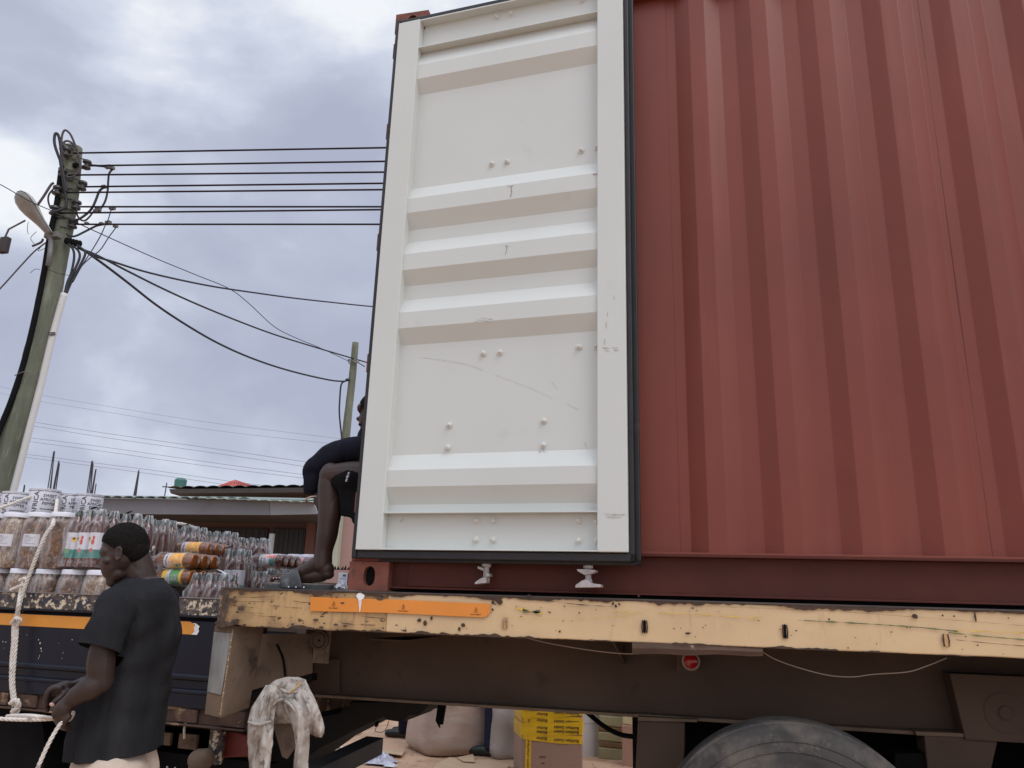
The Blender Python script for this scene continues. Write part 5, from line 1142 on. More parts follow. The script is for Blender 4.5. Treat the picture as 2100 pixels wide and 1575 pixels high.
sl_.ell(Q(655, 955, 3.49), (.05, .05, .045)); sl_.limb([Q(850, 1000, 3.6), Q(800, 945, 3.55), Q(778, 905, 3.55)], [.155, .16, .115], n=20)
link('jacket', remeshed(sl_, .0055, 2, 'jacket'), M['navy'], st)
q = MB(); q.limb([Q(705, 985), Q(735, 985), Q(800, 990, 3.5)], [.068, .078, .11]); q.hexa([Q(699, 1058, 3.37), Q(724, 1062, 3.37), Q(724, 1062, 3.45), Q(699, 1058, 3.45), Q(690, 960, 3.36), Q(740, 955, 3.36), Q(740, 955, 3.47), Q(690, 960, 3.47)])
q.hexa([Q(722, 1070, 3.37), Q(745, 1100, 3.37), Q(745, 1100, 3.45), Q(722, 1070, 3.45), Q(712, 1000, 3.36), Q(750, 960, 3.36), Q(750, 960, 3.47), Q(712, 1000, 3.47)])
shr = link('shorts', remeshed(q, .006, 4, 'shorts'), M['blk'], st)
me = text_mesh('snipes', .019, bold=.0003); o = link('lettering', me, M['paper'], shr)
p = Q(713, 978, 3.325); o.matrix_parent_inverse = wm(shr).inverted(); o.matrix_basis = Matrix.Translation(p) @ Matrix.Rotation(R(-8), 4, 'Z') @ Matrix.Rotation(R(90), 4, 'X') @ Matrix.Rotation(R(-104), 4, 'Z')
q = MB(); c_ = Q(643, 1022, 3.52); q.tube([c_ + Vector((.036*math.cos(a)+.0, .036*math.sin(a), .012*math.sin(a+2.2)-.006)) for a in [2*math.pi*k/30 for k in range(31)]], .0045, 8, cap=False); q.build('bracelet', mat('pale_bracelet', (.5, .38, .32), .4), st, smooth=True)
# slide sandal
snd = MB(); sol = [(548, 1190.5, 0), (556, 1189, .0), (600, 1189.5, 0), (650, 1191, 0), (684, 1192, 0)]
M['rub_g'] = mat('worn_grey_rubber', (.045, .047, .050), .5, var=.25, vscale=25, bump=.3, bscale=90, layers=[((.16, .16, .165), 26, .56, .12, (1, 1, 1), .6)])
def solef(z0, z1, grow=0):
    n = 26; top = []; a0, a1 = Q(549, 1192).x-grow, Q(686, 1192).x+grow; c_ = (a0+a1)/2; hw = (a1-a0)/2
    for k in range(n*2):
        t = 2*math.pi*k/(n*2); X = c_+hw*math.copysign(abs(math.cos(t))**.8, math.cos(t)); wd_ = (.048 if X < c_ else .038)+grow; top.append((X, YL-.004+wd_*math.sin(t), 0))
    mb = MB(); m2 = len(top); mb.add([(a, b_, z0) for a, b_, _ in top] + [(a, b_, z1) for a, b_, _ in top], [tuple(range(m2-1, -1, -1)), tuple(range(m2, 2*m2))] + [(k, (k+1) % m2, m2+(k+1) % m2, m2+k) for k in range(m2)]); return mb
zt = Q(600, 1189, YL).z; 
sd0 = solef(1.4555, 1.478).build('sandal', M['rub_g'], st, bevel=.003, label='grey slide sandal with three pale studs')
solef(1.4782, 1.4845, -.004).build('insole', mat('insole', (.22, .20, .17), .8, var=.3, vscale=20), sd0, bevel=.002)
sp = MB(); Ax, Bx = (578, 1196), (636, 1196)
def strapf(u, v):
    t = math.pi*(u*1.06-.03); y = YL-.004-math.cos(t)*.053; hgt = max(0, math.sin(t))
    lo0, lo1 = Q(590, 1196, YL).x, Q(634, 1196, YL).x; hi0, hi1 = Q(584, 1166, YL).x, Q(618, 1160, YL).x
    X = (lo0+(lo1-lo0)*v)*(1-hgt)+(hi0+(hi1-hi0)*v)*hgt; zl = 1.460; zh = (1.516+.036*v)
    return (X, y, zl+(zh-zl)*hgt**.7)
sp.grid(strapf, 24, 8); o = sp.build('strap', M['rub_g'], sd0, smooth=True); q = o.modifiers.new('t', 'SOLIDIFY'); q.thickness = .005; q.offset = 1
for px in (593, 608, 624):
    p = Q(px, 1196.5, YL-.060); MB().ell((p.x, YL-.060, 1.466), (.0045, .003, .0045)).build('stud', M['lid'], sd0, smooth=True)

# ---- two people behind the trailer, seen only by their feet and legs
def passer(x, y, face, label, tr_mat, boot_mat, stand=1.0):
    p_ = thing('person', label, 'person', (x, y, 0), face)
    b_ = MB(); b_.limb([(0, -.1, .05), (0, -.1, .48), (0, -.09, .9)], [.045, .055, .08]); b_.limb([(0, .1, .05), (-.0, .1, .48), (0, .09, .9)], [.045, .055, .08]); b_.limb([(0, 0, .92), (0, 0, 1.15), (0, 0, 1.38)], [.13, .12, .13]); b_.limb([(0, -.19, 1.38), (0, -.24, 1.1), (.06, -.22, .85), (.1, -.21, .76)], [.05, .042, .032, .03]); b_.limb([(0, .19, 1.38), (0, .24, 1.1), (.06, .22, .85), (.1, .21, .76)], [.05, .042, .032, .03])
    b_.limb([(0, 0, 1.4), (0, 0, 1.52)], [.06, .055]); b_.ell((.01, 0, 1.60), (.09, .075, .11)); b_.ell((.095, 0, 1.59), (.015, .012, .018))
    link('body', remeshed(b_, .012, 2), M['skin'], p_, world=False)
    b_ = MB(); b_.limb([(0, -.1, .10), (0, -.1, .48), (0, -.085, .9)], [.075, .080, .11], n=18); b_.limb([(0, .1, .10), (0, .1, .48), (0, .085, .9)], [.075, .080, .11], n=18); link('trousers', remeshed(b_, .012, 3), tr_mat, p_, world=False)
    b_ = MB(); b_.limb([(0, 0, .95), (0, 0, 1.2), (0, 0, 1.36)], [.16, .16, .15], n=18); b_.limb([(0, -.16, 1.38), (0, -.22, 1.2)], [.07, .065]); b_.limb([(0, .16, 1.38), (0, .22, 1.2)], [.07, .065]); link('shirt', remeshed(b_, .012, 3), M['navy'], p_, world=False)
    for s_ in (-1, 1):
        b_ = MB(); b_.limb([(-.03, s_*.1, .05), (.10, s_*.1, .045), (.19, s_*.1, .04)], [.048, .045, .038]); b_.limb([(0, s_*.1, .06), (0, s_*.1, .18)], [.05, .058])
        me = b_.mesh('boot', True); o = link('boot', me, boot_mat, p_, world=False)
        for v_ in me.vertices:
            v_.co.z = max(v_.co.z, .004)
    q = MB(); q.ell((-.01, 0, 1.625), (.093, .08, .095)); q.build('hair', M['hair'], p_, smooth=True, world=False)
    return p_
boot = mat('black_boot', (.012, .012, .014), .35, var=.3, vscale=15); boot2 = mat('dark_green_boot', (.02, .035, .028), .5, var=.3, vscale=15)
p = atZ(836, 1511, 0); passer(p.x, p.y, math.pi, 'person standing behind the big wrapped bale, only black boots showing', M['navy'], boot)
p = atZ(1000, 1548, 0); passer(p.x+.05, p.y+.05, math.pi, 'person in navy trousers and dark boots between the two wrapped bales', mat('navy_trousers', (.012, .018, .05), .9, var=.2), boot2)

# ------------------------------------------------------------------ dirty trousers hung over the tail bracket
lc = mat('stained_cloth', (.42, .38, .34), .95, var=.15, vscale=7, bump=.35, bscale=14, bdist=.02, spec=.1, layers=[((.19, .14, .105), 14, .50, .10, (1, 1, .7), .8), ((.09, .075, .065), 30, .58, .06, (1, 1, .6), .75), ((.52, .50, .48), 9, .60, .1)])
ht = thing('hung_trousers', 'stained pale work trousers hung over a bracket at the trailer tail', 'trousers', atY(585, 1400, 3.06))
def cloth(cols, Y0, nm, seed, thick=.006):
    # cols: rows of (px_left, px_right, py, Y) from top to bottom
    mb = MB(); rows = []
    for i in range(len(cols)-1):
        for k in range(6):
            t = k/6; rows.append([cols[i][j]*(1-t)+cols[i+1][j]*t for j in range(len(cols[0]))])
    rows.append(list(cols[-1])); W = 26
    def fn(u, v):
        i = int(round(v*(len(rows)-1))); a, b_, y_, Y_ = rows[i]
        px = a+(b_-a)*u; bulge = math.sin(math.pi*u)*.018
        w_ = .022*mnoise.noise((px*.06+seed, y_*.012, 0)) + .014*abs(mnoise.noise((px*.10+y_*.02+seed, y_*.012, 3))) + .010*(1-abs(mnoise.noise(((px+y_*.5)*.055, (px-y_)*.012, seed)))*2.2)
        return atY(px, y_, Y_-bulge+w_)
    mb.grid(fn, W, len(rows)-1); o = mb.build(nm, lc, ht, smooth=True); q_ = o.modifiers.new('t', 'SOLIDIFY'); q_.thickness = thick; q_.offset = 1; return o
cloth([(588, 610, 1391, 3.10), (566, 628, 1397, 3.05), (548, 634, 1410, 3.03), (536, 640, 1428, 3.02), (530, 643, 1450, 3.02), (536, 640, 1468, 3.03), (552, 622, 1482, 3.05)], 3, 'seat', 1)
cloth([(545, 572, 1405, 3.02), (530, 572, 1428, 2.99), (515, 566, 1452, 2.975), (508, 562, 1478, 2.965), (507, 560, 1510, 2.965), (509, 557, 1545, 2.965), (511, 554, 1575, 2.965), (512, 552, 1625, 2.965)], 3, 'trouser_leg', 5)
cloth([(600, 634, 1410, 3.02), (606, 646, 1432, 2.985), (612, 655, 1455, 2.97), (616, 662, 1475, 2.965), (620, 666, 1492, 2.965), (632, 665, 1503, 2.965), (650, 661, 1512, 2.965)], 3, 'trouser_leg', 9)
cloth([(572, 606, 1432, 2.985), (580, 622, 1450, 2.965), (592, 632, 1470, 2.96), (602, 636, 1500, 2.965), (606, 635, 1530, 2.97), (602, 632, 1560, 2.97), (598, 629, 1625, 2.97)], 3, 'trouser_leg', 14)
for pts in ([(556, 1452), (566, 1440), (580, 1436), (594, 1444), (606, 1460)], [(540, 1436), (536, 1452), (530, 1470)], [(560, 1430), (553, 1450), (550, 1475)], [(620, 1420), (630, 1442), (640, 1470)], [(508, 1480), (530, 1486), (556, 1479)], [(575, 1412), (590, 1420), (612, 1418)]):
    P_ = curve([atY(a, b_, 2.955 if b_ > 1440 else 2.985) for a, b_ in pts], 6); MB().tube(P_, [.0065*math.sin(math.pi*(k+.5)/len(P_))+.001 for k in range(len(P_))], 8).build('cloth_fold', lc, ht, smooth=True)
MB().tube(curve([atY(590, 1424, 2.985), atY(600, 1416, 2.98), atY(612, 1406, 2.99), atY(616, 1400, 3.0)], 6), .004, 6).build('waistband_stripe', mat('ochre_stripe', (.45, .30, .12), .9), ht, smooth=True)
# the bracket they hang from, with a hanging dusty plate
MB().tube([atY(600, 1396, 3.22), atY(596, 1404, 3.04)], .02, 10).build('tail_bracket', M['dark'], tr)
MB().prism([atY(556, 1476, 3.07), atY(622, 1478, 3.07), atY(626, 1508, 3.07), atY(600, 1540, 3.07), atY(588, 1557, 3.07), atY(578, 1552, 3.07)], (0, .008, 0)).build('mud_plate', M['dust'], tr, bevel=.002)
MB().prism([atY(570, 1400, 3.10), atY(625, 1400, 3.10), atY(622, 1480, 3.10), atY(560, 1480, 3.10)], (0, .02, 0)).build('tail_plate', M['dark'], tr)

# ------------------------------------------------------------------ goods standing behind the trailer
wrapm = mat('stretch_wrapped_board', (.48, .375, .325), .30, var=.10, vscale=3, bump=.35, bscale=30, coat=.5, stretch=(1, 1, 3), layers=[((.56, .50, .47), 9, .52, .12, (.25, .25, 4), .65, .2), ((.25, .14, .09), 3, .58, .12, (1, 1, 1), .6), ((.70, .66, .62), 30, .66, .03, (.15, .15, 5), .6, .2)])
def soft_box(name, label, cat, c, w_, d_, h_, rz, mt, r=.05, amp=.012, seed=0, group=None):
    t_ = thing(name, label, cat, c, rz, group)
    mb = MB(); n = 36; rows = 14
    def fn(u, v):
        a = 2*math.pi*u; ca, sa = math.cos(a), math.sin(a); k = 1/max(abs(ca), abs(sa)); k = k*(1-.0)+0; sx = ca*min(k, 1.22); sy = sa*min(k, 1.22)
        z = h_*v; e_ = 1-.10*max(0, 1-z/r)**2-.06*max(0, 1-(h_-z)/r)**2
        nn = amp*mnoise.noise((sx*2+seed, sy*2, z*4))
        return (sx*w_/2*e_+nn*ca*2, sy*d_/2*e_+nn*sa*2, z)
    mb.grid(fn, n, rows, cu=True); m2 = rows*n; mb.f.append(tuple(m2+i for i in range(n))); mb.mi.append(0); mb.f.append(tuple(range(n-1, -1, -1))); mb.mi.append(0)
    mb.build('wrapped_body', mt, t_, smooth=True, world=False, auto=None); return t_
p = atZ(908, 1556, 0)
big = soft_box('wrapped_bale', 'large stretch wrapped bale standing corner first on the dirt behind the trailer', 'bale', (p.x-.10, p.y+.48, 0), .74, .70, .95, R(42), wrapm, seed=2)
q = MB()
for k in range(5):
    z = .5+.045*k+.2*(k % 2); q.tube([(.385*math.cos(a)*min(1/max(abs(math.cos(a)), abs(math.sin(a))), 1.22)*.985, .365*math.sin(a)*min(1/max(abs(math.cos(a)), abs(math.sin(a))), 1.22)*.985, z+.04*math.sin(a*2+k)) for a in [2*math.pi*j/40 for j in range(41)]], .0035, 5, cap=False)
q.build('wrap_edge', mat('film_edge', (.66, .62, .60), .3), big, smooth=True, world=False)
p = atZ(1040, 1551, 0)
bag = soft_box('wrapped_bale', 'smaller rounded wrapped bale with a white paper strip, left of the yellow taped carton', 'bale', (p.x+.03, p.y+.10, 0), .50, .5, .64, R(20), mat('stretch_wrapped_grey', (.46, .42, .39), .28, var=.12, vscale=4, bump=.5, bscale=18, coat=.6, layers=[((.60, .58, .56), 7, .52, .12, (.6, .6, 1.5), .7, .2), ((.22, .17, .14), 4, .6, .1)]), r=.12, amp=.03, seed=7)
p1, p2 = atZ(1005, 1525, .2), None
tg_ = atY(1018, 1527, p.y+.02); q = MB(); q.prism([atY(1003, 1520, p.y-.02), atY(1030, 1527, p.y-.02), atY(1032, 1536, p.y-.02), atY(1006, 1529, p.y-.02)], (0, .004, 0)); q.build('paper_strip', M['paper'], bag)
me = text_mesh('H.OSE-1', .032, bold=.001); o = link('lettering', me, M['ink'], bag); o.matrix_parent_inverse = wm(bag).inverted(); pc = atY(1018, 1528, p.y-.025); o.matrix_basis = Matrix.Translation(pc) @ Matrix.Rotation(R(90), 4, 'X') @ Matrix.Rotation(R(-18+180), 4, 'Z')
p = atZ(1040, 1551, 0); q = soft_box('wrapped_parcel', 'flat wrapped parcel lying on top of the smaller bale', 'parcel', (p.x+.02, p.y+.27, .625), .50, .42, .2, R(-25), mat('white_wrap', (.62, .58, .56), .3, var=.08, bump=.3, bscale=20, coat=.4), r=.03, amp=.01, seed=4)
# tall carton wound with yellow printed tape
pL, pR = atZ(1068, 1592, 0), atZ(1196, 1592, 0)
cw = (pR-pL).length; cdir = (pR-pL).normalized(); cn_ = Vector((-cdir.y, cdir.x, 0)); ang = math.atan2(cdir.y, cdir.x)
cc_ = (pL+pR)/2 + cn_*.22
tc_ = thing('taped_carton', 'tall brown carton wound with yellow printed packing tape', 'carton', (cc_.x, cc_.y, 0), ang)
cb = mat('kraft_board', (.36, .235, .18), .6, var=.06, vscale=3, bump=.15, bscale=30, coat=.15, layers=[((.28, .18, .13), 4, .58, .2, (1, 1, .5), .5)])
MB().box(-cw/2, cw/2, -.22, .22, 0, 1.06).build('carton_body', cb, tc_, bevel=.02, world=False)
yt = mat('yellow_tape', (.80, .50, .02), .30, var=.08, vscale=10, bump=.35, bscale=22, coat=.3, layers=[((.62, .36, .02), 14, .60, .06, (.3, .3, 2), .6)])
rt = random.Random(11); tz0 = (atY(1130, 1523, pL.y).z)
H_ = [tz0+.01+.055*k for k in range(9)]
for k, z in enumerate(H_):
    tl, tr2 = rt.uniform(-.018, .018), rt.uniform(-.018, .018); dz = rt.uniform(-.006, .006); wd_ = .034
    off = .0035+.0022*(k % 3)
    if k == 0: tl, tr2 = .035, -.008
    if k == 1: tl, tr2 = .012, .018
    V = []
    n = 10
    loop = [(-cw/2-off, -.20), (-cw/2-off+.02, -.22-off)] + [(-cw/2+.02+(cw-.04)*i/n, -.22-off-.002*math.sin(i*1.3+k)) for i in range(1, n)] + [(cw/2+off-.02, -.22-off), (cw/2+off, -.20), (cw/2+off, .20), (-cw/2-off, .20)]
    for x_, y_ in loop:
        t = (x_+cw/2)/cw; zc = z+dz+tl*(1-t)+tr2*t-.012*math.sin(math.pi*t)*(1 if k == 0 else .4); V += [(x_, y_, zc-wd_), (x_, y_, zc+wd_)]
    m2 = len(loop); o = MB().add(V, [(2*i, 2*((i+1) % m2), 2*((i+1) % m2)+1, 2*i+1) for i in range(m2)]).build('packing_tape', yt, tc_, world=False)
    for x_, txt in ((cw*.22, 'Burkhart GmbH'), (-cw*.18, 'Bücher')):
        t = (x_+cw/2)/cw; zc = z+dz+tl*(1-t)+tr2*t-.012*math.sin(math.pi*t)*(1 if k == 0 else .4)
        l_ = link('lettering', text_mesh(txt, .034, bold=.0006), M['ink'], o, world=False); l_.location = (x_, -.22-off-.0035, zc-.006); l_.rotation_euler = (R(90), R(180+3), 0)
o = MB().box(-cw/2+.035, -cw/2+.085, -.222-.001, -.2195, 0, 1.05).build('packing_tape', yt, tc_, world=False)
for zz2 in (.16, .36):
    l_ = link('lettering', text_mesh('Burkhart GmbH', .030, bold=.0005), M['ink'], o, world=False); l_.location = (-cw/2+.06, -.2235, zz2); l_.rotation_euler = (R(90), R(90), 0)
q = MB(); q.ell((-cw*.16, -.219, tz0-.13), (.035, .004, .010)).ell((-cw*.15, -.219, tz0-.18), (.02, .004, .008)); q.build('tear', mat('torn_board', (.18, .10, .075), .9), tc_, world=False, smooth=True)
# white appliance box, striped mat stack, small leaning pieces
p = atZ(1226, 1556, 0); whm = mat('white_box', (.60, .61, .64), .5, var=.04, vscale=4)
wb = thing('white_box', 'tall white box just right of the yellow taped carton', 'box', (p.x-.14, p.y+.28, 0), R(32)); MB().box(-.27, .27, -.24, .24, .0, .58).build('box_body', whm, wb, bevel=.008, world=False); MB().box(-.272, .272, -.242, .242, .305, .309).build('box_seam', M['grey_l'], wb, world=False); MB().box(-.27, .27, -.24, .24, .5805, .95).build('box_top', whm, wb, bevel=.008, world=False)
p = atZ(1256, 1561, 0); sk = thing('mat_stack', 'stack of folded green and brown striped mats', 'mats', (p.x, p.y+.17, 0), R(-8))
g1m = mat('pale_green_mat', (.34, .33, .20), .9, var=.15, vscale=60, bump=.5, stretch=(3, 3, .3)); g2m = mat('brown_mat', (.20, .13, .07), .9, var=.15, vscale=60, bump=.5, stretch=(3, 3, .3)); z = 0
for i in range(12):
    hh_ = (.10, .055, .085, .05)[i % 4] if i else .11
    MB().box(-.125+.006*math.sin(i*2), .125+.006*math.cos(i*3), -.14, .14, z+.001, z+hh_).build('folded_mat', g1m if i % 2 == 0 else g2m, sk, bevel=.012, world=False); z += hh_
p = atZ(1293, 1575, 0); lb = thing('parcel', 'narrow pink parcel with a yellowish wrapped top, beside the spring hanger', 'parcel', (p.x, p.y+.12, 0), R(-6)); MB().box(-.07, .07, -.1, .1, 0, .36).build('parcel_body', mat('pink_board', (.44, .28, .23), .7, var=.1), lb, bevel=.006, world=False); MB().box(-.065, .075, -.095, .105, .361, .60).build('wrapped_top', mat('yellowish_wrap', (.60, .55, .36), .3, var=.25, vscale=14, bump=.8, bscale=20, coat=.5), lb, bevel=.012, world=False)
# litter on the dirt
card = mat('flat_cardboard', (.50, .36, .23), .8, var=.08, vscale=6, bump=.2)
def flat(pts, label, nm='cardboard_sheet', mt=None, amp=.015, z0=.022, cat='cardboard'):
    P = [atZ(a, b_, z0) for a, b_ in pts]; mb = MB(); mb.prism([Vector((p_.x, p_.y, z0+gz(p_.x, p_.y)*1+amp*mnoise.noise(p_*3))) for p_ in P], (0, 0, .005)); o_ = mb.build(nm, mt or card, None); tag(o_, label, cat); return o_
flat([(768, 1545), (777, 1537), (830, 1534), (828, 1545), (824, 1551), (800, 1549), (770, 1549)], 'torn piece of pale cardboard lying left of the big bale')
flat([(905, 1560), (922, 1551), (936, 1552), (950, 1560), (968, 1562), (980, 1555), (1004, 1556), (1046, 1567), (1030, 1590), (880, 1595), (890, 1572)], 'large torn sheet of brown cardboard on the dirt in front of the bales')
flat([(938, 1551), (970, 1545), (975, 1562), (950, 1559)], 'small piece of cardboard poking out from under the big bale', z0=.034)
pb_ = mat('plastic_bag', (.55, .56, .68), .3, var=.15, vscale=20, coat=.4)
def crumple(px, py, r_, label, nm, mt, seed, cat):
    p_ = atZ(px, py, .02); mb = MB(); mb.grid(lambda u, v: (p_.x+r_[0]*(u-.5)*2*(1-.4*abs(mnoise.noise((v*3, seed, 0)))), p_.y+r_[1]*(v-.5)*2, .012+r_[2]*max(0, 1-((u-.5)**2+(v-.5)**2)*4)*(.5+1.1*abs(mnoise.noise((u*5+seed, v*5, 2))))), 16, 12); o_ = mb.build(nm, mt); tag(o_, label, cat); return o_
crumple(782, 1560, (.13, .12, .10), 'crumpled bluish white plastic bag on the dirt', 'plastic_bag', pb_, 3, 'plastic bag')
crumple(801, 1568, (.055, .05, .03), 'scrap of white plastic beside the crumpled bag', 'plastic_scrap', M['lid'], 8, 'litter')
crumple(675, 1524, (.06, .12, .14), 'white plastic cup lying under the trailer tail', 'plastic_cup', M['lid'], 12, 'cup')
p = [atZ(a, b_, .03) for a, b_ in ((738, 1496), (735, 1503), (718, 1502), (722, 1498), (712, 1512), (704, 1519), (692, 1520), (696, 1530), (702, 1534))]
o = MB().tube(curve(p, 6), .012, 8).build('white_hose', M['lid'], smooth=True); tag(o, 'white hose end curling on the dirt under the tail', 'hose')
rs_ = random.Random(21); q = MB()
for i in range(1500):
    x_, y_ = rs_.uniform(-6, 2.5), rs_.uniform(6.5, 14); r_ = rs_.choice((.008, .012, .02, .03))*rs_.uniform(.5, 1.1); z_ = gz(x_, y_)
    a = rs_.uniform(0, 6.28); q.add([(x_+r_*math.cos(a+k*1.57)*(1+.5*(k % 2)), y_+r_*math.sin(a+k*1.57)*.8, z_+(.001 if k < 4 else 0)) for k in range(4)] + [(x_, y_, z_+r_*.5)], [(0, 1, 4), (1, 2, 4), (2, 3, 4), (3, 0, 4)])
tag(q.build('pebbles', mat('pebble', (.40, .29, .21), .9, var=.5, vscale=3), None), 'scattered pebbles and wood chips on the dirt', kind='stuff')

# ------------------------------------------------------------------ small white packet with the number 40 on the deck
p = atY(699, 1203, 3.36); pk = thing('packet', 'small white packet marked 40 in clear film, on the deck behind the heel', 'packet', (p.x, 3.38, 1.456))
MB().box(p.x-.022, p.x+.024, 3.37, 3.40, 1.456, 1.535).build('card_box', M['paper'], pk, bevel=.002)
o = link('lettering', text_mesh('40', .015, bold=.0005), M['ink'], pk); o.matrix_parent_inverse = wm(pk).inverted(); o.matrix_basis = Matrix.Translation((p.x+.008, 3.3685, 1.523)) @ Matrix.Rotation(R(90), 4, 'X')
q = MB()
for k in range(4): q.box(p.x-.014+k*.008, p.x-.009+k*.008, 3.3685, 3.3695, 1.508, 1.511)
tag(q.build('small_print', M['grey_l'], pk), kind='stuff')
mb = MB(); mb.grid(lambda u, v: (p.x-.036+.07*u, 3.345+.03*v+.01*mnoise.noise((u*6, v*6, 2)), 1.456+.048*(math.sin(math.pi*u)**.6)*(.3+.7*v)+.012*mnoise.noise((u*7, v*5, 9))*math.sin(math.pi*u)), 16, 8); mb.build('crumpled_film', mat('clear_film_white', (.62, .62, .66), .25, var=.1, coat=.5), pk, smooth=True)

# ------------------------------------------------------------------ houses beyond
roofm = mat('green_grey_roof', (.20, .25, .23), .6, var=.15, vscale=1.5); fas = mat('grey_fascia', (.165, .165, .18), .6, var=.08, vscale=.8, layers=[((.11, .105, .11), 1.5, .6, .2)]); fas2 = mat('lighter_fascia', (.25, .255, .265), .6, var=.08)
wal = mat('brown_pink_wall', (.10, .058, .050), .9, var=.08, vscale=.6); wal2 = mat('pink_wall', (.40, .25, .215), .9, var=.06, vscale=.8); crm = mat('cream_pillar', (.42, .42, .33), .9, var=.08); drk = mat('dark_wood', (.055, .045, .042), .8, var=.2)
h1 = thing('veranda_house', 'low pinkish brown house with grey veranda fascia and scalloped metal roof edge', 'house', (-6, 14, 0))
YF, YH = 12.6, 14.2
fa = [atY(-60, 1018, YF), atY(553, 1026, YF), atY(553, 1056, YF), atY(-60, 1052, YF)]
MB().prism(fa, (0, .05, 0)).build('fascia', fas, h1)
fb = [atY(554, 1026, YF), atY(642, 1030, YF), atY(652, 1054, YF), atY(554, 1056, YF)]; MB().prism(fb, (0, .05, 0)).build('fascia', fas2, h1, label='lighter end of the veranda fascia')
e0_, e1_ = atY(-60, 1018, YF), atY(520, 1025, YF)
def corrug(a, b_, back, n, amp, nm, mt, par):
    mb = MB(); a, b_, back = Vector(a), Vector(b_), Vector(back)
    mb.grid(lambda u, v: a.lerp(b_, u) + back*v + Vector((0, 0, amp*abs(math.sin(math.pi*u*n/8*4))**.7*1.0)), n*5, 2); o_ = mb.build(nm, mt, par); q_ = o_.modifiers.new('t', 'SOLIDIFY'); q_.thickness = .012; return o_
corrug(e0_+Vector((0, -.12, .0)), e1_+Vector((0, -.12, 0)), (0, 3.2, .40), 52, .035, 'roof', roofm, h1)
corrug(atY(405, 1021, YF-.15), atY(640, 1029, YF-.15), (0, 3.0, .30), 22, .014, 'roof', mat('pale_green_roof', (.36, .45, .41), .6, var=.1), h1)
zw0 = 0
def wallp(a, b_, Y, z0, z1, th, nm, mt, par, label=None): x0, x1 = atY(a, 1100, Y).x, atY(b_, 1100, Y).x; return MB().box(x0, x1, Y, Y+th, z0, z1).build(nm, mt, par, label=label)
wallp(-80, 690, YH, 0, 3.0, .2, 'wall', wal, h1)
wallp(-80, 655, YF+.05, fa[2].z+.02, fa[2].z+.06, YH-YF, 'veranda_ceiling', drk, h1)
for a, b_ in ((395, 548), (556, 626)):
    o = MB().box(atY(a, 1100, YH-.03).x, atY(b_, 1100, YH-.03).x, YH-.04, YH-.004, .2, atY(480, 1084, YH).z).build('window', mat('dark_shutter', (.016, .017, .021), .6, var=.1), h1)
    for k in range(12 if a < 400 else 7):
        xx = atY(a, 1100, YH-.03).x + (atY(b_, 1100, YH-.03).x-atY(a, 1100, YH-.03).x)*(k+.5)/(12 if a < 400 else 7); MB().box(xx-.012, xx+.012, YH-.052, YH-.0405, .25, atY(480, 1086, YH).z).build('shutter_rib', mat('rib', (.028, .029, .034), .6) if k == 0 and a < 400 else bpy.data.materials['rib'], o)
xx = atY(558, 1100, YF+.1).x; MB().box(xx-.035, xx+.035, YF+.06, YF+.13, 0, 2.5).build('veranda_post', mat('pale_post', (.30, .31, .30), .7, var=.1), h1)
wallp(627, 645, YH-.05, 0, 3.0, .04, 'wall_pilaster', mat('reddish_pilaster', (.17, .085, .065), .9), h1)
h2 = thing('far_house', 'darker house behind the veranda house, its corrugated roof edge just above', 'house', (-10, 21, 0)); Y2 = 20
a, b_ = atY(345, 1000, Y2), atY(700, 996, Y2)
corrug(a, b_, (0, 3, .2), 26, .05, 'roof', mat('dark_roof', (.085, .09, .085), .7, var=.2), h2)
MB().prism([atY(347, 1003, Y2-.02), atY(700, 999, Y2-.02), atY(700, 1009, Y2-.02), atY(350, 1012, Y2-.02)], (0, .05, 0)).build('fascia', drk, h2)
MB().prism([atY(350, 1012, Y2), atY(700, 1009, Y2), atY(700, 1012, Y2+1.3), atY(384, 1022, Y2+1.3)], (0, 0, .02)).build('eaves', drk, h2)
MB().box(atY(385, 1015, Y2+1.3).x, atY(760, 1015, Y2+1.3).x, Y2+1.3, Y2+5, 0, atY(500, 1008, Y2+1.3).z).build('wall', mat('brown_wall', (.12, .085, .07), .9, var=.1, vscale=.5), h2)
tkx = atY(370, 992, Y2+.6); MB().lathe([(.17, -.1), (.18, .10), (.15, .14), (.10, .17), (.02, .175)], 16, (tkx.x, tkx.y, tkx.z)).build('bucket', mat('green_bucket', (.05, .16, .13), .5), None); tag([o_ for o_ in COL.objects if o_.name.startswith('bucket')][0], 'dark green bucket standing on the far roof edge', 'bucket')
rh = thing('red_roof_house', 'distant house with a red hipped roof peeping over the far roof', 'house', (-12, 34, 0)); Y3 = 34
l_, r_ = atY(440, 1001, Y3), atY(530, 1001, Y3); wv = r_-l_; ap = atY(482, 986, Y3+wv.x/2); ap.y -= wv.x/2
mb = MB(); mb.add([l_, r_, r_+Vector((0, wv.x, 0)), l_+Vector((0, wv.x, 0)), ap+Vector((0, wv.x/2, 0))], [(0, 1, 4), (1, 2, 4), (2, 3, 4), (3, 0, 4)]); rr2 = mb.build('roof', mat('red_roof', (.46, .11, .085), .6, var=.1, vscale=1), rh)
for t in (0, .12, .25, .38, .5, .62, .75, .88, 1):
    MB().tube([l_.lerp(r_, t)+Vector((0, -.02, .02)), ap+Vector((0, wv.x/2-.02, .03))], .035, 4).build('roof_rib', bpy.data.materials['red_roof'], rr2)
MB().box(l_.x+.3, r_.x-.3, Y3+.3, Y3+wv.x-.3, 0, l_.z).build('wall', wal2, rh)
h4 = thing('pink_house', 'pink walled house with cream corner pillar seen between the shin and the container', 'house', (-7, 12, 0)); Y4 = 11.0
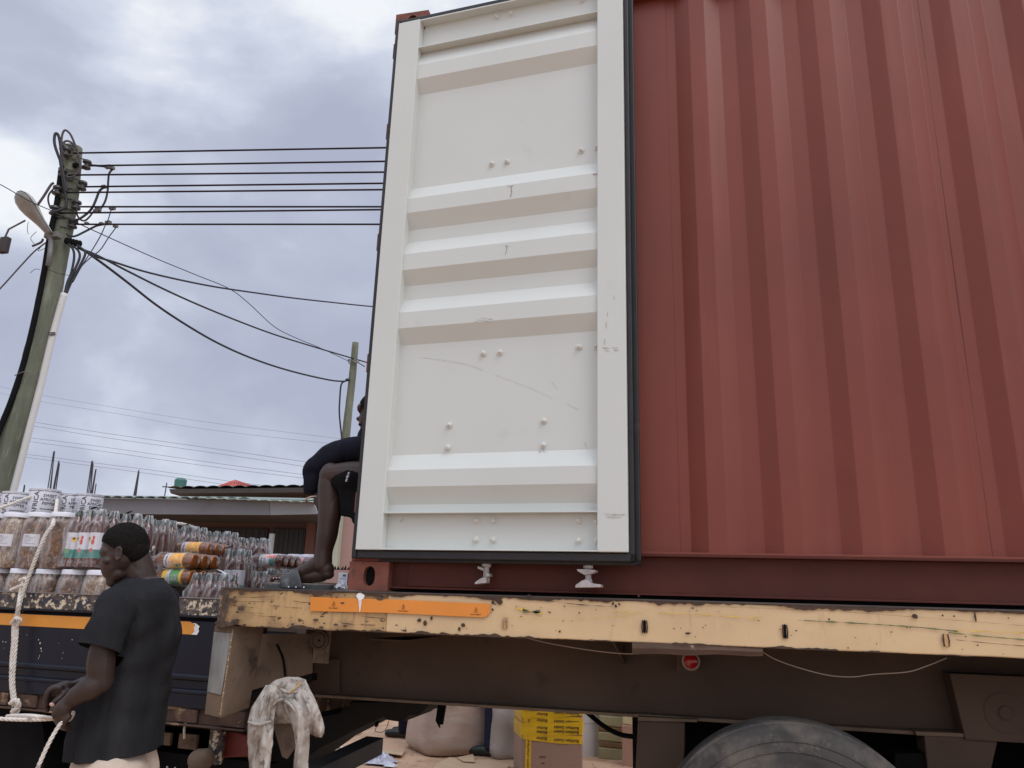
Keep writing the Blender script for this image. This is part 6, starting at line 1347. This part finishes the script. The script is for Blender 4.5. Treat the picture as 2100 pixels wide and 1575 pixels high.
wallp(702, 800, Y4, 0, 3.1, .2, 'wall', wal2, h4); x_ = atY(696, 1100, Y4).x; MB().box(x_-.12, x_+.05, Y4-.12, Y4-.002, 0, 3.0).build('corner_pillar', crm, h4, bevel=.01)
lw_ = thing('yard_wall', 'low pink yard wall topped with broken glass shards', 'wall', (-4, 9.5, 0)); Y5 = 9.5
wz = atY(710, 1169, Y5).z; MB().box(atY(560, 1170, Y5).x, atY(800, 1170, Y5).x, Y5, Y5+.15, 0, wz).build('wall_body', wal2, lw_)
for i in range(24):
    xx = atY(640+i*7, 1170, Y5).x; hh_ = .05+.05*abs(mnoise.noise((i*1.7, 0, 0))); dx = .05*mnoise.noise((i*2.3, 4, 0))
    MB().add([(xx-.02, Y5+.05, wz), (xx+.025, Y5+.05, wz), (xx+.01, Y5+.09, wz), (xx+dx, Y5+.07, wz+hh_)], [(0, 1, 2), (0, 1, 3), (1, 2, 3), (2, 0, 3)]).build('glass_shard', M['dark'], lw_)
# starter bars of unfinished columns
rb = mat('rebar', (.05, .04, .05), .8)
for i, (pts, lb_) in enumerate((([(105, 1015, 112, 925), (98, 1015, 110, 926), (109, 1015, 111, 928)], 'tallest bundle of rusty starter bars, left of the others'), ([(111, 1015, 121, 945), (106, 1015, 120, 947), (116, 1015, 122, 950)], 'bundle of starter bars leaning just right of the tallest one'), ([(184, 1020, 190, 945), (179, 1020, 188, 946), (190, 1020, 191, 950)], 'middle bundle of starter bars, over the left part of the grey fascia'), ([(190, 1020, 197, 962), (186, 1020, 196, 963), (194, 1020, 197, 992)], 'short bundle of starter bars right beside the middle one'), ([(276, 1022, 285, 964), (271, 1022, 284, 966), (280, 1022, 285, 968)], 'lone bundle of starter bars above the scalloped roof edge'), ([(48, 1015, 50, 994), (49, 1015, 51, 996)], 'small stub of starter bars near the pole foot'), ([(336, 1022, 342, 990), (333, 998, 350, 999)], 'starter bar tied to a crosspiece at the corner of the far roof'))):
    Y6 = 26; t_ = thing('starter_bars', lb_, 'rebar', Vector((atY(pts[0][0], 1015, Y6).x, Y6, 0)), 0, 'rusty starter bars of unfinished columns')
    for k, (a, b_, c_, d_) in enumerate(pts):
        A_, B_ = atY(a, b_, Y6+k*.1), atY(c_, d_, Y6+.1); 
        if b_ > 1003: A_ = A_ - (B_-A_).normalized()*0 - Vector((0, 0, 1.2))
        MB().tube([A_, B_], .022, 5).build('bar', rb, t_)
    if i != 6: MB().box(atY(pts[0][0]-6, 1015, Y6).x, atY(pts[0][0]+8, 1015, Y6).x, Y6-.1, Y6+.4, 0, atY(pts[0][0], 1040, Y6).z).build('concrete_column', mat('raw_concrete', (.25, .24, .23), .9), t_)

# ------------------------------------------------------------------ utility poles and wires
M['pole'] = mat('greenish_pole', (.135, .145, .105), .85, var=.22, vscale=3, bump=.5, bscale=14, stretch=(4, 4, .5), bdist=.01, layers=[((.24, .24, .19), 6, .56, .1, (5, 5, .6), .6), ((.06, .06, .045), 9, .62, .06, (6, 6, .5), .7), ((.30, .28, .22), 3.5, .66, .05, (1, 1, 1), .6)])
M['cable'] = mat('black_cable', (.012, .012, .016), .6); M['cable_p'] = mat('weathered_cable', (.060, .042, .048), .7); M['cable_w'] = mat('bare_overhead_wire', (.030, .020, .026), .8, spec=.2); M['alu'] = mat('connector_metal', (.16, .15, .14), .6, metal=.2, var=.3, vscale=60)
M['ins'] = mat('insulator', (.060, .055, .055), .4, var=.4, vscale=30)
va2 = math.atan2(-(100-1050)/1596, math.cos(.2758)+.05) + .2389; v2 = Vector((-math.sin(va2), math.cos(va2), 0)); h2_ = Vector((math.cos(va2), math.sin(va2), 0)); O2 = v2*9.6
def PP(px, py, off=0): return atP(px, py, O2 - v2*off, v2)
pbase = PP(-40, 1215); pbase.z = 0
up_ = thing('utility_pole', 'tall greenish wooden utility pole with tangled cables at the left edge', 'pole', pbase)
pp = [PP(150, 303), PP(140, 400), PP(122, 500), PP(105, 585), PP(86, 680), PP(62, 780), PP(38, 870), PP(8, 965), PP(-20, 1060), PP(-42, 1150)]; pp.append(Vector((pp[-1].x-.1, pp[-1].y, -.2)))
rr_ = [.098, .108, .112, .118, .122, .126, .130, .135, .14, .145, .15]
P = curve(pp, 8); Rr = [rr_[min(int(i/8), 10)]*(1-(i % 8)/8)+rr_[min(int(i/8)+1, 10)]*((i % 8)/8)+.012*mnoise.noise((0, 0, i*.35)) for i in range(len(P))]
MB().tube(P, Rr, 20).build('shaft', M['pole'], up_, smooth=True)
def cab(pts, r_, nm, mt, par, n=8): return MB().tube(curve(pts, n), r_, 7).build(nm, mt, par, smooth=True)
cab([PP(126, 345, .1), PP(116, 420, .1), PP(103, 480, .1), PP(90, 560, .1), PP(72, 650, .1), PP(50, 740, .1), PP(24, 820, .1), PP(0, 880, .1), PP(-40, 990, .1)], .030, 'riser_pipe', M['dark'], up_)
cab([PP(132, 602, .2), PP(108, 690, .2), PP(84, 790, .2), PP(58, 890, .2), PP(28, 1006, .2), PP(-10, 1140, .2)], .036, 'conduit', mat('white_conduit', (.56, .55, .53), .45, var=.05), up_)
for a, b_ in ((98, 683), (40, 764)): pass
MB().tube([PP(97, 683, .24), PP(113, 682, .24), PP(114, 686, .24), PP(98, 687, .24)], .006, 6).build('strap', M['cable'], up_)
cab([PP(30, 770, .1), PP(52, 762, .2), PP(70, 768, .2), PP(76, 778, .2)], .005, 'tie_wire', M['alu'], up_)
# loops of cable at the top
for pts, r_, mt_ in (([(129, 343), (113, 300), (112, 278), (117, 274), (122, 285), (126, 315), (128, 350), (131, 380), (136, 410), (134, 424), (120, 432), (112, 434)], .016, 'cable'), ([(128, 330), (126, 295), (128, 275), (134, 267), (144, 275), (152, 292), (160, 315), (164, 340), (162, 352), (150, 362), (136, 364)], .012, 'cable_p'), ([(129, 300), (131, 292), (138, 289), (147, 293), (153, 302)], .012, 'cable_p'), ([(123, 320), (126, 340), (131, 365), (136, 395)], .020, 'cable'), ([(112, 385), (101, 398), (99, 412), (104, 428)], .010, 'cable'), ([(110, 375), (104, 380), (90, 402), (78, 419)], .014, 'cable_p'), ([(95, 497), (84, 505), (68, 518), (40, 548), (0, 592), (-40, 630)], .008, 'cable_p'), ([(66, 505), (84, 497), (88, 490)], .012, 'cable_p')):
    cab([PP(a, b_, .17) for a, b_ in pts], r_, 'cable_loop', M[mt_], up_, 6)
# drop cables from the spool insulator into the conduit
for pts in ([(140, 500), (150, 512), (152, 530), (146, 560), (138, 580), (133, 602)], [(148, 503), (161, 515), (163, 530), (152, 556), (140, 582), (134, 602)], [(158, 503), (173, 515), (174, 524), (164, 545), (148, 575), (136, 602)]):
    cab([PP(a, b_, .2) for a, b_ in pts], .013, 'service_cable', M['cable'], up_, 6)
for pts in ([(228, 430), (222, 450), (216, 462), (207, 482), (192, 508), (168, 545), (150, 578)], [(237, 468), (222, 488), (206, 512), (186, 528), (164, 550), (148, 580)]):
    cab([PP(a, b_, .2) for a, b_ in pts], .006, 'service_cable', mat('blue_black_cable', (.015, .014, .05), .5) if pts[0][0] == 228 else bpy.data.materials['blue_black_cable'], up_, 6)
# jumper cables
for pts, r_ in (([(230, 348), (224, 356), (222, 372), (221, 390), (216, 412), (205, 430), (196, 436)], .012), ([(213, 384), (204, 392), (196, 412), (188, 428), (176, 440), (160, 450), (145, 452)], .014), ([(158, 425), (158, 440), (166, 451), (175, 452), (184, 444), (192, 434), (205, 428)], .010), ([(137, 479), (142, 484), (155, 484), (176, 474), (196, 464), (208, 461)], .012)):
    cab([PP(a, b_, .18) for a, b_ in pts], r_, 'jumper_cable', M['cable'], up_, 6)
# shackle insulators with bolts
for (px, py, s_) in ((135, 312, 1), (128, 355, .9), (117, 391, 1), (111, 432, 1), (178, 338, 1), (169, 381, 1), (157, 421, 1), (150, 459, 1), (126, 303, .5)):
    c_ = PP(px, py, .12); mb = MB(); mb.lathe([(.03*s_, -.055*s_), (.048*s_, -.045*s_), (.048*s_, -.03*s_), (.026*s_, -.01*s_), (.026*s_, .008*s_), (.05*s_, .025*s_), (.046*s_, .048*s_), (.02*s_, .055*s_)], 14, c_); mb.build('insulator', M['ins'], up_, auto=40)
    mb = MB(); sx_ = -1 if px > 145 else 1
    for dz in (-.06, .06): mb.tube([c_+Vector((0, 0, dz)), c_+Vector((0, 0, dz*1.0))+h2_*sx_*.12], .008, 5)
    mb.tube([c_+Vector((0, 0, -.07)), c_+Vector((0, 0, .07))], .007, 5); mb.build('shackle', M['ins'], up_)
MB().lathe([(.03, -.02), (.03, .02)], 8, PP(155, 339, .12), ax='X').build('bolt_hole', M['dark'], up_)
mb = MB(); a, b_ = PP(134, 493, .15), PP(163, 500, .15); d_ = b_-a
for k in range(5): 
    c_ = a + d_*(.1+.9*k/4); mb.ell(c_, (.028, .028, .042))
mb.build('spool_insulator', M['dark'], up_, smooth=True)
for (px, py, s_) in ((222, 342, 1), (230, 345, .8), (213, 383, .8), (201, 430, 1), (231, 427, .9), (228, 428, .6), (208, 459, .7), (222, 457, 1), (237, 464, .7), (178, 458, .6), (197, 433, .8)):
    c_ = PP(px, py, .18); MB().box(c_.x-.035*s_, c_.x+.035*s_, c_.y-.02, c_.y+.02, c_.z-.022*s_, c_.z+.022*s_).build('wire_clamp', M['alu'], up_, bevel=.005)
cab([PP(222, 342, .18), PP(200, 340, .16), PP(180, 338, .12)], .013, 'wire_tail', M['cable_p'], up_, 5)
for pts in ([(58, 455), (56, 470), (58, 480)], [(75, 475), (63, 488), (70, 500)], [(85, 505), (78, 515), (95, 508)], [(62, 560), (72, 552), (82, 553)], [(100, 553), (125, 562), (145, 565)]):
    cab([PP(a, b_, .2) for a, b_ in pts], .003, 'loose_wire', M['cable'], up_, 6)
# lamp head on its bracket
lp = thing('street_lamp', 'grey cobra head street lamp hanging off the utility pole', 'street lamp', PP(95, 485, .2))
A_, B_ = PP(36, 398, .25), PP(96, 472, .25); ax_ = (B_-A_).normalized(); sd3 = (v2*-.75 + Vector((0, 0, .5))).normalized(); sd3 = (sd3 - ax_*sd3.dot(ax_)).normalized(); up3 = ax_.cross(sd3).normalized()
if up3.z < 0: up3 = -up3
Mh = Matrix((ax_, sd3, up3)).transposed()
prof = [(-.02, .02), (.01, .075), (.06, .108), (.14, .122), (.24, .112), (.34, .086), (.44, .062), (.54, .050), (.60, .042), (.62, .01)]
def lampf(k0, k1, sgn, nm, mt, sc3=1, par=None):
    mb = MB()
    def fn(u, v):
        i = v*(len(prof)-1); j = min(int(i), len(prof)-2); t = i-j; x_ = prof[j][0]*(1-t)+prof[j+1][0]*t; r_ = prof[j][1]*(1-t)+prof[j+1][1]*t; a = math.pi*u
        return A_ + Mh @ Vector((x_*.86, r_*math.cos(a)*sc3, sgn*r_*(.75 if sgn > 0 else .5)*math.sin(a)*sc3))
    mb.grid(fn, 16, 27); return mb.build(nm, mt, par, smooth=True)
top3 = lampf(0, 1, 1, 'lamp_housing', mat('lamp_grey', (.40, .41, .39), .55, var=.12, vscale=8), 1, lp)
lampf(0, 1, -1, 'lamp_lens', mat('dusty_lens', (.22, .21, .195), .3, var=.25, vscale=6, coat=.3), .97, lp)
mb = MB(); mb.tube([A_ + Mh @ Vector((x_*.86, r_*1.01, 0)) for x_, r_ in prof], .006, 5); mb.tube([A_ + Mh @ Vector((x_*.86, -r_*1.01, 0)) for x_, r_ in prof], .006, 5); mb.build('housing_rim', M['alu'], lp, smooth=True)
MB().tube([PP(95, 468, .25), PP(101, 482, .22), PP(105, 492, .2), PP(103, 515, .2), PP(98, 545, .2)], [.03, .03, .028, .026, .022], 10).build('lamp_arm', mat('galv_arm', (.20, .20, .205), .5, metal=.3, var=.15), lp, smooth=True)
MB().box(*[f for f in (PP(108, 484, .2).x-.08, PP(108, 484, .2).x+.10, PP(108, 484, .2).y-.04, PP(108, 484, .2).y+.04, PP(108, 484, .2).z-.03, PP(108, 484, .2).z+.03)]).build('lamp_clamp', M['alu'], lp, bevel=.005)
# open wires running right, behind the container
names = ('topmost', 'second', 'third', 'fourth', 'fifth', 'sixth', 'seventh', 'lowest')
for i, (xa, ya, xb, yb) in enumerate(((150, 314, 785, 303), (180, 340, 783, 331), (140, 359, 782, 353), (172, 383, 780, 376), (130, 395, 779, 389), (160, 424, 775, 424), (120, 437, 774, 430), (152, 460, 772, 460))):
    A_ = PP(xa, ya, .12); x2 = 1150; y2 = ya + (yb-ya)*(x2-xa)/(xb-xa); B_ = atZ(x2, y2, A_.z)
    yb_ = [A_, B_]
    o = MB().tube(yb_, .0105, 8).build('overhead_wire', M['cable_w'], smooth=True)
    tag(o, names[i] + ' of the eight parallel overhead wires running right from the pole', 'overhead wire', 'parallel overhead wires')
# second pole, and service drops to it
va3 = .2389+math.atan2(330/1596, math.cos(.2758)); v3 = Vector((-math.sin(va3), math.cos(va3), 0)); O3 = v3*14.5
def P2(px, py, off=0): return atP(px, py, O3-v3*off, v3)
b2 = P2(690, 1215); b2.z = 0
sp_ = thing('utility_pole', 'thin wooden pole rising just left of the container top corner of the seated person', 'pole', b2); sp_['label'] = 'thin grey wooden pole standing behind the seated person, beside the container edge'
P = curve([P2(729, 703), P2(722, 780), P2(714, 850), P2(706, 930), P2(697, 1040), P2(688, 1150), Vector((b2.x, b2.y, -.2))], 5)
MB().tube(P, [.062+.0012*i+.006*mnoise.noise((0, 3, i*.6)) for i in range(len(P))], 14).build('shaft', M['pole'], sp_, smooth=True)
mb = MB(); c_ = P2(725, 742, .07); mb.tube([c_+Vector((.10*math.cos(a), .10*math.sin(a), .03*math.sin(a*2))) for a in [2*math.pi*k/20 for k in range(21)]], .010, 5, cap=False); mb.tube([P2(714, 740, .1), P2(732, 742, .1), P2(748, 752, .1)], .012, 5); mb.build('wire_wrap', M['alu'], sp_, smooth=True)
mb = MB(); mb.ell(P2(713, 779, .08), (.05, .03, .03)); mb.build('cable_clamp', M['cable'], sp_, smooth=True)
cab([P2(709, 781, .1), P2(700, 788, .1), P2(697, 815, .1), P2(696, 850, .1), P2(701, 902, .1), P2(704, 960, .1)], .016, 'down_cable', M['cable'], sp_, 6)
def wire(ptsA, label, r_, mt, cat='cable'):
    o = MB().tube(curve(ptsA, 8), r_, 7).build('service_wire', mt, smooth=True); tag(o, label, cat); return o
def between(pts):   # pixels along a sagging cable between the two poles, depth interpolated
    out_ = []; x0_, x1_ = pts[0][0], pts[-1][0]
    for (a, b_) in pts:
        t = (a-160)/(720-160); Pa, Pb = PP(a, b_, .2), P2(a, b_, .1); ra = ray(a, b_); ta = (Pa-CAM).length; tb = (Pb-CAM).length; k = 1/((1-t)/ta + t/tb); out_.append(CAM + ra.normalized()*k)
    return out_
wire(between([(158, 503), (210, 540), (260, 578), (320, 625), (380, 665), (440, 700), (500, 728), (560, 750), (620, 767), (680, 780), (709, 782)]), 'thick black cable sagging lowest from the pole to the clamp on the thin pole', .015, M['cable'])
wire(between([(165, 510), (200, 524), (260, 555), (330, 590), (400, 622), (480, 655), (560, 685), (640, 710), (700, 728), (790, 754)]), 'middle of the three black cables sagging from the tall pole towards the container', .013, M['cable'])
wire(between([(160, 508), (200, 527), (230, 536), (290, 555), (360, 572), (440, 588), (520, 600), (600, 611), (680, 620), (757, 628), (840, 634)]), 'uppermost thick black cable sagging from the tall pole to the container edge', .013, M['cable'])
wire(between([(160, 458), (230, 490), (320, 530), (400, 563), (470, 592), (510, 622), (560, 668), (600, 690), (660, 715), (714, 740)]), 'very thin wire drooping in a kink above the thick black cables', .006, M['cable'])
wire([PP(-60, 350, .4), PP(0, 378, .4), PP(60, 412, .4), PP(110, 434, .2), PP(160, 458, .2)], 'thin wire crossing in front of the street lamp', .005, M['cable'])
sg = MB().tube([PP(-60, 560, .3), PP(4, 500, .3), PP(18, 470, .3), PP(52, 452, .3)], .010, 6).build('stay_wire', M['cable_p'], smooth=True); tag(sg, 'short stay wire with hanging weight left of the street lamp', 'wire')
c_ = PP(9, 503, .3); wt = MB().box(c_.x-.05, c_.x+.05, c_.y-.03, c_.y+.03, c_.z-.09, c_.z+.09).build('stay_insulator', mat('brown_block', (.045, .035, .035), .8), None, bevel=.01); tag(wt, 'dark block insulator on the stay wire at the left edge', 'insulator')
# far transmission lines, faint with distance
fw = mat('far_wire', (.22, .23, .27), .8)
for i, pts in enumerate((((0, 793), (75, 809), (250, 838), (420, 865), (700, 900)), ((0, 806), (75, 822), (250, 850), (420, 880), (700, 912)), ((60, 864), (200, 886), (340, 906), (480, 926), (660, 952)), ((60, 872), (200, 895), (340, 915), (480, 935), (660, 962)), ((55, 897), (200, 915), (340, 935), (480, 955), (660, 978)), ((55, 905), (200, 924), (340, 944), (480, 963), (660, 985)), ((50, 931), (200, 950), (340, 968), (480, 988), (660, 1010)), ((48, 937), (200, 957), (340, 976), (480, 996), (660, 1016)))):
    ex = [(-80, pts[0][1]-(pts[1][1]-pts[0][1])*(80+pts[0][0])/(pts[1][0]-pts[0][0]))]
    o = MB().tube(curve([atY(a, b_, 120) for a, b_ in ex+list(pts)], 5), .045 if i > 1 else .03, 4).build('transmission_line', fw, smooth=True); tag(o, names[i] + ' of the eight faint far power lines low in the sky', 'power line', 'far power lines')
for xx in (-300, 60):
    pass
